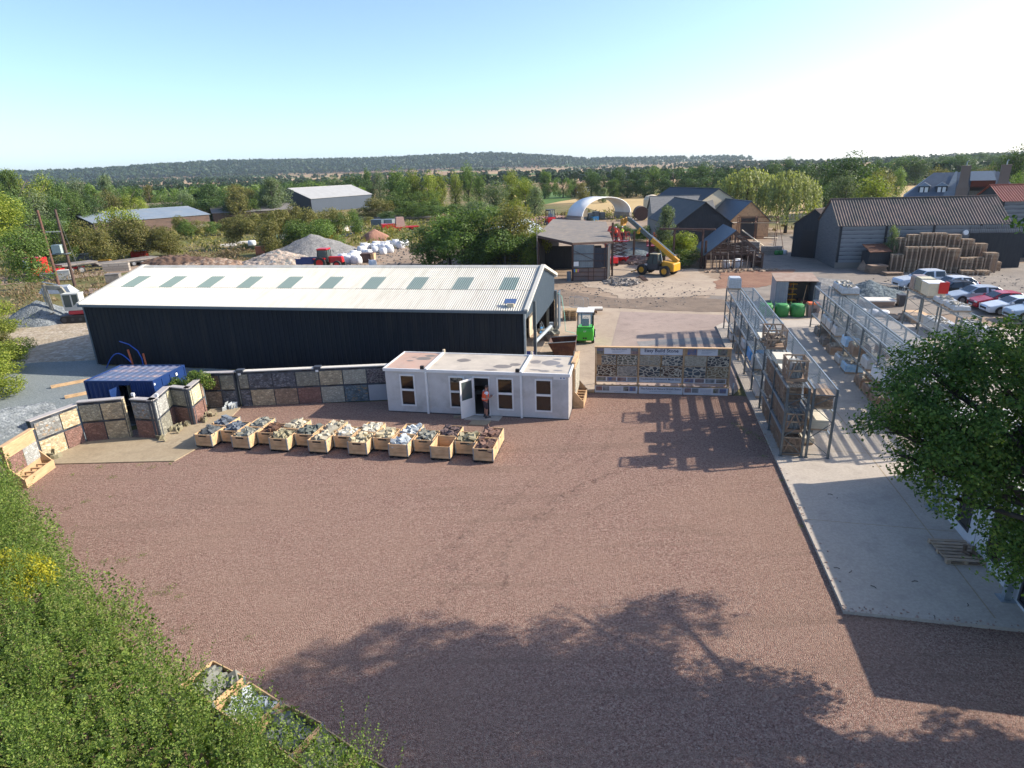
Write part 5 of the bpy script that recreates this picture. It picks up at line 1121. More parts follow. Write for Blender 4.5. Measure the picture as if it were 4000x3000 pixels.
def g_hedges(r,n):
    o=[]
    for k in range(64):
        d0=380*(5.2**(k/64.)); a0=r.uniform(-1500,4800); ln=r.uniform(500,1500); dr=r.uniform(-.12,.12)
        for j in range(int(n/64)):
            t=r.random(); d=d0*(1+dr*t)+r.normal(0,6); 
            if 1500<a0+ln*t<2650 and d<420: continue
            o.append(polar(a0+ln*t+r.normal(0,3),d))
    for c in range(26):
        d0=r.uniform(480,2200); a0=r.uniform(-800,4700)
        for j in range(45): o.append(polar(a0+r.normal(0,70),d0*(1+r.normal(0,.02))))
    for j in range(500): o.append(polar(r.uniform(2750,4600),r.uniform(1100,1500)))
    return o
farwood('distant_trees','far hedgerows and small woods scattered over the plain below the ridge',g_hedges,3000,8,2,M_wood_far)
farwood('valley_trees','belt of trees across the plain left of the ridge fields',lambda r,n:[polar(r.uniform(-500,1500),r.uniform(270,400)) for _ in range(n)],420,8,5,FOL['mid'])
# low scrub and weeds as stuff
def scrub(name,label,boxes,dens,h,m,seed,leaf=.22):
    r=np.random.default_rng(seed); Pp=[]
    for (x0,y0,x1,y1,hh) in boxes:
        n=int((x1-x0)*(y1-y0)*dens); x=r.uniform(x0,x1,n); y=r.uniform(y0,y1,n)
        f=np.array([noise.noise(Vector((a*.22,b*.22,seed))) for a,b in zip(x,y)]); k=f>-.02; x=x[k];y=y[k]; z=r.random(k.sum())*hh*h*(.3+np.clip(f[k],0,.6)*2)
        Pp.append(np.stack([x,y,z],1))
    Pp=np.concatenate(Pp); Nn=r.normal(size=Pp.shape); V,Q=cards(Pp,Nn,leaf,r,(.5,1.3),1.5)
    return tag(npmesh(name,V,Q,m),label,'weeds',kind='stuff')
scrub('dry_weeds','dry brown weeds and dock growing on the rough ground behind the long shed',[(-62,62,-34,88,1),(-60,98,-38,112,1),(-75,86,-60,100,1),(-50,104,-30,122,.8)],11,1.0,FOL['dry'],3,.28)
scrub('rough_weeds','olive weeds and tall grass over the rough ground behind the yard',[(-90,110,-6,165,1),(-95,80,-66,130,1),(4,150,40,172,1),(-30,118,-5,160,1)],3.2,1.3,FOL['olive'],4,.5)
scrub('bank_weeds','brownish scrub on the spoil behind the white arch shelter',[(6,162,34,182,1.2),(40,118,56,150,1)],2,.9,FOL['dry'],6,.6)
scrub('yard_edge_weeds','yellow green weeds spilling over the stony ground by the digger',[(-56,40,-44,64,1),(-50,60,-36,66,1)],14,.9,FOL['yel'],8,.16)
def weeds(cl,n,m,seed,nm,lab,leaf=.03):
    r=np.random.default_rng(seed); Pp=[]
    for (x,y,s) in cl: k=int(n*s); q=r.normal(0,.12*s,(k,3)); q[:,2]=np.abs(q[:,2])*.4; Pp.append(q+np.array([x,y,.02]))
    Pp=np.concatenate(Pp); V,Q=cards(Pp,r.normal(size=Pp.shape),leaf,r); tag(npmesh(nm,V,Q,m),lab,'weeds',kind='stuff')
gv=lambda x,y: tuple(G(x*.7837,1700+y*.7837).xy)
weeds([(*gv(500,163),.9),(*gv(760,163),1.1),(*gv(850,143),.6),(*gv(697,150),.5),(*gv(560,215),.8),(*gv(555,310),.4),(*gv(360,200),.5),(*gv(520,632),.7),(*gv(610,632),1.2),(*gv(710,600),.7),(*gv(770,795),.8),(*gv(820,790),1.1),(*gv(855,760),.8),(*gv(895,812),.7),(*gv(930,970),.8),(*gv(720,765),.5),(*gv(1240,1010),.5),(*gv(425,335),.8),(*gv(330,370),.6)],70,FOL['hedge'],5,'gravel_weeds','small green weeds sprouting through the pink gravel')
weeds([(12.0+i*.12*-1+.0,26.4+i*.35-.6,.9) for i in range(9)]+[(11.05,24.9,.7),(10.9,22.7,.4),(10.2,19.3,.6)],60,FOL['hedge'],6,'kerb_weeds','weeds growing along the slab edge below the near rack')
# planter shrub
def leafything(name,label,cat,lobes,n,leaf,m,seed,loc=(0,0,0),trunkpts=None,asp=(.7,1.),inner=.3):
    r=np.random.default_rng(seed); o=thing(name,label,cat,loc); Pp,d=lobes_pts(lobes,n,r,inner); f=np.array([noise.noise(Vector(p*1.3)) for p in Pp]); k=f>-.25
    V,Q=cards(Pp[k],d[k],leaf,r,asp); npmesh('foliage',V,Q,m,o)
    return o
leafything('planter_shrub','bushy green and reddish shrub growing behind the planter wall','shrub',[(0,0,1.9,.5),(.6,.3,2.1,.45),(-.7,-.1,1.8,.4),(.2,.2,2.3,.3),(-.9,.3,1.9,.3),(0,0,1.2,.6),(.7,.6,1.7,.4)],5200,.09,FOL['hedge'],9,(-17.6,32.3,0))
# ---------------------------------------------------------------- hedge in the near corner
def build_hedge():
    B=[(-26.5,27.5),(-22.9,23.9),(-20.6,22.4),(-19.2,20.9),(-17.0,19.0),(-14.9,17.0),(-13.0,15.2),(-11.25,14.1),(-9.45,12.6),(-7.95,11.28),(-6.88,10.5),(-5.72,9.7),(-4.28,9.05),(-2.65,8.35),(-1.0,7.0),(1.0,6.0),(3,5)]
    r=np.random.default_rng(11); root=thing('hedge','long overgrown green hedge filling the near corner beside the stone crates','hedge',(-14,15,0))
    segs=[]; off=np.array([-14,15,0.])
    B=np.array(B); T0=[]
    Ls=np.linalg.norm(np.diff(B,axis=0),axis=1); cum=np.r_[0,np.cumsum(Ls)]
    def pos(s,q):   # along, depth behind edge (towards SW)
        i=np.clip(np.searchsorted(cum,s)-1,0,len(Ls)-1); t=(s-cum[i])/Ls[i]; p=B[i]+(B[i+1]-B[i])*t[:,None]
        d=(B[np.minimum(i+2,len(B)-1)]-B[np.maximum(i-1,0)]); d/=np.linalg.norm(d,axis=1)[:,None]; nrm=np.stack([d[:,1],-d[:,0]],1)   # points SW-ish
        return p+nrm*q[:,None]
    def hgt(x,y,q): 
        n_=np.array([noise.noise(Vector((a*.55,b*.55,0)))*.5+noise.noise(Vector((a*1.7,b*1.7,3)))*.28 for a,b in zip(x,y)])
        return 2.6*np.clip((q+.35)/.7,0,1)**.5+n_+np.clip(q,0,5)*.10
    # shoots
    nc=1500; cs=cum[-1]*r.random(nc); cq=r.random(nc)**.9*8.5-.2; cxy=pos(cs,cq); ch=r.normal(0,.36,nc); per=9; n=nc*per
    q=np.repeat(cq,per); xy=np.repeat(cxy,per,0)+r.normal(0,.12,(n,2)); h=hgt(xy[:,0],xy[:,1],q)+np.repeat(ch,per)
    m=46; t=np.linspace(0,1,m)[None,:]
    ln=r.uniform(.6,1.7,n)[:,None]; ax=r.normal(0,.13,(n,1)); ay=r.normal(0,.13,(n,1))
    edge=np.clip(1-q/1.2,0,1)[:,None]; ax=ax+edge*.22; ay=ay+edge*.17
    X=xy[:,0:1]+ax*t*ln+r.normal(0,.038,(n,m))*(1-.7*t); Y=xy[:,1:2]+ay*t*ln+r.normal(0,.038,(n,m))*(1-.7*t); Z=h[:,None]-ln*.6+t*ln+r.normal(0,.02,(n,m))
    Pp=np.stack([X.ravel(),Y.ravel(),Z.ravel()],1)-off; d=np.stack([np.repeat(ax+.15,m,1).ravel(),np.repeat(ay-.25,m,1).ravel(),np.full(n*m,.6)],1); d+=r.normal(0,.6,d.shape); d/=np.linalg.norm(d,axis=1)[:,None]
    V,Q=cards(Pp,d,.040,r,(.6,1.1),.8); npmesh('foliage',V,Q,FOL['hedge'],root)
    # side face foliage down to the ground
    n=26000; s=cum[-1]*r.random(n); z=r.random(n)*2.6; q=r.uniform(-.3,.25,n)-.25*np.sin(z*2.1+s); xy=pos(s,q); Pp=np.stack([xy[:,0],xy[:,1],z],1)-off; d=r.normal(size=Pp.shape); d[:,0]+=1; d/=np.linalg.norm(d,axis=1)[:,None]
    V,Q=cards(Pp,d,.075,r); npmesh('side_foliage',V,Q,FOL['hedge'],root)
    # dark twiggy core sheet
    n=60000; s=cum[-1]*r.random(n); q=r.random(n)*8.5; xy=pos(s,q); h=hgt(xy[:,0],xy[:,1],q)-1.0-r.random(n)*.9; Pp=np.stack([xy[:,0],xy[:,1],h],1)-off; d=np.tile([0,0,1.],(n,1)); V,Q=cards(Pp,d,.2,r); npmesh('inner_foliage',V,Q,FOL['hedge'],root)
build_hedge()
r_=leafything('yellow_shrub','bright yellow leaved shrub poking out of the green hedge','shrub',[(0,0,0,.42),(.5,-.15,.05,.38),(-.5,.2,0,.45),(1.0,-.3,-.05,.3),(-.9,-.2,-.2,.5),(.1,-.5,-.25,.45)],3600,.075,FOL['hedgey'],14,tuple(G(95,2215,3.0)),inner=.1)
# ---------------------------------------------------------------- oak
def build_oak(name,label,lobes,n,leaf,base,fork,seed):
    r=np.random.default_rng(seed); root=thing(name,label,'tree',base); b=np.array(base)
    # twigs: clusters of leaves around sprays
    w=np.array([l[3]**2 for l in lobes]); w/=w.sum(); k=int(n/30); idx=r.choice(len(lobes),k,p=w); C_=np.array([l[:3] for l in lobes])[idx]; Rr=np.array([l[3] for l in lobes])[idx]
    d=r.normal(size=(k,3)); d/=np.linalg.norm(d,axis=1)[:,None]; d[:,2]*=.8; cen=C_+d*(Rr*(.35+.65*r.random(k)**.5))[:,None]
    f=np.array([noise.noise(Vector(p*.95)) for p in cen]); kk=f>-.24; cen=cen[kk]; d=d[kk]; k=len(cen)
    m=30; q=r.normal(0,.13,(k,m,3)); q[:,:,2]*=.6; Pp=(cen[:,None,:]+q+d[:,None,:]*r.random((k,m,1))*.22).reshape(-1,3); N_=np.repeat(d,m,0)+np.array([0,0,.8])
    N_/=np.linalg.norm(N_,axis=1)[:,None]; V,Q=cards(Pp-b,N_,leaf,r,(.62,1.05)); npmesh('crown',V,Q,FOL['oak'],root)
    mb=MB(); bp=Vector(base); fk=Vector(fork)-bp; mb.tube([(0,0,-.1),fk*.5+Vector((.1,.05,0)),fk],[.42,.33,.27],12)
    for i,l in enumerate(lobes):
        c=Vector(l[:3])-bp; mid=fk.lerp(c,.5)+Vector((0,0,.35)); mb.tube([fk,mid,c,c+(c-mid).normalized()*l[3]*.6],[.13,.075,.04,.012],7)
        for j in range(5):
            dd=Vector((r.normal(),r.normal(),r.normal()*.6)).normalized()*l[3]*.8; mb.tube([mid.lerp(c,.3+.14*j),c+dd*.5,c+dd],[.03,.018,.006],5)
    mb.build('trunk',M_barkd,root,smooth=True)
build_oak('oak_tree','large dark green oak leaning over the white building in the near corner',[(9.7,13.9,6.9,.85),(10.4,14.2,7.3,1.15),(11.5,14.6,7.7,1.15),(12.4,14.7,7.6,1.2),(10.3,13.5,6.2,1.15),(11.3,13.5,6.5,1.4),(12.6,14.0,6.7,1.5),(10.3,12.9,5.7,1.05),(11.6,13.0,5.6,1.2),(11.7,12.5,4.75,.95),(12.5,13.2,5.0,1.1),(13.7,14.9,6.9,1.2),(12.0,12.0,4.1,.75),(12.6,12.6,3.9,.8),(11.3,12.2,3.9,.6),(11.7,12.4,3.35,.5),(13.6,16.1,6.9,.9),(15.6,16.2,6.6,1.0),(9.1,14.0,6.2,.5),(9.6,13.6,5.5,.5),(10.2,12.7,4.9,.5),(12.9,12.3,6.2,1.3),(13.9,13.6,7.6,1.5)],92000,.088,(14.2,9.8,0),(13.4,11.0,3.6),21)
build_oak('oak_tree','second oak just outside the near corner, throwing the dappled shade',[(12.6,9.6,6.2,1.7),(13.6,11.0,7.8,1.7),(15.0,10.2,9.0,2.0),(14.6,8.2,6.6,1.8),(16.5,11.5,8.0,2.0),(13.4,8.4,5.2,1.3),(17.5,9.5,10.5,1.9),(18.8,11.2,9.5,2.0),(13.5,14.3,11.2,1.5),(14.7,13.2,10.8,1.9),(14.0,12.0,9.8,1.6),(15.6,15.6,11.2,2.0),(14.8,10.6,9.2,1.8),(16.3,13.6,11.8,1.8),(12.9,10.6,6.6,1.5),(17.4,10.9,5.2,1.4),(15.6,10.2,4.7,1.2),(19.2,10.7,5.8,1.4),(14.3,10.2,4.9,1.1),(18.4,10.4,7.0,1.3)],80000,.14,(16.2,7.6,0),(15.6,8.6,3.4),22)
# ================================================================ white building on the slab
def white_building():
    o=Vector((16.19,22.71,0)); d=Vector((13.85-16.19,12.45-22.71,0)); L=d.length; rz=math.atan2(d.y,d.x)
    r=thing('white_building','long low white panelled building with tall windows, partly hidden by the oak','building',(o.x,o.y,SL),rz)
    H=2.95; W=13.0   # local +x toward camera, +y to the right of travel is -> building body lies at +y
    mw=pm('white_wall_panel',(.55,.56,.57),(.50,.51,.52),2,.45)
    wins=[(1.2,2.15,.35,2.2),(4.1,4.95,.35,2.2),(6.15,6.95,.35,2.2),(8.15,9.9,.12,2.25)]
    mb=MB(); x=0
    for a,b,z0,z1 in wins: mb.box(x,0,.0,a,.1,H-.2); mb.box(a,0,0,b,.1,z0); mb.box(a,0,z1,b,.1,H-.2); x=b
    mb.box(x,0,0,L,.1,H-.2); mb.build('front_wall',mw,r)
    mb=MB(); mb.box(0,.101,0,.1,W,H-.2); mb.build('end_wall',mw,r); mb=MB(); mb.box(L-.1,.101,0,L,W,H-.2); mb.build('end_wall',mw,r)
    for a,b,z0,z1 in wins:
        m=MB(); w_=.06; m.box(a,-.03,z0,a+w_,.05,z1); m.box(b-w_,-.03,z0,b,.05,z1); m.box(a+w_,-.03,z0,b-w_,.05,z0+w_); m.box(a+w_,-.03,z1-w_,b-w_,.05,z1); f=m.build('window',M_grille,r)
        m=MB(); m.box(a+w_,.0,z0+w_,b-w_,.02,z1-w_); m.build('pane',M_glass,f)
    for x in (2.75,7.95):
        m=MB(); m.box(x-.09,-.28,0,x+.09,-.1,H); m.box(x-.2,-.4,0,x+.2,.0,.02); m.build('post',M_galv,r)
    for x in (.7,3.5,5.4,7.4): m=MB(); m.box(x-.008,-.006,.02,x+.008,-.001,H-.22); m.build('panel_joint',M_trimgrey,r)
    m=MB(); m.box(-.1,-.1,H-.19,L+.1,W,H); m.build('roof_slab',mw,r)
    m=MB(); m.box(-.05,-.05,H+.002,L+.05,W,H+.05); m.build('roof',pm('pale_roof_membrane',(.55,.54,.51),(.48,.47,.44),1,.6),r)
    for x in (1.5,4.5,7.5): m=MB(); m.box(x,-.05,H+.051,x+.1,W,H+.12); m.build('roof_rib',M_whitetrim,r)
white_building()
# twigs on the slab
for i,(x,y) in enumerate([(620,1155),(700,1190),(1295,1265),(1725,1480),(595,548),(935,1325),(560,518),(1440,1578)]):
    p=G(3000+x*.4521,1700+y*.4521,SL); rr=random.Random(i); a=rr.uniform(0,3); l=rr.uniform(.08,.2)
    mb=MB(); mb.tube([(0,0,.012),(l*.5*math.cos(a),l*.5*math.sin(a),.02),(l*math.cos(a+.3),l*math.sin(a+.3),.012)],.009,5); o=mb.build('twig',M_barkd); o.location=p; tag(o,'small fallen twig lying on the shaded slab under the oak','twig','fallen twigs on the slab')
# slab joints
mb=MB(); mb.quad((16.9,31,SL+.004),(16.94,31,SL+.004),(13.35,14.2,SL+.004),(13.31,14.2,SL+.004)); tag(mb.build('slab_joint',M_pad,recalc=False),kind='structure')
for (a,b) in (((10.4,19.6),(15.1,18.5)),((11.7,25.6),(16.6,24.5)),((12.9,31.0),(17.5,30.0))):
    mb=MB(); mb.quad((a[0],a[1],SL+.003),(b[0],b[1],SL+.003),(b[0],b[1]+.03,SL+.003),(a[0],a[1]+.03,SL+.003)); tag(mb.build('slab_joint',M_pad,recalc=False),kind='structure')
rubble_later=1
# ================================================================ buildings helper
def gable_house(name,label,a,b,hw,ze,zr,roofm,wallm,endm=None,over=.25,cat='barn',doors=None,z0=0,rt=.08,walls=(1,1,1,1),ret=False,corr=0):
    a=Vector((a[0],a[1],z0)); b=Vector((b[0],b[1],z0)); d=b-a; L=d.length; rz=math.atan2(d.y,d.x)    # a->b ridge line
    r=thing(name,label,cat,a,rz); endm=endm or wallm
    def endw(x,nm):
        m=MB(); m.prism([(-hw,0),(hw,0),(hw,ze),(0,zr-.02),(-hw,ze)],x,x+.15,'x'); m.build(nm,endm,r)
    if walls[0]: endw(0,'gable_wall')
    if walls[1]: endw(L-.15,'gable_wall')
    for s,f in ((-1,walls[2]),(1,walls[3])):
        if f: m=MB(); y=s*hw; m.box(.151,min(y,y-s*.15),0,L-.151,max(y,y-s*.15),ze); m.build('side_wall',wallm,r)
    k=(zr-ze)/hw; m=MB()
    for s in (-1,1):
        if corr:
            n=int((L+2*over)/corr*4); pts=[]
            for i in range(n+1):
                x=-over+(L+2*over)*i/n; dz=.05*math.cos(i*math.pi/2)
                pts+=[(x,s*(hw+over),ze-k*over+.05+dz),(x,0,zr+.05+dz)]
            m.add(pts,[(2*i,2*i+2,2*i+3,2*i+1) for i in range(n)])
        else: m.add([(-over,s*(hw+over),ze-k*over),(L+over,s*(hw+over),ze-k*over),(L+over,0,zr),(-over,0,zr),(-over,s*(hw+over),ze-k*over+rt),(L+over,s*(hw+over),ze-k*over+rt),(L+over,0,zr+rt),(-over,0,zr+rt)],[(0,3,2,1),(4,5,6,7),(0,1,5,4),(1,2,6,5),(2,3,7,6),(3,0,4,7)])
    m.build('roof',roofm,r)
    m=MB(); m.box(-over-.02,-.12,zr+.03,L+over+.02,.12,zr+.14); m.build('ridge',roofm,r)
    return r
M_slate=pm('blue_slate_roof',(.055,.085,.115),(.042,.066,.09),2.5,.5,0,.4,6); M_slated=pm('dark_slate_roof',(.018,.026,.036),(.025,.035,.045),2.5,.6,0,.4,6)
M_slateg=pm('grey_mossy_slate',(.075,.078,.075),(.055,.06,.062),2,.8,0,.5,5,dirt=(.10,.095,.085),dscale=1)
M_asb=pm('lichen_fibre_cement',(.19,.165,.14),(.14,.125,.11),1.3,.9,0,.4,12,dirt=(.26,.21,.15),dscale=1.1)
M_stonew=sm('rough_grey_masonry',(.30,.27,.23),.3,kind='brick',scale=4); M_timberc=wood('orange_larch_cladding',(.55,.33,.17),(.45,.26,.13)); M_block=sm('concrete_block_wall',(.34,.30,.25),.15,kind='brick',scale=1.4)
def clapmat():
    m,nt,b,out=newmat('weathered_weatherboard'); v=swz(nt); sp=N(nt,'ShaderNodeSeparateXYZ'); nt.links.new(v,sp.inputs[0])
    fr=N(nt,'ShaderNodeMath',operation='MULTIPLY',ins={1:2.05}); nt.links.new(sp.outputs[1],fr.inputs[0]); f2=N(nt,'ShaderNodeMath',operation='FRACT'); nt.links.new(fr.outputs[0],f2.inputs[0])
    mp=N(nt,'ShaderNodeMapping'); mp.inputs[3].default_value=(.5,3,.5); nt.links.new(v,mp.inputs[0]); n_=nz(nt,mp.outputs[0],2,6,.7)
    ad=N(nt,'ShaderNodeMath',operation='ADD'); nt.links.new(f2.outputs[0],ad.inputs[0]); nt.links.new(n_,ad.inputs[1])
    col=ramp(nt,ad.outputs[0],[(.30,(.02,.024,.028)),(.44,(.15,.162,.172)),(1.0,(.23,.245,.25))]); ad.use_clamp=False
    sc2=N(nt,'ShaderNodeMath',operation='MULTIPLY',ins={1:.66}); nt.links.new(ad.outputs[0],sc2.inputs[0]); nt.links.new(sc2.outputs[0],col.node.inputs[0])
    nt.links.new(col,b.inputs['Base Color']); b.inputs['Roughness'].default_value=.85; return m
M_clap=clapmat(); M_blackb=pm('black_boarding',(.018,.02,.024),(.03,.033,.037),3,.8,stretch=(3,3,.3))
M_rustroof=pm('weathered_corrugated_roof',(.17,.12,.098),(.11,.09,.08),.9,.9,0,.2,10,dirt=(.045,.06,.05),dscale=.35)
# old open barn (nissen + lean roof)
def old_barn():
    r=thing('old_open_barn','old open fronted barn with a mossy grey sheet roof beside the tall steel column','barn',(0,0,0))
    # roof corners
    A=Vector((3.6,76.3,4.75)); B=Vector((7.3,71.3,4.3)); C_=Vector((12.2,73.6,4.1)); D=Vector((14.6,94,4.6)); E_=Vector((7.0,97,5.0))
    m=MB(); vs=[A,B,C_,D,E_]; m.add([*vs,*[v+Vector((0,0,.07)) for v in vs]],[(4,3,2,1,0),(5,6,7,8,9)]+[(i,(i+1)%5,5+(i+1)%5,5+i) for i in range(5)]); m.build('roof',M_asb,r)
    m=MB(); m.bar((3.6,76.3,4.65),(7.3,71.3,4.2),.12,.25); m.bar((7.3,71.3,4.2),(12.2,73.6,4.0),.12,.22); m.build('eaves_beam',M_oldrust,r)
    for p in ((3.7,76.4),(7.35,71.5),(11.2,71.4),(12.3,74)): m=MB(); m.box(p[0]-.1,p[1]-.1,0,p[0]+.1,p[1]+.1,4.1); m.build('post',M_oldrust,r)
    # sheeted bay right of the opening
    msh=pm('grey_box_sheet',(.20,.24,.25),(.17,.205,.215),1,.6,0,.0)
    def ribw(p,q,z0,z1,mat,nm,pitch=.2,d=.03):
        p=Vector((*p,0)); q=Vector((*q,0)); e=(q-p); L=e.length; e/=L; nrm=Vector((e.y,-e.x,0)); vs=[];x=0
        while x<L:
            for f,dd in ((0,0),(.55,0),(.7,1),(.88,1)):
                if x+f*pitch<L: c=p+e*(x+f*pitch)+nrm*d*dd; vs+=[(c.x,c.y,z0),(c.x,c.y,z1)]
            x+=pitch
        vs+=[(q.x,q.y,z0),(q.x,q.y,z1)]; m=MB(); m.add(vs,[(2*i,2*i+2,2*i+3,2*i+1) for i in range(len(vs)//2-1)]); return m.build(nm,mat,r,recalc=False)
    ribw((7.4,71.45),(9.75,71.05),1.55,4.1,msh,'sheet_cladding'); ribw((9.75,71.05),(11.15,70.85),1.55,3.75,pm('dark_blue_sheet',(.025,.03,.045),(.03,.035,.05),2,.5),'dark_sheet_cladding')
    m=MB(); m.add([(7.4,71.5,0),(11.15,70.9,0),(11.15,70.9,1.5),(7.4,71.5,1.5)],[(0,1,2,3)]); m.build('low_sheet_wall',pm('muddy_sheet',(.15,.125,.11),(.2,.15,.13),1.5,.7,dirt=(.26,.15,.11),dscale=.8),r)
    for z in (.06,.55,1.05,1.5,2.3,3.1): m=MB(); m.bar((7.35,71.38,z),(11.2,70.77,z),.05); m.build('rail',M_oldrust,r)
    for x,y in ((7.38,71.4),(9.1,71.12),(9.7,71.03),(10.9,70.82),(11.2,70.77)): m=MB(); m.bar((x,y,0),(x,y,4.1 if x!=9.1 else 1.5),.06); m.build('gate_post',M_oldrust,r)
    m=MB(); m.bar((7.4,71.36,3.5),(9.7,70.98,2.4),.04); m.build('brace',M_oldrust,r)
    m=MB(); m.add([(11.2,70.85,0),(12.1,74.2,0),(12.1,74.2,4.0),(11.2,70.85,3.7)],[(0,1,2,3)]); m.build('dark_side_wall',M_blackb,r)
    m=MB(); m.add([(3.6,77,0),(7.3,90,0),(7.3,90,4.6),(3.6,77,4.6)],[(0,1,2,3)]); m.add([(3.6,81.5,0),(11.9,80.2,0),(11.9,80.2,2.9),(3.6,81.5,2.9)],[(0,1,2,3)]); m.build('added_rear_wall',M_blackb,r)  # black sheets added behind the open front to keep it dark
    m=MB(); m.box(7.45,71.15,1.75,8.0,71.2,2.25); s=m.build('notice',M_whitetrim,r)
    for k,c in enumerate([(.05,.2,.5),(.7,.6,.05),(.6,.2,.25)]): m=MB(); m.add([(7.46+k*.2,71.24-k*.03,1.05),(7.63+k*.2,71.21-k*.03,1.05),(7.63+k*.2,71.21-k*.03,1.4),(7.46+k*.2,71.24-k*.03,1.4)],[(0,1,2,3)]); m.build('notice',flat('notice_colour_%d'%k,c),r)
    m=MB(); m.cyl((6.95,71.6,0),(6.95,71.6,1.1),.25,12); m.build('oil_drum',M_trimgrey,r)
old_barn()
def nissen():
    r=thing('curved_shed','pale curved corrugated metal shed peeping out behind the tall olive tree','shed',(.9,99,0),R_(80)); m=MB(); n=20; L=22; R=4.7; vs=[]
    for i in range(n+1): a=math.pi*i/n; vs+=[(-14,R*math.cos(a),R*math.sin(a)*1.05),(L-14,R*math.cos(a),R*math.sin(a)*.98)]
    m.add(vs,[(2*i,2*i+2,2*i+3,2*i+1) for i in range(n)]); m.build('curved_roof',pm('pale_curved_sheet',(.34,.38,.40),(.29,.33,.35),2,.6,.2),r,smooth=True)
    m=MB(); m.add([(-13.9,R*math.cos(math.pi*i/n)*.99,R*math.sin(math.pi*i/n)*.97) for i in range(n+1)],[tuple(range(n+1))]); m.build('end_wall',M_trimgrey,r)
nissen()
def pole(name,label,p,h,r_=.09,m=None,cat='pole'):
    o=MB(); o.tube([(0,0,0),(0,0,h)],[r_,r_*.7],8); o=o.build(name,m or M_barkd,smooth=True); o.location=(p[0],p[1],0); return tag(o,label,cat)
pole('thin_pole','slim grey pole standing against the tall olive tree beside the old barn',(3.5,75.2),7.0,.05,M_greywood)
# portal steelwork
def column(p,h,label,cap=None):
    m=MB(); m.box(-.11,-.08,0,.11,-.055,h); m.box(-.11,.055,0,.11,.08,h); m.box(-.012,-.055,0,.012,.055,h); m.box(-.18,-.16,0,.18,.16,.02)
    o=m.build('steel_column',M_oldrust); o.location=(p[0],p[1],0); o.rotation_euler=(0,0,.2); tag(o,label,'steel column')
for p,h,l in [((13.05,78.8),5.8,'tall rusty steel column beside the lift at the old barn corner'),((17.45,87.3),3.85,'rusty steel column behind the raised boom'),((19.0,84.5),3.6,'rusty steel column half hidden by the raised yellow boom'),((20.98,79.7),4.6,'rusty steel column carrying the near end of the long cross beam'),((22.84,82.2),4.3,'rusty steel column behind the green ash tree'),((23.96,77.7),4.7,'pair mate rusty column under the far end of the cross beam'),((24.35,77.5),3.4,'short rusty column beside the ruined timber barn'),((31.0,76.4),1.9,'stubby rusty column at the right corner of the ruined barn'),((30.2,77.4),1.9,'stubby column inside the right corner of the ruined barn')]: column(p,h,l)
m=MB(); m.bar((19.3,80.7,4.68),(25.3,77.3,4.72),.2,.2); m.bar((24.0,77.7,4.5),(22.8,82.2,4.3),.12,.12); tag(m.build('cross_beam',M_oldrust),'long rusty steel cross beam resting on columns in front of the ash tree','beam')
# arch shelter
def arch():
    a=Vector((17.2,148.5,0)); b=Vector((30.6,157.0,0)); d=(b-a); W=d.length; e=d/W; bk=Vector((-e.y,e.x,0)); r=thing('arch_shelter','white half round arch shelter on concrete block walls beyond the old barn','shelter',(a.x,a.y,0),math.atan2(e.y,e.x))
    n=24; D=5.5; R=W/2-.3; m=MB(); vs=[]
    for q in (R,R-.25):
        for i in range(n+1):
            t=math.pi*i/n; vs+=[(W/2-q*math.cos(t),0,1.5+q*math.sin(t)*.52),(W/2-q*math.cos(t),D,1.5+q*math.sin(t)*.52)]
    k=2*(n+1); f=[(2*i,2*i+1,2*i+3,2*i+2) for i in range(n)]+[(k+2*i,k+2*i+2,k+2*i+3,k+2*i+1) for i in range(n)]+[(2*i,2*i+2,k+2*i+2,k+2*i) for i in range(n)]+[(2*i+1,k+2*i+1,k+2*i+3,2*i+3) for i in range(n)]
    m.add(vs,f); m.build('arched_canopy',pm('white_pvc_canopy',(.78,.78,.74),(.72,.72,.69),3,.5),r,smooth=True)
    for x in (0,W-.8): m=MB(); m.box(x,0,0,x+.8,D,1.52); m.build('block_wall',M_block,r)
    m=MB(); 
    for i,(x,c) in enumerate([(1.6,0),(3.5,0),(5.6,1),(7.4,0),(9.3,0)]): m.box(x,D-1.5,0,x+1.5,D-.6,1.7+.3*(i%2))
    m.build('stored_goods',M_trimgrey,r); m=MB(); m.box(6.2,3.0,0,8.0,4.2,.9); m.build('blue_sheet',M_bluew,r)
    m=MB(); m.box(3.2,D-1.55,1.0,5.2,D-1.52,2.6); m.build('pale_panel',M_cream,r)
arch()
# barns on the right
b1=gable_house('slate_barn','stone walled barn with a dark grey slate roof behind the green ash tree',(28.4,92.0),(28.2,108.0),4.1,4.0,7.05,M_slateg,M_stonew,M_blackb)
m=MB(); m.box(-.02,-1,0,.0,1,2.2)
b0=gable_house('grey_roofed_barn','low barn with a pale grey sheet roof tucked behind the slate barn',(26.6,119),(37,117.5),6,4.3,6.8,pm('pale_grey_sheet_roof',(.17,.165,.155),(.13,.13,.125),2,.8),M_stonew)
b2=gable_house('black_roofed_barn','tall barn with a black roof and a cream end gable, highest of the barn group',(38.0,116.0),(33.2,131.0),4.2,5.6,7.9,M_slated,M_blackb,M_cream)
b3=gable_house('timber_barn','barn with blue slate roof and orange timber gable under scaffolding',(40.4,106.6),(39.3,121),3.5,3.0,6.1,M_slate,M_stonew,M_timberc)
m=MB(); m.box(-.06,-1.4,0,-.001,1.3,3.4); m.build('door_opening',M_black,b3); m=MB(); m.box(-.1,-1.5,3.4,-.0,1.4,3.6); m.box(-.1,-1.5,0,-.0,-1.4,3.4); m.box(-.1,1.3,0,-.0,1.4,3.4); m.build('door_frame',M_brownwood,b3)
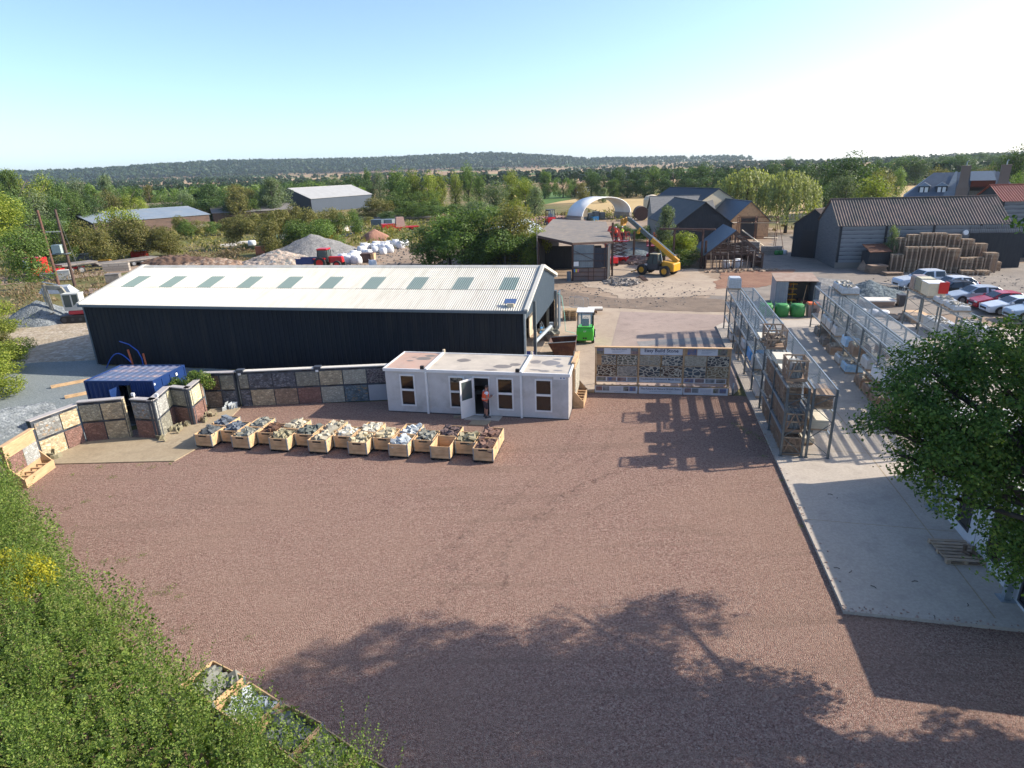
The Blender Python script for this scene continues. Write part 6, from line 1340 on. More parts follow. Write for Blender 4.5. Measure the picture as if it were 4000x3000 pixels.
# scaffold
def scaffold():
    r=thing('scaffold','tubular scaffold with plank decks across the timber barn gable','scaffold',(0,0,0)); pts=[(33.4,92.5),(35.5,91.3),(37.9,89.8),(38.9,91.6),(36.4,93.2),(34.3,94.4)]
    for i,p in enumerate(pts): m=MB(); m.cyl((p[0],p[1],0),(p[0],p[1],4.9),.04,6); m.build('standard',M_rust,r)
    for z in (1.9,4.1,4.8):
        m=MB()
        for a,b in ((0,1),(1,2),(2,3),(3,4),(4,5),(5,0),(1,4)): m.cyl((*pts[a],z),(*pts[b],z),.035,6)
        m.build('ledgers',M_rust,r)
    m=MB(); m.cyl((38.9,91.6,4.7),(39.6,90.2,0),.035,6); m.build('brace',M_rust,r)
    for (a,b,z) in (((33.0,93.4),(35.4,92.0),4.02),((35.6,92.1),(38.4,90.4),4.02),((37.0,91.4),(38.6,90.5),1.95)): m=MB(); m.bar((*a,z),(*b,z),.75,.06); m.build('plank_deck',M_cream,r)
scaffold()
m=MB(); m.bar((33.8,91.5,3.1),(36.2,89.0,1.0),.25,.1); tag(m.build('plank',M_cream),'pale plank sloping from the scaffold down to the block wall','plank')
# block walls and green bags
for k,(p,n,h,l) in enumerate([((33.0,90.0),3,1.6,'block wall of big grey concrete blocks under the scaffold, further part'),((35.6,88.6),3,1.2,'block wall of big grey concrete blocks beside the green bags, nearer part')]):
    m=MB()
    for i in range(n):
        for j in range(2 if h<1.5 else 3): m.box(i*.92,0,j*.55,i*.92+.9,.8,j*.55+.53)
    o=m.build('block_wall',M_block); o.location=(p[0],p[1],0); o.rotation_euler=(0,0,-.5); tag(o,l,'wall')
for k in range(6): bulkbag((37.4+k%3*.55,88.4-k*.35+(k%3)*.4,0),k,'small green rubble sack in the pile at the scaffold foot',[M_bagg,M_bagg,M_bagw][k%3],.62,'green and white rubble sacks at the scaffold foot',parts=False)
# ruin
def ruin():
    r=thing('ruined_barn','ruined timber framed barn with bare rafters and a blue slate slope on one side','barn',(24.3,76.9,0),R_(-8)); W=6.6; D=8.5; ze=1.8; zr=4.55
    k=(zr-ze)/(W/2); m=MB(); m.add([(-.3,0,ze-.2),(W/2,0,zr),(W/2,D,zr),(-.3,D,ze-.2),(-.3,0,ze-.1),(W/2,0,zr+.1),(W/2,D,zr+.1),(-.3,D,ze-.1)],[(0,3,2,1),(4,5,6,7),(0,1,5,4),(1,2,6,5),(2,3,7,6),(3,0,4,7)]); m.build('slate_slope',M_slate,r)
    for y in (0,2.1,4.2,6.3,8.4):
        m=MB(); m.bar((0,y,ze),(W/2,y,zr-.05),.13,.13); m.bar((W/2,y,zr-.05),(W,y,ze),.13,.13); m.bar((0,y,ze),(W,y,ze),.12,.14); m.bar((W*.25,y,ze),(W*.25,y,3.1),.1); m.bar((W*.5,y,ze),(W*.5,y,zr-.1),.1); m.bar((W*.75,y,ze),(W*.75,y,3.1),.1); m.build('truss',M_brownwood,r)
    for i in range(9): m=MB(); x=W*i/8; m.box(x-.06,-.06,0,x+.06,.06,ze if i in(0,8) else ze+ (W/2-abs(x-W/2))*k-.1); m.build('stud',M_brownwood,r)
    for z in (.05,.9): m=MB(); m.bar((0,0,z),(W,0,z),.1); m.build('rail',M_brownwood,r)
    m=MB(); rr=random.Random(5)
    for i in range(60):
        z=rr.uniform(1.9,4.0); x=rr.uniform(.3,W-.3); 
        if z<ze+(W/2-abs(x-W/2))*k-.2: m.bar((x,rr.uniform(.05,.2),z),(x+rr.uniform(.3,.9),.1,z+rr.uniform(-.15,.15)),.12,.03)
    m.build('broken_boards',M_greywood,r)
    m=MB(); m.box(W-.1,.1,0,W,D,1.2); m.box(0,D-.1,0,W,D,2.2); m.box(-.02,.1,0,.08,D,ze-.1); m.build('low_walls',M_brownwood,r)
    m=MB(); [m.bar((W*.1+i*.7,-.1,0),(W*.1+i*.7+rr.uniform(-.3,.3),-.05,rr.uniform(1.2,2.2)),.1,.04) for i in range(8)]; m.build('loose_boards',M_pallet,r)
ruin()
for i,(x,y) in enumerate([(27.0,77.6),(28.2,77.5),(28.9,78.6)]): bulkbag((x,y,0),i,'white bulk bag stored inside the ruined timber barn',M_bagw,.95,'white bulk bags inside the ruined barn',parts=False)
# rubble at the ruin and by the old barn
def rubble(name,label,x,y,rx,ry,h,n,size,m_,seed,kind='stuff'):
    r=random.Random(seed); mb=MB()
    for i in range(n):
        a=r.uniform(0,6.28); q=math.sqrt(r.random()); px,py=x+rx*q*math.cos(a),y+ry*q*math.sin(a); s=size*r.uniform(.5,1.6); z=h*(1-q)*r.uniform(.7,1)
        mb.T=Matrix.Translation((px,py,z+s*.2))@Matrix.Rotation(r.uniform(0,6.3),4,'Z')@Matrix.Rotation(r.uniform(-.8,.8),4,'X')@Matrix.Scale(s,4); k=r.choice(ROCKS); mb.add(k.v,k.f)
    mb.T=Matrix.Identity(4); return tag(mb.build(name,m_),label,'rubble',kind=kind)
def mound(name,label,x,y,rx,ry,h,m_,seed,rough=.12,p=1.0,cat='gravel heap'):
    n=56; vs=[];r=noise
    for i in range(n+1):
        for j in range(n+1):
            u=-1+2*i/n; v=-1+2*j/n; q=math.hypot(u,v); a=noise.noise(Vector((u*1.6+seed,v*1.6,seed)))*.22; z=h*max(0,(1-(q*(1+a))))**p; z+=noise.noise(Vector((u*9,v*9,seed)))*rough*h*(1 if z>.02 else 0)*.5
            vs.append((x+rx*u,y+ry*v,max(z,0)-.03 if q<1.05 else -.05))
    m=MB(); m.add(vs,[(i*(n+1)+j,(i+1)*(n+1)+j,(i+1)*(n+1)+j+1,i*(n+1)+j+1) for i in range(n) for j in range(n)]); o=m.build(name,m_,smooth=True); return tag(o,label,cat)
M_heapg=gravelmat('grey_stone_heap',[(.13,.15,.16),(.2,.22,.23),(.27,.29,.3)],9,None,.9); M_heapb=gravelmat('blue_grey_stone_heap',[(.08,.105,.115),(.14,.17,.18),(.21,.24,.25)],8,None,.9); M_heapd=gravelmat('buff_dust_heap',[(.2,.195,.185),(.27,.262,.25),(.17,.168,.16)],5,None,.8,(.31,.29,.26)); M_heapm=gravelmat('mixed_rubble_heap',[(.14,.17,.17),(.42,.33,.27),(.5,.4,.3),(.33,.25,.2),(.5,.45,.38)],3.2,None,1.0)
rubble('demolition_rubble','dark metal and rubble strewn on the ground below the old barn wall',12.6,69.5,2.0,2.6,.35,220,.22,rm('debris',(.12,.11,.10),(.32,.28,.24)),31); rubble('stone_rubble','pinkish stone rubble behind the lift and the yellow boom',17.4,84.5,2.4,3.0,.8,160,.4,rm('rubp',(.36,.25,.19)),32)
rubble('stone_rubble','pale stone pieces in front of the arch shelter',17.0,118,7,9,.9,260,.6,rm('rubc',(.36,.31,.24)),33); rubble('brick_rubble','scattered pink brick rubble on the spoil left of the arch shelter',11,158,8,10,.8,260,.6,rm('rubb',(.34,.2,.16)),34)
m=MB(); m.box(14.9,72.2,.02,15.9,72.5,.12); [m.box(15.0+.02*i,69.5+i*.5,.12,15.6,69.75+i*.5,.26) for i in range(6)]; tag(m.build('bolted_plate',M_oldrust),'notched dark steel beam lying on the concrete in front of the loader','beam')
rr5=random.Random(5); mbs=MB()
for k in range(230):
    t=rr5.random()**1; e0=Vector((9.35,14.7,0)).lerp(Vector((12.7,31,0)),t) if k<150 else Vector((9.35,14.7,0)).lerp(Vector((13.8,13.75,0)),rr5.random()); off=abs(rr5.gauss(0,.16)); c=e0+(Vector((.98,-.2,0)) if k<150 else Vector((.2,.98,0)))*(off-.05); s_=rr5.uniform(.018,.045); mbs.T=Matrix.Translation((c.x,c.y,SL+s_*.3 if off>.06 else .03))@Matrix.Rotation(rr5.uniform(0,6),4,'Z')@Matrix.Scale(s_,4); kk=rr5.choice(ROCKS); mbs.add(kk.v,kk.f)
mbs.T=Matrix.Identity(4); tag(mbs.build('gravel_spill',rm('pinkspill',(.44,.30,.24))),'pink gravel stones spilled over the slab edge','gravel',kind='stuff')
rubble('yard_debris','small stones and debris scattered over the dirt yard behind the long shed',12,64,9,8,.0,420,.10,rm('debris',(.12,.11,.10),(.32,.28,.24)),81)
rubble('yard_debris','scattered small debris over the ground around the pallet stacks',46,63,10,5,.0,260,.10,rm('debris',(.12,.11,.10),(.32,.28,.24)),82)
rubble('timber_offcuts','broken timber offcuts and brick at the foot of the ruined barn',28,74.6,4.5,1.2,.12,140,.22,rm('offcut',(.28,.19,.13),(.4,.3,.2)),83)
mound('gravel_heap','blue grey gravel heap behind the far rack beside the small shed',34.4,58.9,3.3,2.6,1.45,M_heapb,3.1); mound('gravel_heap','low brown gravel spread right of the small tool shed',33.0,66.0,3.4,2.6,.55,M_heapd,4.2)
mound('green_mound','dark stony heap overgrown between the barn columns',18.5,91.5,3.5,4,1.2,M_heapb,5.5,cat='heap')
# ---------------------------------------------------------------- black weatherboarded barn
BL=Vector((38.95,74.5,0)); BR=Vector((56.4,71.3,0)); be=(BR-BL).normalized(); bn=Vector((-be.y,be.x,0))
M_clapd=pm('dark_weathered_gable_boards',(.13,.132,.13),(.08,.083,.085),2,.85,stretch=(.4,.4,5))
bb=gable_house('weatherboard_barn','long weatherboarded barn with a brown corrugated roof behind the pallet stacks',BL+bn*4.1,BR+bn*4.1,4.1,5.0,7.7,M_rustroof,M_clap,M_clapd,corr=.30,over=.2)
for x in (.1,5.0,10.0,14.8): m=MB(); m.box(x,-4.18,0,x+.22,-4.11,4.9); m.build('post',M_blackb,bb)
m=MB(); m.box(13.9,-4.17,0,19.6,-4.115,3.9); m.build('black_boarded_bay',M_blackb,bb); m=MB(); m.box(.0,-4.3,0,13.8,-4.12,.7); m.build('brick_plinth',M_stonew,bb)
m=MB()
for i in range(30): x=13.9+i*.19; m.box(x,-4.24,3.95,x+.13,-4.175,4.75)
m.build('hanging_boards',M_clap,bb)
m=MB(); m.cyl((13.35,-4.45,4.05),(13.35,-4.2,4.0),.28,14); m.build('wall_lamp',M_whitetrim,bb)
b5=gable_house('lean_to_barn','small black boarded barn end with a grey roof against the weatherboarded barn',(40.1,83.3),(46,88),2.6,4.3,6.2,M_rustroof,M_blackb,corr=.3,over=.15)
m=MB(); m.box(-.05,-.4,0,-.002,1.4,3.6); m.build('dark_doorway',M_black,b5)
m=MB(); m.box(0,0,0,2.4,1.6,2.2); o=m.build('body',M_blackb,thing('timber_store','small dark store with a rusty sheet roof between barn and pallet stacks','shed',(41.2,71.4,0))); r=o.parent; m=MB(); m.prism([(-.2,2.2),(1.7,2.9),(1.7,2.95),(-.2,2.25)],-.1,2.5,'x'); m.build('roof',M_rust,r)
b4=gable_house('red_roofed_barn','tall weatherboarded barn with a red tiled roof at the far edge',(61.5,82.0),(78,79),3.4,6.9,8.6,pm('red_corrugated_roof',(.33,.09,.06),(.25,.07,.05),2,.7),M_clap,M_blackb,corr=.3)
m=MB(); m.box(0.2,-3.55,0,14,-3.5,4.0); m.build('open_bay',M_blackb,b4)
# ---------------------------------------------------------------- house
def house():
    r=thing('stone_house','large stone house with blue slate roofs, dormers and two tall brick chimneys','house',(65.8,106.2,0),R_(-32)); M_s=M_slate; L=15; W=9; ze=6.3; zr=9.7
    k=(zr-ze)/(W/2); m=MB(); m.box(0,0,0,L,.3,ze-.0); m.box(0,W-.3,0,L,W,ze); m.box(0,.3,0,.3,W-.3,ze); m.box(L-.3,.3,0,L,W-.3,ze); m.build('walls',M_stonew,r)
    m=MB(); m.add([(-.4,-.4,ze-.25),(L+.4,-.4,ze-.25),(L-3,W/2,zr),(3.4,W/2,zr),(-.4,W+.4,ze-.25),(L+.4,W+.4,ze-.25)],[(0,1,2,3),(3,2,5,4),(0,3,4),(1,5,2),(0,4,5,1)]); m.build('roof',pm('house_slate_roof',(.10,.125,.15),(.08,.10,.125),2.5,.55,0,.4,6),r)
    for x in (6.2,10.6):   # cross gable valleys (pale lead slopes)
        pass
    ml=pm('pale_slate_slope',(.20,.235,.25),(.17,.2,.215),3,.6)
    for x in (1.6,4.0):
        m=MB(); m.box(x,.6,ze+.1,x+1.5,3.2,ze+1.45); d=m.build('dormer',M_slated,r); m=MB(); m.add([(x-.15,.35,ze+1.4),(x+1.65,.35,ze+1.4),(x+.75,.9,ze+2.0),(x+.75,4.0,ze+2.0),(x-.15,3.2,ze+1.4),(x+1.65,3.2,ze+1.4)],[(0,1,2),(0,2,3,4),(1,5,3,2)]); m.build('dormer_roof',ml,d)
        m=MB(); m.box(x+.2,.56,ze+.35,x+.65,.598,ze+1.25); m.box(x+.85,.56,ze+.35,x+1.3,.598,ze+1.25); m.build('dormer_window',M_whitetrim,d)
    for x,w_ in ((6.6,1.6),(11.6,1.6)):
        m=MB(); m.add([(x-1.6,-.5,ze-.2),(x-.0,-.5,ze-.2),(x,W/2,zr+.12),(x-.3,W/2,zr+.12)],[(0,1,2,3)]); m.build('pale_slope',ml,r)
        m=MB(); m.box(x,-1.0,0,x+w_,.2,ze+1.2); m.frustum((x,-1.0,x+w_,.2,ze+1.2),(x+.2,-.9,x+w_-.2,.1,ze+2.0)); m.box(x+.2,-.9,ze+2.0,x+w_-.2,.1,zr+.9); m.box(x+.14,-.96,zr+.9,x+w_-.14,.16,zr+1.05); c=m.build('chimney',sm('brown_chimney_brick',(.26,.20,.16),.25,scale=7),r)
        m=MB(); m.tube([(x+.8,-.4,zr+1.05),(x+.8,-.4,zr+1.5),(x+.9,-.4,zr+1.75),(x+1.0,-.4,zr+1.65)],.07,6); m.build('flue_cowl',M_galv,c)
    m=MB(); m.box(8.3,-1.2,0,11.5,.0,ze-.35); m.build('balcony_bay',M_stonew,r); m=MB(); m.box(8.25,-1.3,ze-.34,11.6,.1,ze-.2); m.build('balcony_edge',M_whitetrim,r); m=MB(); m.box(8.4,-.1,ze-.2,11.5,.6,ze+2.2); m.build('glazed_recess',M_glass,r); m=MB(); m.box(8.3,-1.28,ze-.19,11.5,-1.26,ze+.7); m.build('glass_balustrade',M_clear,r)
    m=MB(); m.add([(8.2,-.2,ze+2.2),(11.6,-.2,ze+2.2),(11.2,W/2,zr+.1),(8.4,W/2,zr+.1)],[(0,1,2,3)]); m.build('flat_dormer_roof',M_s,r)
    m=MB(); m.box(16,1,0,22,7,ze-.6); m.build('side_wing',M_stonew,r); m=MB(); m.prism([(.4,ze-.7),(4,ze+2.0),(7.6,ze-.7)],15.6,22.4,'x'); m.build('side_wing_roof',M_s,r)
house()
# low stone wall at lawn
m=MB(); m.bar((43.9,90.8,.3),(46.8,99.0,.3),.4,.6); m.bar((46.8,99.5,.3),(49.4,108.6,.3),.4,.6); tag(m.build('garden_wall',M_stonew),'low pinkish garden wall along the edge of the bright lawn','wall')
# ---------------------------------------------------------------- pallet stacks: every pallet a thing
def sp_mesh(m_):
    mb=MB(); L,W,H=1.2,1.0,.145
    for i in range(6): y=(W-.11)*i/5; mb.box(0,y,H-.022,L,y+.11,H)
    for y in (0,W/2-.05,W-.1):
        mb.box(0,y,0,L,y+.1,.02)
        for x in (0,L/2-.07,L-.14): mb.box(x,y,.02,x+.14,y+.1,H-.023)
    return mb.build('stacked_pallet',m_)
SPM=[sp_mesh(M_palold),sp_mesh(M_pallet)]; spc=0
for o in SPM: o.name='x'
stk=[(43.3,70.6,0,12),(44.6,70.2,0,17),(45.9,69.8,0,17),(47.2,69.4,0,17),(48.5,69.0,0,16),(49.8,68.6,0,10),
     (44.2,72.0,1,22),(45.5,71.7,1,24),(46.8,71.4,1,25),(48.1,71.0,1,25),(49.4,70.6,1,24),(50.7,70.2,1,21),(52.0,69.9,1,18),
     (49.2,67.3,2,3),(51.0,68.7,2,10),(52.3,68.4,2,13),(50.6,66.9,2,3),(53.6,69.4,2,6)]
scur=0; tot=sum(s[3] for s in stk); import itertools
nst=['first','second','third','fourth','fifth','sixth','seventh']
for si,(x,y,row,n) in enumerate(stk):
    rr=random.Random(si)
    for k in range(n):
        src=SPM[1 if (k>n-3 or rr.random()<.25) else 0]
        o=bpy.data.objects.new('stacked_pallet',src.data); COL.objects.link(o)
        o.location=(x+rr.uniform(-.018,.018),y+rr.uniform(-.018,.018),k*.166); o.scale=(1,1,1.13); o.rotation_euler=(0,0,R_(-17)+rr.uniform(-.012,.012))
        tag(o,'weathered pallet in %s pallet stack against the black barn'%(['a front','a tall rear','an outer low'][row]),'pallet',['front pallet stacks','tall rear pallet stacks','outer low pallet stacks'][row]+' at the black barn')
for o in SPM: bpy.data.objects.remove(o)
for (x,y,l) in [(41.7,69.9,'flat pile of dark boards in front of the timber store'),(42.6,68.3,'low pile of old pallets nearest the pickup')]:
    m=MB(); rr=random.Random(int(x)); [m.box(rr.uniform(-.1,.1),rr.uniform(-.1,.1),.05+k*.1,1.9+rr.uniform(-.1,.1),1.2,.12+k*.1) for k in range(9 if y>69 else 3)]; o=m.build('board_pile',M_palold); o.location=(x-1,y,0); tag(o,l,'timber pile')
m=MB(); m.T=Matrix.Translation((40.9,71.5,0))@Matrix.Rotation(.5,4,'Y')@Matrix.Rotation(.3,4,'Z'); m.box(0,0,0,.15,1.1,2.3); tag(m.build('door_panel',M_palold),'old brown door panel leaning up in front of the weatherboarded barn','panel')
# ibc tanks
def ibc(p,rz,label,s=1.0,m_=None):
    r=thing('liquid_tank',label,'tank',p,rz); m=MB(); m.box(.04,.04,.16,.96,1.16,1.1); m.build('tank_body',m_ or pm('yellowed_plastic',(.55,.48,.30),(.5,.42,.24),3,.4),r)
    m=MB()
    for i in range(6): x=i/5*1.0; m.box(x-.012,-.012,.14,x+.012,.012,1.12); m.box(x-.012,1.188,.14,x+.012,1.212,1.12)
    for i in range(1,6): y=i/6*1.2; m.box(-.012,y-.012,.14,.012,y+.012,1.12); m.box(.988,y-.012,.14,1.012,y+.012,1.12)
    for z in (.35,.6,.85,1.1): m.box(-.016,-.016,z-.012,1.016,-.002,z+.012); m.box(-.016,1.202,z-.012,1.016,1.216,z+.012); m.box(-.016,-.002,z-.012,-.002,1.202,z+.012); m.box(1.002,-.002,z-.012,1.016,1.202,z+.012)
    m.build('cage',M_galv,r); m=MB(); m.box(0,0,0,1,.12,.14); m.box(0,.54,0,1,.66,.14); m.box(0,1.08,0,1,1.2,.14); m.box(0,0,.1405,1,1.2,.16); m.build('tank_pallet',M_pallet,r); r.scale=(s,s,s)
ibc((58.3,73.2,0),-.3,'yellowed caged liquid tank on a trolley in front of the black boarded bay',1.15)
q=rp(RK3,.0,7.2,3.08); ibc((q.x,q.y,q.z+.02),R_(-14),'yellowed caged liquid tank standing on top of the short rack',.95)
q=rp(RK3,.0,5.7,3.08); r=thing('white_crate','off white plastic box with a red sheet over it on the short rack','box',(q.x,q.y,q.z+.02),R_(-14)); m=MB(); m.box(0,0,.12,1.1,1.3,.95); m.build('body',M_cream,r); m=MB(); m.box(-.04,-.04,.951,1.14,1.34,1.0); m.build('lid',M_whitetrim,r); m=MB(); m.box(.6,-.07,.3,1.2,-.045,1.08); m.box(1.15,-.045,.3,1.18,.5,1.08); m.build('red_sheet',M_red,r); m=MB(); m.box(0,0,0,1.1,.12,.119); m.box(0,1.1,0,1.1,1.2,.119); m.build('bearers',M_pallet,r)
wrapped(rp(RK3,.0,8.3,3.08),R_(-14),'brown wrapped stone load on top of the short rack behind the liquid tank',.9,1.0,.95,pm('brown_wrap',(.22,.15,.12),(.3,.22,.18),5,.4,0,.6,6))
for i,(y,l) in enumerate([(3.2,'pale stone slabs on top of the short rack behind the oak'),(1.3,'broken pale stone on top of the short rack nearest the oak')]): wrapped(rp(RK3,.0,y,3.08),R_(-14),l,.95,1.5,.25,M_shrink,rk2)
# low blocks / stone pallets on ground near rack 3
for i,(x,y,w_,l_,h_,lb) in enumerate([(30.6,43.0,1.2,3.0,.9,'stone filled pallet row right of the short rack'),(31.5,40.5,1.2,3.2,1.1,'second stone filled pallet row right of the short rack, behind the oak')]): wrapped((x,y,.02),R_(-14),lb,w_,l_,h_,M_shrink,rk2)
# white slab, bin, barriers, white bags
r=thing('white_sheet_stack','large flat white sheet on bearers behind the second rack','sheet',(31.0,53.4,0),R_(-10)); m=MB(); m.box(0,0,.5,2.6,1.6,.62); m.build('sheet',M_copl,r); m=MB(); m.box(.1,.1,0,2.5,1.5,.49); m.build('base',M_palold,r)
r=thing('wheelie_bin','dark wheelie bin standing between the white sheet and the barriers','bin',(33.9,53.2,0),-.2); m=MB(); m.frustum((.06,.08,.5,.6,.05),(0,0,.58,.72,.98)); m.build('body',M_grille,r); m=MB(); m.box(-.02,-.05,.985,.6,.75,1.05); m.build('lid',M_grille,r); m=MB(); m.cyl((0,.62,.1),(.56,.62,.1),.1,10); m.build('wheels',M_rubber,r)
for i,(x,y) in enumerate([(30.2,55.0),(29.5,51.0),(30.3,50.6),(30.9,50.2)]): bulkbag((x,y,0),i,['crumpled white bag behind the far end of the second rack','crumpled white bag on the ground right of the second rack'][i>0],M_bagw,.75,None if i==0 else 'white bags right of the second rack',parts=False,h=.6)
rubble('stone_rubble','dark stone pieces beside the white bags right of the second rack',31.6,48.6,1.3,1.0,.4,60,.3,rk1,41)
r=thing('timber_box','brown slatted timber box beside the short rack','box',(31.2,47.0,0),-.2); m=MB(); [m.box(i*.22,0,0,i*.22+.2,2.0,.7) for i in range(6)]; m.build('box_body',M_pallet,r); m=MB(); m.box(0,0,.705,1.3,2.0,.75); m.build('lid',M_newwood,r)
def barrier(p,rz,label,L=2.2,group='pedestrian barriers'):
    r=thing('crowd_barrier',label,'barrier',(p[0],p[1],0),rz,group); m=MB(); m.tube([(0,0,.15),(0,0,1.0),(.1,0,1.1),(L-.1,0,1.1),(L,0,1.0),(L,0,.15),(0,0,.15)],.02,6); m.build('frame',M_galv,r)
    m=MB(); [m.cyl((L*i/13,0,.15),(L*i/13,0,1.1),.008,5) for i in range(1,13)]; m.build('bars',M_galv,r); m=MB(); [m.cyl((x,-.3,.02),(x,.3,.02),.02,5) for x in (.3,L-.3)]; [m.cyl((x,0,.02),(x,0,.2),.02,5) for x in (.3,L-.3)]; m.build('feet',M_galv,r)
barrier((35.0,59.2),-.9,'steel crowd barrier in front of the pickup bonnet',group='barriers by the pickup'); barrier((35.3,58.6),-1.0,'steel crowd barrier just in front of the first one by the pickup',group='barriers by the pickup'); barrier((36.0,56.3),-.1,'steel crowd barrier side on beside the wheelie bin',1.4,'barriers by the pickup')
barrier((5.6,57.2),-.9,'leaning steel crowd barrier beside the new pallet stack, nearer one',1.8,'barriers by the pallet stack'); barrier((6.1,57.4),-.9,'leaning steel crowd barrier beside the new pallet stack, further one',1.8,'barriers by the pallet stack')
# new pallet stack, stone pallets, skip etc near the shed end
for k in range(6): pallet('new' if k>1 else 'std',(4.5,52.1,.02+k*.15),-.25+(k%3)*.02,'pale new pallet in the short stack beside the green forklift','pallet stack beside the forklift')
pallet('new',(3.55,50.9,1.2),0,'new pallet standing on edge against the end of the long shed').rotation_euler=(R_(82),0,R_(70))
for k in range(3): pallet('std',(2.35,45.7,.02+k*.15),-.2,'pallet under the flat stones in front of the shed opening','pallets under the flat stones')
rubble('flat_stones','flat grey green stones lying on a pallet in front of the shed opening',2.95,46.2,.6,.5,.1,26,.32,rm('gr',sty['gr'][1]),51).location.z=.47
for k in range(2): pallet('old',(6.6,54.6,.02+k*.15),-.1,'dark flat pallet under white stone slabs behind the forklift','dark pallets behind the forklift')
slabstack((6.9,54.0,.33),-.1,'low pile of white stone slabs behind the forklift',1.3,.9,2,M_copl,.07)
sp_=shedp(SLn-2.0,1.4,.06); 
for i in range(2): wrapped(shedp(SLn-2.2,1.0+i*1.6,.06),SYAW,['pallet of pale stones just inside the shed opening','pallet of yellow stone inside the shed behind the first'][i],.9,1.1,.7,S['buff'],rm('cr',sty['cr'][1]))
r=thing('site_mixer','dark blue machine body just inside the front opening of the long shed','machine',shedp(SLn-.7,1.3,.05),SYAW); m=MB(); m.prism([(0,0),(.9,0),(.9,.8),(.5,1.3),(.1,1.0)],0,.9,'x'); m.build('hopper',flat('navy_paint',(.02,.03,.12),.4),r); m=MB(); m.box(-.02,.1,1.0,.1,.6,1.4); m.box(.1,.3,.2,.92,.5,.3); m.build('guard',M_whitetrim,r)
r=thing('step_ladder','folding step ladder with blue treads standing in the shed opening','ladder',shedp(SLn-.6,8.6,.06),SYAW); m=MB(); m.bar((0,0,0),(.15,0,1.5),.04); m.bar((0,.5,0),(.15,.5,1.5),.04); m.bar((.8,0,0),(.15,0,1.5),.03); m.bar((.8,.5,0),(.15,.5,1.5),.03); m.build('frame',M_galv,r); m=MB(); [m.box(.02+.05*k,0,.35+.35*k,.2+.05*k,.5,.38+.35*k) for k in range(3)]; m.build('treads',M_bluew,r)
def skip():
    r=thing('rusty_hopper','rusty brown tipping skip standing behind the white cabin','skip',(2.55,41.3,.02),R_(-10)); m=MB(); t=.04
    pr=[(0,1.0),(.55,0),(1.75,0),(1.9,1.15),(1.86,1.15),(1.71,.04),(.58,.04),(.05,1.0)]; m.prism([(0.0,1.0),(.55,.0),(1.75,.0),(1.9,1.15)],0,t,'y'); m.build('side_plate',M_rust,r); m=MB(); m.prism([(0.0,1.0),(.55,.0),(1.75,.0),(1.9,1.15)],1.5,1.5+t,'y'); m.build('side_plate',M_rust,r)
    m=MB(); m.prism([(0,1.0),(.55,0),(.59,.03),(.05,1.02)],t+.001,1.499,'y'); m.prism([(.6,0),(1.7,0),(1.7,.03),(.6,.03)],t+.001,1.499,'y'); m.prism([(1.72,0),(1.76,0),(1.91,1.15),(1.87,1.15)],t+.001,1.499,'y'); m.build('body',M_oldrust,r)
    m=MB(); [m.bar((x,y,-.0),(x,y,.5),.06) for x in (1.8,) for y in (-.05,1.6)]; m.bar((-.02,-.03,1.02),(1.92,-.03,1.18),.05); m.bar((-.02,1.57,1.02),(1.92,1.57,1.18),.05); m.build('rim',M_galv,r)
skip()
m=MB(); m.tube([(1.6,41.6,1.0),(3.0,43.6,1.75)],[.16,.14],10); m.box(2.8,43.4,1.7,3.1,43.7,1.95); tag(m.build('auger_chute',M_galv),'grey steel auger tube slanting up out of the shed toward the skip','chute')
pipe('pale green hose looped down the corner post of the shed',[(*shedp(SLn+.3,12.6,3.0).xy,3.0),(*shedp(SLn+.7,12.0,2.9).xy,2.9),(*shedp(SLn+1.0,11.4,1.5).xy,1.5),(*shedp(SLn+1.1,11.2,.3).xy,.3),(*shedp(SLn+1.9,11.3,.1).xy,.1)],.025,flat('hose_green',(.2,.5,.42)),'hose')
m=MB(); m.bar((3.4,34.15,.1),(12.4,32.85+.75,.1),.2,.16) if False else m.bar((2.95,33.9,.09),(4.75,34.0,.09),.15,.15); tag(m.build('kerb_timber',M_newwood2),'short timber kerb between the end board and the display board','timber')
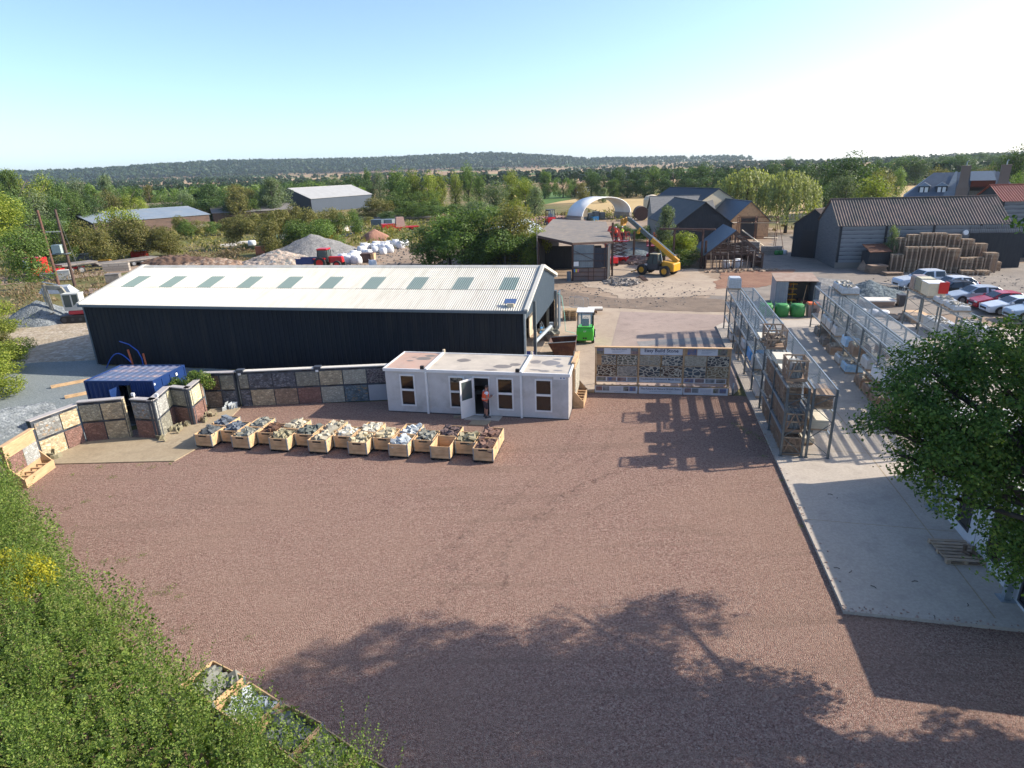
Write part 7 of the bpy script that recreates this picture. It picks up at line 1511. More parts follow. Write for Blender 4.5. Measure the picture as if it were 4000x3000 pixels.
# ================================================================ vehicles
M_tyre=M_rubber; M_alloy=pm('alloy_wheel',(.35,.36,.37),(.25,.26,.27),6,.35,.6); M_lamp=glassmat('headlamp_glass',(.45,.48,.5),.1); M_tail=flat('tail_lamp_red',(.45,.01,.01),.3)
def wheel(x,y,r,w_,par,rim=None,side=1):
    m=MB(); m.tube([(x,y-w_/2,r),(x,y-w_*.4,r),(x,y+w_*.4,r),(x,y+w_/2,r)],[r*.93,r,r,r*.93],20); o=m.build('wheel',M_tyre,par)
    m=MB(); m.cyl((x,y+side*(w_/2+.004),r),(x,y+side*(w_/2+.02),r),r*.6,14); m.build('rim',rim or M_alloy,o); return o
def car(label,p,rz,paint,L=4.2,W=1.76,H=1.5,kind='hatch',group=None,cat='car'):
    r=thing('parked_car' if kind!='pickup' else 'pickup_truck',label,cat,(p[0],p[1],0),rz,group); h=W/2
    if kind=='hatch': st=[(0,.32,.58,.60,h*.72,h*.62),(.12,.22,.68,.72,h*.93,h*.84),(.95,.2,.86,.93,h,h*.88),(1.30,.2,.92,1.0,h,h*.84),(1.95,.2,.94,H-.06,h,h*.74),(2.6,.2,.96,H,h,h*.74),(3.45,.2,.99,H-.05,h,h*.72),(3.95,.24,1.0,1.12,h*.97,h*.80),(4.15,.3,.86,.92,h*.88,h*.76),(4.2,.36,.7,.74,h*.82,h*.72)]; cab=(3,7)
    elif kind=='suv': st=[(0,.34,.7,.74,h*.78,h*.7),(.12,.26,.84,.9,h*.95,h*.86),(.95,.25,1.0,1.06,h,h*.9),(1.2,.25,1.04,1.12,h,h*.86),(1.8,.25,1.06,H-.06,h,h*.76),(2.6,.25,1.08,H,h,h*.76),(3.7,.25,1.1,H-.03,h,h*.75),(4.1,.3,1.1,1.2,h*.97,h*.84),(4.2,.36,.8,.84,h*.86,h*.8)]; cab=(3,7)
    else: st=[(0,.38,.82,.86,h*.78,h*.7),(.15,.32,.95,1.0,h*.96,h*.86),(1.05,.32,1.1,1.16,h,h*.9),(1.3,.32,1.13,1.2,h,h*.86),(1.85,.32,1.15,H-.05,h,h*.76),(2.4,.32,1.16,H,h,h*.76),(3.15,.32,1.16,H-.03,h,h*.76),(3.4,.32,1.16,1.24,h,h*.82),(3.42,.32,1.12,1.15,h,h*.98),(4.05,.4,1.12,1.15,h,h*.98),(4.2,.45,1.08,1.11,h*.98,h*.95)]; cab=(3,7)
    k=L/4.2; ns=len(st); vs=[]
    for (x,zl,zb,zt,w_,wt) in st: vs+=[(x*k,-w_*.92,zl),(x*k,-w_,zl+.22),(x*k,-w_,zb),(x*k,-wt,zt),(x*k,wt,zt),(x*k,w_,zb),(x*k,w_,zl+.22),(x*k,w_*.92,zl)]
    fs=[(i*8+j,i*8+(j+1)%8,(i+1)*8+(j+1)%8,(i+1)*8+j) for i in range(ns-1) for j in range(8)]+[tuple(range(8))[::-1],tuple((ns-1)*8+j for j in range(8))]
    m=MB(); m.add(vs,fs); b=m.build('body',paint,r)
    b.modifiers.new('b','BEVEL').width=.03; b.modifiers[0].segments=2; b.modifiers[0].limit_method='ANGLE'
    def gp(i,side,t,u):  # point on band between belt(t=0) and top(t=1) at station i..i+1 fraction u
        a,c=st[i],st[i+1]; f=lambda q:a[q]+(c[q]-a[q])*u
        return (f(0)*k, side*((f(4)+(f(5)-f(4))*t)+.012), f(2)+(f(3)-f(2))*t+.004)
    for side in (-1,1):
        for (i0,i1) in ((cab[0],cab[0]+2),(cab[0]+2,cab[1])):
            m=MB()
            for i in range(i0,i1):
                u0,u1=(.12 if i==i0 else 0),(.9 if i==i1-1 else 1)
                m.add([gp(i,side,.10,u0),gp(i,side,.10,u1),gp(i,side,.88,u1),gp(i,side,.88,u0)],[(0,1,2,3)])
            m.build('side_window',M_carglass,r)
    a,c=st[cab[0]],st[cab[0]+1]; m=MB()
    def wp(s,u,t=.9): f=lambda q:a[q]+(c[q]-a[q])*u; return (f(0)*k-.012,s*f(5)*t,f(3)+.012)
    m.add([wp(-1,.08),wp(1,.08),wp(1,.94),wp(-1,.94)],[(0,1,2,3)]); m.build('windscreen',M_carglass,r)
    a,c=st[cab[1]-1],st[cab[1]]; m=MB(); m.add([wp(-1,.12),wp(1,.12),wp(1,.85),wp(-1,.85)],[(0,1,2,3)]); m.v=[(v[0]+.03,v[1],v[2]) for v in m.v]; m.build('rear_window',M_carglass,r)
    wr=.34 if kind=='hatch' else .39
    for x in (.82*k,3.32*k):
        for s in (-1,1):
            wheel(x,s*(h-.10),wr,.22,r,side=s)
            m=MB(); n=12; m.add([(x+(wr+.07)*math.cos(math.pi*i/n),s*(h+.004),wr+(wr+.07)*math.sin(math.pi*i/n)) for i in range(n+1)],[tuple(range(n+1))]); m.build('wheel_arch',M_black,r)
    for s in (-1,1):
        m=MB(); m.box(.03*k,s*h*.66-.17,.60 if kind=='hatch' else .74,.16*k,s*h*.66+.17,.72 if kind=='hatch' else .88); m.build('headlight',M_lamp,r)
        m=MB(); m.box(4.1*k,s*h*.78-.1,.78,4.2*k,s*h*.78+.1,1.0); m.build('tail_light',M_tail,r)
        m=MB(); m.box(1.42*k,s*(h+.0),.95 if kind=='hatch' else 1.1,1.56*k,s*(h+.17),1.08 if kind=='hatch' else 1.25); m.build('wing_mirror',paint,r)
        m=MB(); m.box(1.2*k,s*h-.02,.3,3.1*k,s*h+.008,.36); m.build('sill_trim',M_black,r)
    m=MB(); m.box(-.01,-h*.5,.42,.06,h*.5,.60); m.build('grille',M_black,r); m=MB(); m.box(-.02,-.26,.34,.0,.26,.44); m.build('number_plate',M_whitetrim,r)
    if kind=='pickup': m=MB(); m.box(3.45*k,-h*.86,.7,4.12*k,h*.86,1.155); m.build('load_bed',M_grille,r)
    return r
def paint(n,c,r=.25): 
    m=flat(n,c,r); return m
W_=paint('white_car_paint',(.62,.66,.70)); SV=paint('silver_car_paint',(.40,.45,.50)); RD=paint('red_car_paint',(.40,.02,.03)); BK=paint('black_car_paint',(.015,.017,.02)); BL_=paint('blue_car_paint',(.03,.05,.09)); LB=paint('pale_blue_car_paint',(.33,.42,.50))
car('white double cab pickup parked nearest the pallet stacks',(38.4,61.3),R_(-2),paint('pickup_paint',(.55,.60,.66)),5.5,1.9,1.82,'pickup',cat='pickup')
car('white car partly hidden behind the white box on the short rack',(39.9,58.9),R_(-4),W_,4.4,1.8,1.55)
car('black car parked between two white cars behind the short rack',(38.7,57.0),R_(-6),BK,4.3,1.8,1.5)
car('silver blue hatchback parked next to the red car',(38.9,54.5),R_(-8),SV,4.5,1.8,1.5)
car('red hatchback parked between the silver and the white car',(39.3,52.0),R_(-10),RD,4.1,1.75,1.45)
car('white estate car next to the red hatchback',(38.9,50.0),R_(-10),W_,4.5,1.78,1.42)
car('pale blue car at the end of the row above the oak',(39.0,47.6),R_(-12),LB,4.5,1.8,1.55,'suv')
car('dark blue car parked far back beside the weatherboarded barn end',(67.6,90.2),R_(-25),BL_,4.6,1.8,1.5); car('dark grey car parked in front of the dark blue one',(65.6,84.6),R_(-18),paint('grey_car_paint',(.06,.07,.08)),4.4,1.8,1.45)
# ---------------------------------------------------------------- green forklift
def forklift(label,p,rz,body,cabm,s=1.0):
    r=thing('forklift',label,'forklift',(p[0],p[1],.02),rz); r.scale=(s,s,s)     # rear faces -y
    m=MB(); m.add([(-.58,0,.25),(.58,0,.25),(.62,0,.9),(.56,.05,1.15),(-.56,.05,1.15),(-.62,0,.9),(-.6,.75,.25),(.6,.75,.25),(.62,.75,1.15),(-.62,.75,1.15)],[(0,1,2,5),(5,2,3,4),(1,7,8,3,2),(6,0,5,4,9),(4,3,8,9),(0,6,7,1),(6,9,8,7)]); b=m.build('counterweight',body,r); b.modifiers.new('b','BEVEL').width=.05; b.modifiers[0].segments=3
    m=MB(); m.box(-.55,.76,.3,.55,2.1,.95); m.build('chassis',body,r)
    m=MB()
    for x in (-.56,.5):
        m.bar((x+.03,.12,1.15),(x+.03,.3,2.2),.06); m.bar((x+.03,1.75,.95),(x+.03,1.5,2.2),.06); m.bar((x+.03,.3,2.2),(x+.03,1.5,2.2),.06)
    m.bar((-.53,.12,1.18),(.53,.12,1.18),.05); m.build('cab_frame',cabm,r)
    m=MB(); m.box(-.6,.2,2.22,.6,1.6,2.3); m.build('cab_roof',M_whitetrim if body==M_green else M_grille,r)
    m=MB(); m.add([(-.49,.15,1.22),(.49,.15,1.22),(.49,.31,2.15),(-.49,.31,2.15)],[(0,1,2,3)]); m.build('rear_window',M_clear,r)
    m=MB(); m.box(-.25,.85,.96,.25,1.3,1.15); m.box(-.25,.8,1.1,.25,.92,1.65); m.build('seat',M_grille,r)
    m=MB(); m.bar((0,1.6,1.0),(0,1.4,1.55),.05); m.tube([(.16*math.cos(a),1.4+.05*math.sin(a),1.55+.1*math.sin(a)) for a in [i*.7 for i in range(10)]],.015,5); m.build('steering_wheel',M_black,r)
    m=MB(); [m.box(x,2.15,.1,x+.12,2.3,2.1) for x in (-.42,.3)]; m.box(-.42,2.15,2.0,.42,2.28,2.1); m.box(-.5,2.31,.2,.5,2.36,.7); m.build('mast',M_grille,r)
    for x in (-.3,.2): m=MB(); m.box(x,2.37,.12,x+.1,3.4,.17); m.build('fork',M_grille,r)
    for x in (-.56,.56): wheel_y(x,.42,.27,.2,r); wheel_y(x,1.85,.33,.24,r)
    m=MB(); m.box(-.14,-.012,.38,-.02,.0,.5); m.box(.02,-.012,.38,.14,.0,.5); m.build('rear_socket',M_black,r)
    if body==M_green: t=textmesh('GP',.17,M_whitetrim,r,0,.93,-.004,name='logo'); 
    return r
def wheel_y(x,y,rd,w_,par,rim=None):
    m=MB(); m.tube([(x-w_/2,y,rd),(x-w_*.4,y,rd),(x+w_*.4,y,rd),(x+w_/2,y,rd)],[rd*.92,rd,rd,rd*.92],18); o=m.build('wheel',M_tyre,par); s=1 if x>0 else -1
    m=MB(); m.cyl((x+s*(w_/2+.003),y,rd),(x+s*(w_/2+.02),y,rd),rd*.55,12); m.build('rim',rim or M_whitetrim,o)
forklift('bright green forklift with a white cab roof, its rounded back to the display board',(5.46,44.35),R_(-10),M_green,M_black,1.04)
forklift('small red forklift working beyond the old barn roof',(10.3,146.5),.2,M_red,M_black,1.45)
# ---------------------------------------------------------------- telehandler
def telehandler():
    r=thing('telehandler','yellow telescopic loader with its long boom raised toward the old barn','telehandler',(17.7,74.1,.03),math.atan2(.66,-.75)-math.pi/2)  # +y = forward
    for x in (-1.05,1.05):
        for y in (-1.5,1.45): wheel_y(x,y,.62,.42,r,M_yellow)
    m=MB(); m.box(-.75,-2.3,.6,.75,2.0,1.05); m.box(-.2,2.0,.5,.2,2.6,.8); m.build('chassis',M_grille,r)
    m=MB(); m.add([(-.85,-2.5,.55),(.95,-2.5,.55),(.95,-1.0,.75),(-.85,-1.0,.75),(-.85,-2.45,1.5),(.95,-2.45,1.5),(.95,-1.0,1.75),(-.85,-1.0,1.75)],[(0,3,2,1),(4,5,6,7),(0,1,5,4),(1,2,6,5),(2,3,7,6),(3,0,4,7)]); b=m.build('engine_cover',M_yellow,r); b.modifiers.new('b','BEVEL').width=.08
    m=MB(); m.box(.05,-1.0,.8,.95,.6,1.5); m.build('side_body',M_yellow,r)
    m=MB(); m.frustum((-.95,-.5,.0,1.0,.75),(-.9,-.45,-.02,.85,1.35)); m.build('cab_base',M_grille,r)
    c=MB(); c.frustum((-.92,-.5,0,1.0,1.35),(-.84,-.35,-.06,.55,2.45)); co=c.build('cab_glass',M_cabglass,r)
    m=MB(); m.box(-.9,-.42,2.452,-.0,.62,2.53); m.build('cab_roof',pm('dusty_cab_roof',(.45,.4,.28),(.38,.33,.2)),r)
    m=MB(); 
    for a,b_ in (((-.93,1.0,1.35),(-.85,.55,2.46)),((0,1.0,1.35),(-.06,.55,2.46)),((-.93,-.5,1.35),(-.85,-.36,2.46)),((0,-.5,1.35),(-.06,-.36,2.46)),((-.93,.2,1.35),(-.86,.15,2.46))): m.bar(a,b_,.07)
    m.build('cab_pillars',M_black,r)
    piv=Vector((.45,-2.1,1.75)); tip=Vector((.45,4.9,6.6)); d=(tip-piv).normalized()
    m=MB(); m.bar(piv-d*.3,piv+d*3.9,.38,.52); m.build('boom',M_yellow,r)
    m=MB(); m.bar(piv+d*3.9,piv+d*8.1,.28,.38); m.build('boom_extension',pm('dark_greased_steel',(.07,.09,.08),(.12,.13,.12),4,.4,.3),r)
    m=MB(); m.cyl(piv+d*.2+Vector((0,0,.38)),piv+d*7.6+Vector((0,0,.30)),.06,8); m.cyl(piv+d*.2+Vector((.15,0,.38)),piv+d*4.0+Vector((.15,0,.36)),.04,6); m.build('hydraulic_hoses',M_galv,r)
    m=MB(); m.bar(piv+d*5.9-Vector((0,0,.25)),piv+d*6.15-Vector((0,0,.25)),.42,.75); m.build('boom_collar',M_yellow,r)
    m=MB(); e=piv+d*8.1; m.bar(e,e+Vector((0,.35,-.55)),.32,.4); m.bar(e+Vector((-.5,.4,-.3)),e+Vector((.5,.4,-.3)),.25,.5); m.box(e.x-.6,e.y+.5,e.z-.9,e.x+.6,e.y+.6,e.z-.1); m.build('carriage',flat('ochre_paint',(.5,.25,.04),.5),r)
    m=MB(); m.cyl(Vector((.45,-.4,1.1)),piv+d*2.6-Vector((0,0,.25)),.08,8); m.build('lift_ram',M_galv,r)
    m=MB(); m.bar((0,2.3,.55),(-.5,3.3,.1),.16,.1); m.bar((.3,2.3,.55),(.6,3.3,.1),.16,.1); m.build('stabiliser',M_yellow,r)
telehandler()
# ---------------------------------------------------------------- people
def skinbody(name,parent,m,V,Ed,Rd,root=0,sub=2):
    me=bpy.data.meshes.new(name); me.from_pydata(V,Ed,[]); o=bpy.data.objects.new(name,me); COL.objects.link(o); o.parent=parent; me.materials.append(m)
    sk=o.modifiers.new('skin','SKIN'); sk.use_smooth_shade=True
    for i,q in enumerate(Rd): me.skin_vertices[0].data[i].radius=(q,q) if not isinstance(q,tuple) else q
    for i in range(len(V)): me.skin_vertices[0].data[i].use_root=(i==root)
    s=o.modifiers.new('sub','SUBSURF'); s.levels=sub; s.render_levels=sub; return o
def person(label,p,rz,top,vest,legm,pose='hold',bare=True,helmet=None,lean=0,s=1.0):
    r=thing('person',label,'person',p,rz); r.scale=(s,s,s)   # faces +y
    L=lean
    def fwd(z): return L*max(0,z-.95)
    def h(x,y,z): return (x,y+fwd(z),z-(L*L*max(0,z-.95))*.35)
    if pose=='hold': el=[(-.27,-.03,1.13),(.27,-.03,1.13)]; wr=[(-.13,.25,1.13),(.13,.25,1.13)]; hd=[(-.07,.33,1.15),(.07,.33,1.15)]
    else: el=[(-.27,.1,1.2),(.27,.1,1.2)]; wr=[(-.24,.36,1.12),(.24,.36,1.12)]; hd=[(-.22,.44,1.1),(.22,.44,1.1)]
    V=[(0,0,.95),h(0,.0,1.12),h(0,-.01,1.3),h(0,-.01,1.44),h(0,0,1.52),h(0,.02,1.62),h(0,.03,1.72),
       h(-.17,-.01,1.41),h(*el[0]),h(*wr[0]),h(.17,-.01,1.41),h(*el[1]),h(*wr[1]),
       (-.10,0,.9),(-.11,.03,.5),(-.11,-.01,.1),(-.12,.13,.04),(.10,0,.9),(.12,.03,.5),(.13,-.01,.1),(.14,.13,.04),h(*hd[0]),h(*hd[1])]
    Ed=[(0,1),(1,2),(2,3),(3,4),(4,5),(5,6),(3,7),(7,8),(8,9),(3,10),(10,11),(11,12),(0,13),(13,14),(14,15),(15,16),(0,17),(17,18),(18,19),(19,20),(9,21),(12,22)]
    Rd=[.135,.14,.15,.11,.055,.085,.08,.065,.045,.032,.065,.045,.032,.09,.062,.042,.045,.09,.062,.042,.045,.03,.03]
    skinbody('body',r,M_skin,V,Ed,Rd)
    # fingers
    for sd in (0,1):
        w0=Vector(h(*hd[sd])); sx=1 if sd==0 else -1
        Vf=[tuple(w0)];Ef=[];Rf=[.026]
        for k in range(4):
            a=w0+Vector((sx*.012*(k-1.5),.035,.012*(1.5-k))); Vf+=[tuple(a),tuple(a+Vector((sx*.018,.028,-.004))),tuple(a+Vector((sx*.034,.012,.0)))]; n0=len(Vf)-3; Ef+=[(0,n0),(n0,n0+1),(n0+1,n0+2)]; Rf+=[.010,.009,.008]
        a=w0+Vector((sx*.03,.0,.03)); Vf+=[tuple(a),tuple(a+Vector((sx*.015,.03,.01)))]; n0=len(Vf)-2; Ef+=[(0,n0),(n0,n0+1)]; Rf+=[.012,.010]
        skinbody('hand',r,M_skin,Vf,Ef,Rf,0,1)
    # shirt
    skinbody('shirt',r,top,[(0,0,.93),h(0,0,1.12),h(0,-.01,1.3),h(0,-.01,1.45),h(-.17,-.01,1.42),h(*[a*.55+b_*.45 for a,b_ in zip((-.18,-.01,1.4),el[0])]),h(.17,-.01,1.42),h(*[a*.55+b_*.45 for a,b_ in zip((.18,-.01,1.4),el[1])])],[(0,1),(1,2),(2,3),(3,4),(4,5),(3,6),(6,7)],[.150,.162,.170,.115,.085,.078,.085,.078])
    m=MB(); n=20
    def ring(z,rx,ry,k=1.): return [h(rx*math.cos(2*math.pi*i/n),ry*math.sin(2*math.pi*i/n)-.005,z) for i in range(n)]
    rings=[ring(.98,.19,.175),ring(1.15,.195,.185),ring(1.3,.20,.185),ring(1.42,.185,.155),ring(1.475,.12,.10)]; vs=[q for rg in rings for q in rg]; fs=[]
    for a in range(4):
        for i in range(n):
            if vest[1] and 4<=i<=5: continue
            if a==2 and i in (0,n-1,n//2,n//2-1): continue
            fs.append((a*n+i,a*n+(i+1)%n,(a+1)*n+(i+1)%n,(a+1)*n+i))
    m.add(vs,fs); v=m.build('vest',vest[0],r,smooth=True,recalc=False); sm_=v.modifiers.new('s','SOLIDIFY'); sm_.thickness=.012
    m=MB(); rg=[ring(1.06,.203,.190),ring(1.11,.203,.190)]; m.add(rg[0]+rg[1],[(i,(i+1)%n,n+(i+1)%n,n+i) for i in range(n) if not (vest[1] and 4<=i<=5)]); m.build('reflective_band',M_copl,v,recalc=False)
    # shorts / trousers
    zt=.46 if bare else .1
    skinbody('shorts' if bare else 'trousers',r,legm,[(0,0,.98),(0,0,.88),(-.10,0,.82),(-.115,.025,zt),(.10,0,.82),(.125,.025,zt)],[(0,1),(1,2),(2,3),(1,4),(4,5)],[.150,.150,.115,.088 if bare else .065,.115,.088 if bare else .065],1)
    for x in (-.115,.135):
        m=MB(); m.tube([(x,-.02,.16),(x,-.02,.06)],[.058,.062],10); m.tube([(x,-.06,.05),(x,.08,.05),(x,.19,.035)],[.055,.055,.035],10); m.box(x-.05,-.1,.0,x+.05,.21,.03); m.build('boot',M_grille,r)
    hc=Vector(h(0,.03,1.69)); m=MB(); rows=[(.02,.088),(.06,.080),(.09,.055),(.105,.02)]
    if helmet: m.tube([hc+Vector((0,-.005,.0)),hc+Vector((0,-.005,.05)),hc+Vector((0,-.005,.1)),hc+Vector((0,-.005,.13))],[.115,.112,.085,.03],14); m.build('helmet',helmet,r,smooth=True)
    else: m.tube([hc+Vector((0,-.02,-.02)),hc+Vector((0,-.018,.03)),hc+Vector((0,-.012,.07)),hc+Vector((0,-.01,.095))],[.098,.098,.075,.025],14); m.build('hair',M_hair,r,smooth=True)
    # face
    m=MB(); fc=Vector(h(0,.03,1.65)); m.add([tuple(fc+Vector(q)) for q in ((-.014,.085,-.02),(.014,.085,-.02),(0,.112,-.022),(0,.09,.025))],[(0,1,2),(0,2,3),(1,3,2),(0,3,1)]); m.build('nose',M_skin,r)
    for x in (-.032,.032): m=MB(); m.tube([fc+Vector((x,.078,.02)),fc+Vector((x,.092,.02))],[.011,.005],8); m.build('eye',M_black,r)
    for x in (-.088,.088): m=MB(); m.tube([fc+Vector((x,.0,.03)),fc+Vector((x*1.08,-.005,.0)),fc+Vector((x,.0,-.03))],[.008,.016,.008],6); m.build('ear',M_skin,r)
    m=MB(); m.box(fc.x-.025,fc.y+.078,fc.z-.048,fc.x+.025,fc.y+.087,fc.z-.04); m.build('mouth',flat('lips',(.3,.1,.08),.5),r)
    return r
M_hiviso=flat('hi_vis_orange',(.85,.09,.02),.6); M_hivisy=flat('hi_vis_yellow',(.55,.80,.05),.6); M_shirt=flat('white_shirt',(.78,.78,.82),.7); M_short=flat('dark_plum_shorts',(.04,.025,.035),.8); M_trs=flat('dark_trousers',(.03,.035,.05),.8)
person('man in an orange vest, white shirt and dark shorts reading papers at the cabin door',(-1.43,30.58,.06),R_(-68),M_shirt,(M_hiviso,True),M_short,'hold',True,None,.12)
m=MB(); m.T=Matrix.Translation((-1.43,30.58,.06))@Matrix.Rotation(R_(-68),4,'Z')@Matrix.Translation((0,.42,1.14))@Matrix.Rotation(.5,4,'X'); m.box(-.11,-.09,0,.11,.13,.008); m.box(-.09,-.02,.01,.10,.17,.016); tag(m.build('papers',M_whitetrim),'white papers held in the hands of the man at the cabin door','papers')
# lifts with workers
def scissor(label,p,rz,zp,L=2.4,W=1.2,base=True):
    r=thing('scissor_lift',label,'lift',(p[0],p[1],.03),rz); m=MB(); m.box(-W/2,-L/2,.3,W/2,L/2,.85); m.build('chassis',M_red,r)
    for x in (-W/2,W/2):
        for y in (-L/2+.35,L/2-.35): wheel_y(x,y,.28,.2,r,M_grille)
    m=MB(); n=4; hz=(zp-.95)/n
    for x in (-.35,.35):
        for i in range(n): z0=.9+hz*i; m.bar((x,-L*.4,z0),(x,L*.4,z0+hz),.07); m.bar((x+.05,L*.4,z0),(x+.05,-L*.4,z0+hz),.07)
    m.build('scissor_arms',M_oldrust,r); m=MB(); m.box(-W/2,-L/2,zp-.1,W/2,L/2,zp); m.build('platform',M_red,r)
    m=MB()
    for z in (zp+.55,zp+1.1): m.bar((-W/2,-L/2,z),(W/2,-L/2,z),.045); m.bar((-W/2,L/2,z),(W/2,L/2,z),.045); m.bar((-W/2,-L/2,z),(-W/2,L/2,z),.045); m.bar((W/2,-L/2,z),(W/2,L/2,z),.045)
    for x in (-W/2,W/2):
        for k in range(5): y=-L/2+L*k/4; m.bar((x,y,zp),(x,y,zp+1.1),.045)
    m.build('guard_rails',M_red,r); return r
scissor('red scissor lift with a raised platform carrying two workers beside the old barn',(14.9,84.4),R_(60),2.95)
person('worker in an orange jacket standing on the raised platform beside the other',(14.5,84.5,2.98),.6,M_hiviso,(M_hiviso,False),M_trs,'reach',False,M_whitetrim,.1); person('worker in a yellow vest standing on the raised platform by the old barn',(15.3,84.7,2.98),-.3,M_trs,(M_hivisy,False),M_trs,'reach',False,M_whitetrim,.05)
scissor('red scissor lift further right behind the telescopic boom',(20.2,86.0),R_(70),1.95)
person('worker in an orange vest bending over the rail of the second red lift',(20.2,86.1,1.98),2.2,M_hiviso,(M_hiviso,False),M_trs,'reach',False,M_hiviso,.6)
def boomlift():
    r=thing('boom_lift','salmon red articulated boom folded against the old barn roof edge','lift',(13.2,82.4,.02),.3); m=MB(); m.box(-.8,-1.2,.4,.8,1.2,1.1); m.build('chassis',M_red,r); ms=flat('salmon_red_paint',(.62,.10,.07),.4)
    for x in (-.8,.8):
        for y in (-.8,.8): wheel_y(x,y,.4,.25,r,M_grille)
    m=MB(); m.bar((0,0,1.1),(-.4,.3,3.2),.3,.35); m.build('lower_arm',ms,r); m=MB(); m.bar((-.4,.3,3.2),(.1,-.1,5.0),.24,.3); m.build('middle_arm',ms,r); m=MB(); m.bar((.1,-.1,5.0),(1.1,-.4,4.6),.2,.26); m.bar((1.1,-.4,4.6),(1.5,-.5,3.2),.2,.26); m.build('upper_arm',ms,r)
boomlift()
# ================================================================ left background yard
M_bluegr=pm('blue_grey_sheet_roof',(.20,.245,.29),(.17,.21,.25),.6,.6,dirt=(.26,.28,.29),dscale=.3); M_brnroof=pm('brown_fibre_cement_roof',(.19,.145,.10),(.16,.12,.085),.8,.85); M_whr=pm('pale_grey_sheet_roof_far',(.34,.34,.33),(.30,.30,.29),.5,.7)
gable_house('low_grey_shed','wide low shed with a blue grey roof and dark end wall beyond the scrub',(-105.7,158),(-88.2,179.6),11.6,3.4,5.3,M_bluegr,M_brownwood,M_blackb,cat='shed')
gable_house('low_grey_shed','low blue grey roofed shed over stacks of sawn timber at the far edge',(-128,134),(-110,156),9,3.8,5.6,M_bluegr,M_brownwood,M_blackb,cat='shed')
gable_house('low_brown_shed','low brown roofed shed just behind the wide blue grey shed',(-118,172),(-98,196),10,3.9,6.0,M_brnroof,M_brownwood,M_blackb,cat='shed')
gable_house('low_grey_shed','small dull grey roofed shed at the end of the low sheds',(-88,193),(-68,203),8,2.9,4.4,pm('dull_grey_roof',(.19,.175,.165),(.16,.15,.14),.8,.8),M_brownwood,cat='shed')
gable_house('dark_warehouse','dark slate blue warehouse with a pale roof standing among the trees',(-75.7,228.0),(-60.8,257.4),9.6,4.8,8.3,M_whr,pm('slate_blue_sheet',(.04,.055,.08),(.035,.05,.07),.5,.5),pm('dark_slate_sheet',(.022,.03,.045),(.018,.025,.04),.5,.5),cat='warehouse',over=.3)
for i in range(7):
    p=g('A1',20+i*38,705-i*2,0.2); m=MB(); [m.box(-1.2,-1.5,k*1.05,1.2,1.5,k*1.05+1.0) for k in range(3)]; o=m.build('timber_pack',wood('pale_sawn_timber_%d'%(i%2),(.62,.5,.36),(.55,.42,.3))); o.location=(p.x*.93,p.y*.93,0); o.rotation_euler=(0,0,.9); tag(o,'tall pack of pale sawn timber in the row under the far shed','timber pack','sawn timber packs at the far shed')
# low concrete wall / rail beyond scrub
a=g('A1',1390,712); b=g('A1',2030,652); m=MB(); m.bar((a.x,a.y,.55),(b.x,b.y,.55),.15,1.1); tag(m.build('boundary_wall',M_block),'long low grey boundary wall between the low sheds and the rough grass','wall')
# yellow gantry
gl=Vector((-56.4,133.0,0)); gr2=Vector((-53.4,146.6,0)); r=thing('gantry_beam','pale yellow lifting gantry beam on splayed legs in the rough grass','gantry',(0,0,0)); my=flat('pale_yellow_paint',(.62,.58,.16),.5)
zt1=2.5; pL=AY(*P('E5',235,375),142); pR=AY(*P('E5',1050,300),152); m=MB(); m.bar(pL,pR,.3,.45); m.build('beam',my,r)
for pp,k in ((pL.lerp(pR,.07),0),(pL.lerp(pR,.96),1)):
    for dx,dy in ((1.2,-1.2),(-.8,1.0)): m=MB(); m.bar(pp,(pp.x+dx,pp.y+dy,0),.16); m.build('leg',my,r)
# gravel heaps
rubble('yard_debris','stones and scraps scattered over the trodden ground round the white bags',-22,98,14,12,.0,380,.2,rm('debris',(.12,.11,.10),(.32,.28,.24)),84)
mound('gravel_heap','big grey conical gravel heap behind the long white roof',-32.0,104.5,8.6,7.8,3.4,M_heapd,1.7,.10,.95); mound('rubble_heap','mixed pink and buff rubble heap in front of the big grey heap',-34.6,95.0,6.0,4.2,2.1,M_heapm,2.9,.25,.8,'rubble heap')
mound('rubble_heap','brown rubble and timber heap left of the mixed rubble heap',-43.5,92.5,5.5,4.5,1.5,gravelmat('brown_debris_heap',[(.2,.13,.09),(.32,.22,.15),(.14,.09,.07),(.4,.32,.25)],3,None,1.0),6.6,.4,.7,'rubble heap'); mound('brushwood_heap','brown brushwood heap beyond the lorry trailer',-52.5,99.5,6,3.5,1.3,pm('brushwood',(.14,.08,.05),(.08,.05,.035),5,.9,0,.8,12),7.7,.6,.7,'brush heap')
mound('gravel_heap','grey gravel heap behind the excavator bucket',-44.9,59.0,3.6,3.0,2.0,M_heapg,8.3,.1,.8); mound('gravel_heap','small grey stone bank at the edge of the grey gravel',-27.8,31.6,1.6,3.4,1.0,M_heapg,9.1,.2,.8)
rubble('timber_debris','splintered planks and rubble around the brown heap',-45,91,5,3,.9,120,.5,rm('deb2',(.3,.2,.13),(.45,.38,.3)),61)
p=g('E4',1035,590); mound('earth_heap','rounded brick red earth heap beyond the white bags',p.x,p.y+1.5,2.9,2.4,2.1,pm('brick_red_earth',(.34,.17,.11),(.3,.15,.1),2,.9),3.3,.05,.6,'heap')
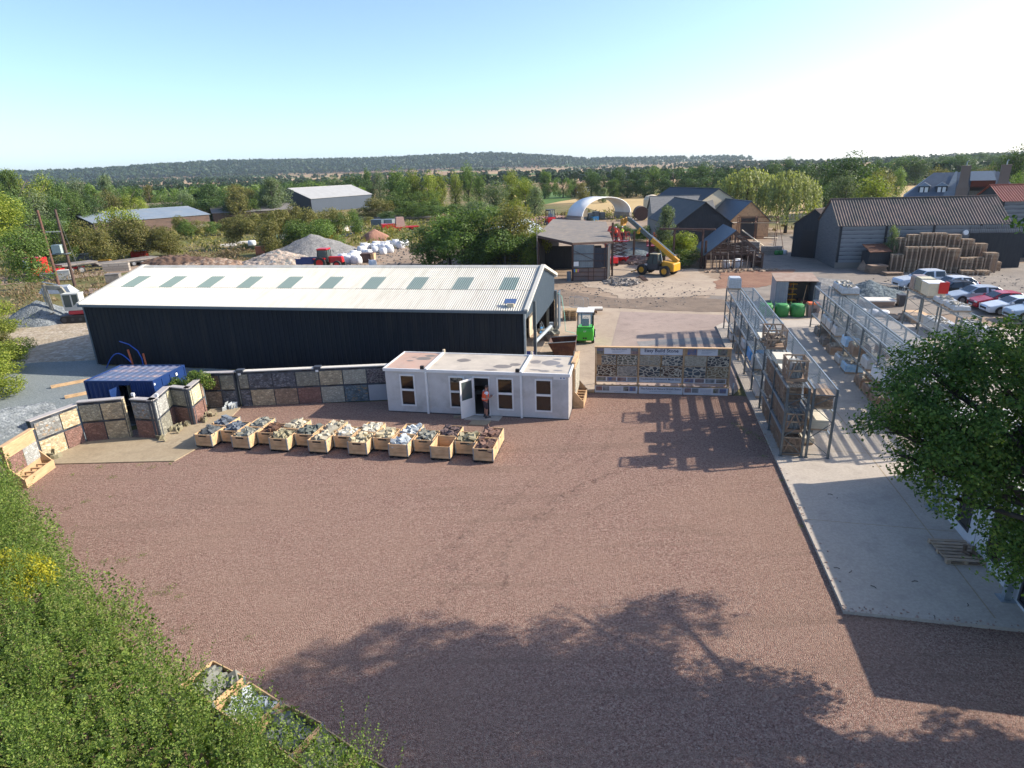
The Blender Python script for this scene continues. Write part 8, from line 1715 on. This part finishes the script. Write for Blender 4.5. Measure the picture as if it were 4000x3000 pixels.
# white bulk bags
bw=[(850,770),(920,760),(1040,760),(1075,735),(1140,720),(1130,790),(1180,790),(1220,720),(1280,720),(1240,790),(1340,700),(1400,700),(1460,700),(870,880),(940,885),(800,835),(1060,820),(1220,850),(1330,810),(1360,820),(1520,720),(1560,735),(1650,690),(380,1010),(450,1000),(520,1000),(560,1020),(620,980),(690,970),(740,975),(690,1030),(740,1030),(1020,1100),(660,930),(735,925)]
for i,(x,y) in enumerate(bw):
    q=g('E4',x,y); tag(bulkbag((q.x,q.y,0),(i*37%10)*.1,'white bulk bag in the crowd of bags behind the long white roof' if x<1500 and y<900 else 'white bulk bag in the nearer row beside the red tractor' if y>900 else 'white bulk bag half hidden behind the middle clump of trees',M_bagw,1.05 if i%3 else 1.25,'bulk bags behind the white roof, '+('crowd' if x<1500 and y<900 else 'row by the tractor' if y>900 else 'by the trees'),parts=(i%2==0)))
def boxy(name,label,p,s,m_,rz=0,z=0,cat=None,lid=None):
    r=thing(name,label,cat or name.replace('_',' '),(p[0],p[1],z),rz); m=MB(); m.box(0,0,.1,s[0],s[1],s[2]); m.build('body',m_,r); m=MB(); m.box(0,.05,0,s[0],.2,.1); m.box(0,s[1]-.2,0,s[0],s[1]-.05,.1); m.build('bearers',M_palold,r)
    m=MB(); m.box(-.04,-.04,s[2]+.002,s[0]+.04,s[1]+.04,s[2]+.07); m.build('top_frame',lid or m_,r); return r
q=g('E4',785,1020); boxy('brown_box','brown steel box standing among the white bags',q.xy,(1.75,1.6,1.25),M_oldrust,.0,cat='box'); q=g('E4',985,1015); boxy('timber_box','narrow pale timber box beside the brown steel box',q.xy,(.45,1.5,1.2),M_newwood,.0,cat='box')
q=g('E4',40,640); r=thing('orange_skip','orange yellow skip behind the big grey gravel heap','skip',(q.x-1,q.y,0),.3); m=MB(); m.frustum((.6,.3,2.6,1.5,0),(0,0,3.2,1.8,1.3)); m.build('body',M_yellow,r); m=MB(); m.box(-.05,-.05,1.301,3.25,.05,1.4); m.box(-.05,1.75,1.301,3.25,1.85,1.4); [m.box(x,-.06,.3,x+.08,.0,1.3) for x in (.8,1.6,2.4)]; m.build('rim',M_yellow,r)
q=g('E4',990,365); boxy('dark_container','dark blue grey steel container beyond the rough grass',q.xy,(2.6,2.2,2.0),M_trimgrey,-.2,cat='container'); q=g('E4',1150,350); boxy('pale_container','pale ribbed container next to the dark one',q.xy,(3.2,2.2,1.9),M_galv,-.2,cat='container')
q=g('E4',1210,430); r=thing('flat_trailer','red flatbed trailer carrying a pinkish load beyond the rough grass','trailer',(q.x,q.y,0),.35); m=MB(); m.box(0,0,.7,8.2,2.2,.9); m.build('bed',M_red,r); m=MB(); m.box(0,-.02,.3,2.8,2.2,1.7); m.build('red_body',M_red,r); [wheel(x,y,.4,.3,r,M_red,-1) for x in (3.8,6.6) for y in (.2,2.0)]
m=MB(); m.frustum((3.0,.2,5.2,2.0,.92),(3.3,.5,4.9,1.8,3.0)); m.build('sheeted_load',pm('pink_sheeted_load',(.42,.25,.2),(.36,.22,.18),3,.7,0,.5,6),r)
for k in range(4):
    q=g('E4',70+k*12,455-k*3); m=MB(); a_=AY(*P('E4',80+k*15,445-k*42),148); b_=AY(*P('E4',535-k*20,385-k*42),152); a_.z=max(a_.z,.25+.45*k); b_.z=a_.z; m.bar((a_.x,a_.y+k*.3,.25+k*.42),(b_.x,b_.y+k*.3,.25+k*.42),.9,.32); tag(m.build('white_beam',M_copl),'long white precast beam in the stack on the rough grass','beam','white beam stack on the rough grass')
q=g('E4',600,480); r=thing('open_frame_shelter','open steel frame with a sheet top beside the white beam stack','frame',(q.x,q.y,0),.2); m=MB(); [m.bar((x,y,0),(x,y,1.6),.12) for x in (0,2.4) for y in (0,1.8)]; m.build('legs',M_cream,r); m=MB(); m.box(-.1,-.1,1.6,2.5,1.9,1.7); m.build('sheet_top',M_galv,r); m=MB(); m.box(.1,1.7,.0,2.3,1.78,1.5); m.build('back_sheet',M_brownwood,r)
for k in range(4): q=g('E4',330+k*45,535-k*8); m=MB(); m.bar((q.x,q.y,.2+.1*k),(q.x+1.6,q.y+1.8,.25+.1*k),.2); tag(m.build('blue_bar',flat('dull_blue_steel',(.10,.16,.25),.4)),'dull blue steel bar lying in the rough grass before the frame','bar','blue steel bars in the grass')
q=g('E5',1095,580); m=MB(); m.tube([(q.x,q.y,0),(q.x,q.y,1.4),(q.x,q.y,1.6)],[.95,.95,.8],16); tag(m.build('water_tank',flat('dark_teal_plastic',(.02,.10,.10),.5)),'dark teal water tank in the scrap pile beyond the gravel heap','tank')
rubble('scrap_pile','grey and black scrap piled around the teal tank',g('E5',1200,560).x,g('E5',1200,560).y+1,4.5,2.5,2.3,110,1.0,rm('scrap',(.05,.05,.055),(.35,.35,.36)),71)
for (x,y,w_,l) in [(200,690,3.0,'long white sheet lying in the grass below the yellow gantry'),(430,640,3.2,'grey white sheet stack lying by the gantry leg'),(1650,480,2.6,'thin white board lying in the grass beyond the scrap pile'),(760,530,1.6,'pale boulder sized sack left of the scrap pile')]:
    q=g('E5',x,y); m=MB(); m.frustum((-w_/2,-.8,w_/2,.8,0),(-w_/2+.15,-.6,w_/2-.15,.6,.35)); o=m.build('white_sheet',M_copl); o.location=(q.x,q.y,0); o.rotation_euler=(0,0,.2); tag(o,l,'sheet')
for (x,y,l) in [(680,770,'torn white bag on top of the brown heap'),(890,720,'white bag on a dark crate above the mixed rubble heap')]:
    q=g('E5',x,y); bulkbag((q.x,q.y,.8),0,l,M_bagw,1.3,parts=False,h=.7)
q=g('E5',740,880); boxy('terracotta_crate','terracotta coloured crate beside the torn white bag',q.xy,(1.4,1.2,1.4),flat('terracotta',(.5,.16,.08),.7),.2,cat='crate')
# tractor
def tractor():
    r=thing('red_tractor','red tractor with a front loader cab just behind the long white roof','tractor',(-26.9,88.4,0),-.1)
    for y in (-.9,.9): wheel(.9,y,.85,.45,r,M_red,1 if y>0 else -1); wheel(3.3,y,.58,.36,r,M_red,1 if y>0 else -1)
    m=MB(); m.frustum((1.9,-.4,4.0,.4,.8),(1.9,-.35,3.9,.35,1.65)); b=m.build('bonnet',M_red,r); b.modifiers.new('b','BEVEL').width=.1
    m=MB(); m.frustum((.5,-.75,2.0,.75,1.0),(.65,-.65,1.8,.65,2.55)); m.build('cab_glass',M_cabglass,r)
    m=MB(); m.box(.5,-.8,2.56,2.0,.8,2.78); b=m.build('cab_roof',M_red,r); b.modifiers.new('b','BEVEL').width=.08
    m=MB(); [m.bar((x,y,1.0),(x*.9+.15,y*.88,2.56),.08) for x in (.5,2.0) for y in (-.77,.77)]; m.build('cab_pillars',M_black,r)
    for y in (-1.1,.66): m=MB(); m.box(.0,y,1.35,1.7,y+.44,1.55); m.build('mudguard',M_red,r)
    m=MB(); m.box(-2.6,-.9,.7,-.2,.9,.85); m.box(-2.6,-.9,.85,-.2,-.84,1.5); m.box(-2.6,.84,.85,-.2,.9,1.5); m.build('rear_box',flat('dull_navy',(.03,.05,.16),.5),r)
    for y in (-1.25,1.1): m=MB(); m.bar((1.95,y*.7,2.3),(2.2,y,2.3),.04); m.box(2.15,y,2.05,2.2,y+.15,2.4); m.build('mirror',M_black,r)
tractor()
# lorry
def lorry():
    rz=math.atan2(.835,.55); r=thing('red_lorry','red lorry with a long low loader trailer standing beyond the rough weeds','lorry',(-66.0,86.4,0),rz)   # +x backwards
    m=MB(); m.add([(0,-1.25,.5),(2.3,-1.25,.5),(2.3,-1.25,2.9),(.35,-1.25,2.9),(0,-1.25,1.5),(0,1.25,.5),(2.3,1.25,.5),(2.3,1.25,2.9),(.35,1.25,2.9),(0,1.25,1.5)],[(0,1,2,3,4),(9,8,7,6,5),(0,4,9,5),(4,3,8,9),(3,2,7,8),(2,1,6,7),(1,0,5,6)]); b=m.build('cab',M_red,r); b.modifiers.new('b','BEVEL').width=.08
    m=MB(); m.add([(-.005,-1.1,1.62),(-.005,1.1,1.62),(.28,1.1,2.6),(.28,-1.1,2.6)],[(0,1,2,3)]); m.build('windscreen',M_carglass,r); 
    for y in (-1.262,1.262): m=MB(); m.add([(.5,y,1.6),(1.5,y,1.6),(1.5,y,2.4),(.6,y,2.4)],[(0,1,2,3)]); m.build('side_window',M_carglass,r)
    m=MB(); m.box(2.31,-.45,.7,7.0,.45,.95); m.box(2.6,-1.25,.45,4.1,-.6,1.1); m.box(2.6,.6,.45,4.1,1.25,1.1); m.build('chassis_tank',M_red,r)
    for x in (1.3,4.9,6.2):
        for y in (-1.1,1.1): wheel(x,y,.5,.34,r,M_alloy,1 if y>0 else -1)
    m=MB(); m.box(3.9,-1.25,1.28,8.6,1.25,1.5); m.box(8.6,-1.25,.78,17.6,1.25,1.0); m.bar((8.2,0,1.3),(8.9,0,.85),2.4,.2); m.build('trailer_bed',M_greywood,r)
    m=MB(); m.box(4.2,-1.2,1.15,8.4,-1.1,1.28); m.box(8.7,-1.2,.55,17.5,-1.1,.78); m.box(8.7,1.1,.55,17.5,1.2,.78); m.build('trailer_rail',M_black,r)
    for x in (13.6,14.9,16.2):
        for y in (-1.05,1.05): wheel(x,y,.4,.34,r,M_alloy,1 if y>0 else -1)
    m=MB(); m.box(-.06,-1.1,.5,.0,1.1,.9); m.build('bumper',M_grille,r)
    for y in (-.9,.9): m=MB(); m.box(-.08,y-.2,.65,-.06,y+.2,.82); m.build('headlight',M_lamp,r)
    for x in (.8,1.6): m=MB(); m.cyl((x,-1.0,2.9),(x,-1.0,3.15),.08,8); m.build('roof_beacon',M_cream,r)
lorry()
q=g('C7',1490,420); m=MB(); m.box(0,0,0,3.4,.9,1.15); o=m.build('concrete_block',M_block); o.location=(q.x,q.y,0); o.rotation_euler=(0,0,.25); tag(o,'long pale concrete block behind the lorry trailer','block'); q=g('C7',1430,345); boxy('yellow_bin','yellow topped grit bin behind the long concrete block',q.xy,(1.6,1,.95),M_palold,.2,cat='bin',lid=M_yellow)
q=g('C7',1130,290); boxy('work_bench','dark crate carrying a pale framed hatch beside the lorry',q.xy,(2.2,1.6,1.4),M_grille,.2,cat='crate',lid=M_galv); q=g('C7',1530,255); r=thing('fuel_tank','small yellow cylindrical tank on a stand beyond the trailer','tank',(q.x,q.y,0),.2); m=MB(); m.tube([(0,0,1.9),(.15,0,1.9),(2.0,0,1.9),(2.15,0,1.9)],[.3,.5,.5,.3],14); m.build('barrel',flat('tank_yellow',(.65,.42,.12),.5),r); m=MB(); [m.bar((x,0,0),(x,0,1.45),.15,.7) for x in (.3,1.8)]; m.build('stand',M_grille,r)
q=g('C7',1890,215); boxy('red_machine','small red machine at the end of the trailer',q.xy,(2.4,1.4,1.1),M_red,.2,cat='machine',lid=M_whitetrim)
q=g('C7',640,560); boxy('scrap_bin','open bin of coloured scrap in the weeds before the lorry',q.xy,(1.6,1.0,1.0),M_trimgrey,.2,cat='bin'); q=g('C7',850,545); boxy('pallet_crate','pale crate with a torn sheet in the weeds before the lorry',q.xy,(1.5,1.0,1.3),M_copl,.2,cat='crate'); q=g('C7',330,550); boxy('wire_basket','dark wire basket in the weeds near the red cab',q.xy,(1.3,1.0,.8),M_brownwood,.2,cat='basket'); q=g('C7',1530,585); boxy('timber_stack','weathered timber stack behind the white roof corner',q.xy,(1.6,1.3,1.1),M_greywood,.3,cat='timber stack')
q=g('C7',540,740); m=MB(); m.add([(0,0,0),(4,0,0),(4,1.6,0),(0,1.6,0),(.5,.3,.7),(3.5,.3,.8),(3.2,1.3,.9),(.8,1.3,.8)],[(0,3,2,1),(4,5,6,7),(0,1,5,4),(1,2,6,5),(2,3,7,6),(3,0,4,7)]); o=m.build('sheeted_pile',pm('pale_grey_tarpaulin',(.4,.42,.44),(.3,.32,.34),3,.5,0,.6,5)); o.location=(q.x,q.y,0); tag(o,'pile under a pale grey tarpaulin behind the excavator arm','tarpaulin')
for k in range(4): q=g('C7',1150+k*30,760-k*20); m=MB(); m.box(0,0,0,4.2,.9,.25); o=m.build('sheet_pile',M_palold); o.location=(q.x,q.y,0); o.rotation_euler=(0,0,.1); tag(o,'old brown board pile beside the excavator cab','boards','board piles beside the excavator')
# power poles and transformer
for i,((bx,by),(tx,ty),l) in enumerate([((870,690),(292,545),'leaning brown wooden power pole nearest the excavator'),((1080,620),(432,540),'leaning black based wooden power pole carrying the transformer')]):
    b=g('C7',bx,by); D=math.hypot(b.x,b.y); t=AY(*P('A1',tx,ty),D); m=MB(); m.tube([b-Vector((0,0,.1)),b.lerp(t,.5),t],[.19,.16,.13],10); o=m.build('power_pole',wood('reddish_pole_%d'%i,(.16,.07,.045) if i==0 else (.07,.05,.04),(.1,.05,.035))); tag(o,l,'pole')
    if i==0: p0=(b,t)
    else: p1=(b,t)
a=p0[0].lerp(p0[1],.74); b=p1[0].lerp(p1[1],.72); r=thing('transformer','pale grey transformer box with cross arms slung between the two poles','transformer',(0,0,0))
m=MB(); c=p1[0].lerp(p1[1],.47); m.T=Matrix.Translation(c-Vector((1.3,.1,.2))); m.box(0,-.5,0,1.1,.5,1.0); m.build('tank',pm('pale_transformer_grey',(.33,.40,.37),(.29,.35,.33),3,.5),r); m=MB(); m.T=Matrix.Translation(c-Vector((1.5,.2,.35))); m.box(0,-.5,0,1.9,.5,.10); m.build('platform',M_steel,r); m=MB(); m.bar(a,b,.10); m.build('cross_arm',M_steel,r)
for k in range(3): m=MB(); q=a.lerp(b,.25+.25*k); e=c+Vector((-1.0+.35*k,0,.85)); m.tube([q,q.lerp(e,.5)+Vector((.2,0,-.5)),e],.03,5); m.build('cable',M_black,r)
m=MB(); m.tube([p1[1],g('C7',1180,475)],.025,5); tag(m.build('stay_wire',M_galv),'thin stay wire running down from the transformer pole','wire')
# excavator
def excavator():
    r=thing('excavator','white and red tracked excavator with its bucket resting on the ground by the long shed','excavator',(-40.3,58.6,0),math.pi+.12)  # +x forward (to camera left)
    for y in (-.95,.95):
        m=MB(); n=10; pts=[(1.45+.34*math.cos(a),.34+.34*math.sin(a)) for a in [math.pi/2-math.pi*i/n for i in range(n+1)]]+[(-1.45+.34*math.cos(a),.34+.34*math.sin(a)) for a in [-math.pi/2-math.pi*i/n for i in range(n+1)]]; m.prism(pts,y-.22,y+.22,'y'); t=m.build('track',M_rubber,r)
        m=MB(); [m.cyl((x,y-.24,.34),(x,y+.24,.34),.22 if abs(x)>1.2 else .14,12) for x in (-1.45,-.7,0,.7,1.45)]; m.build('track_rollers',M_grille,t)
    m=MB(); m.box(-.7,-.6,.45,.7,.6,.75); m.build('undercarriage',M_grille,r)
    m=MB(); m.box(-1.5,-1.05,.78,1.0,1.05,1.15); b=m.build('counterweight',flat('faded_red',(.45,.035,.05),.45),r); b.modifiers.new('b','BEVEL').width=.08
    m=MB(); m.frustum((-1.55,-1.05,1.0,1.05,1.151),(-1.4,-1.0,.2,1.0,1.85)); b=m.build('engine_cover',pm('dusty_white',(.50,.50,.46),(.42,.42,.38)),r); b.modifiers.new('b','BEVEL').width=.08
    m=MB(); m.box(-.2,.1,1.16,1.25,1.02,1.5); m.build('cab_base',pm('dusty_white2',(.50,.50,.46),(.42,.42,.38)),r)
    m=MB(); m.box(-.18,.12,1.5,1.22,1.0,2.62); m.build('cab_glass',M_cabglass,r)
    m=MB(); [m.box(x,y,1.5,x+.1,y+.08,2.64) for x in (-.22,1.16,.4) for y in (.08,.96)]; m.box(-.25,.05,2.64,1.28,1.06,2.75); m.box(-.22,.07,1.5,-.12,1.03,2.64); m.build('cab_frame',pm('dusty_white3',(.55,.55,.5),(.47,.47,.42)),r)
    md=pm('dirty_cream_steel',(.32,.30,.24),(.2,.19,.15),4,.6,dirt=(.1,.09,.08))
    A=Vector((1.1,-.35,1.3)); B=Vector((1.9,-.35,3.1)); C=Vector((3.2,-.35,3.25)); D=Vector((3.05,-.35,.9))
    m=MB(); m.bar(A,B,.26,.42); m.bar(B-Vector((.1,0,0)),C,.26,.38); m.build('boom',md,r); m=MB(); m.bar(C+Vector((.05,0,.25)),D,.22,.32); m.build('dipper_arm',md,r)
    m=MB(); m.cyl(A+Vector((.3,0,-.1)),B+Vector((.1,0,-.4)),.07,8); m.cyl(B+Vector((.1,0,.32)),C+Vector((.1,0,.5)),.06,8); m.cyl(C+Vector((.35,0,-.1)),D+Vector((.35,0,.7)),.06,8); m.build('hydraulic_ram',M_galv,r)
    m=MB(); m.prism([(2.75,.95),(3.3,.85),(3.45,.35),(3.1,.02),(2.3,.05),(2.9,.2),(3.1,.4),(2.9,.7)],-1.05,.35,'y'); m.build('bucket',pm('worn_bucket_steel',(.22,.19,.16),(.3,.27,.23),5,.6,.2),r)
    m=MB(); m.bar((-1.0,-.9,1.85),(-1.0,-.9,2.6),.03); m.bar((-.3,-.9,1.85),(-.3,-.9,2.6),.03); m.bar((-1.0,-.9,2.6),(-.3,-.9,2.6),.03); m.build('hand_rail',M_galv,r)
excavator()
# lorry far off on the road and small dark tower
q=AY(*P('A3',560,262),300); r=thing('box_lorry','white box lorry with a red cab passing on the far road between trees','lorry',(q.x,q.y,0),.3); m=MB(); m.box(0,0,.9,6.0,2.4,3.6); m.build('box_body',M_whitetrim,r); m=MB(); m.box(-1.9,.05,.5,-.1,2.35,2.9); m.build('cab',M_red,r); [wheel(x,y,.5,.4,r,None,-1) for x in (-1.0,4.8) for y in (.1,2.3)]
p=G(*P('A3',1200,470)); r=thing('water_silo','pale domed tank beyond the slate barn with a blue drum beside it','tank',(*g('E2',455,412).xy,0)); m=MB(); m.tube([(0,0,0),(0,0,3.4),(0,0,4.3),(0,0,4.7)],[2.2,2.2,1.6,.4],18); m.build('tank_body',M_cream,r); m=MB(); m.tube([(2.3,-2.2,0),(2.3,-2.2,2.2)],[.7,.7],12); m.build('blue_drum',M_bluew,r)
m=MB(); m.tube([(31.6,150.3,1.6),(31.9,154,1.6)],[1.6,1.6],18); tag(m.build('brown_drum',M_oldrust),'large rusty drum lying beside the arch shelter wall','drum')
# ================================================================ haze: real air round the whole place
mb=MB(); mb.box(-4600,-4600,-3,4600,4600,135); hz=mb.build('haze',bpy.data.materials.new('air_haze')); tag(hz,kind='stuff')
m=hz.data.materials[0]; m.use_nodes=True; nt=m.node_tree; nt.nodes.clear(); out=nt.nodes.new('ShaderNodeOutputMaterial'); pv=nt.nodes.new('ShaderNodeVolumePrincipled')
pv.inputs['Color'].default_value=(.72,.86,1,1); pv.inputs['Density'].default_value=.00008; pv.inputs['Anisotropy'].default_value=.2; nt.links.new(pv.outputs[0],out.inputs['Volume'])
import sys
_bad=[(o.name,o['label']) for o in bpy.data.objects if o.get('label') and not 4<=len(o['label'].replace('-',' ').split())<=16]
if _bad: print('BADLABEL',len(_bad),_bad[:40])
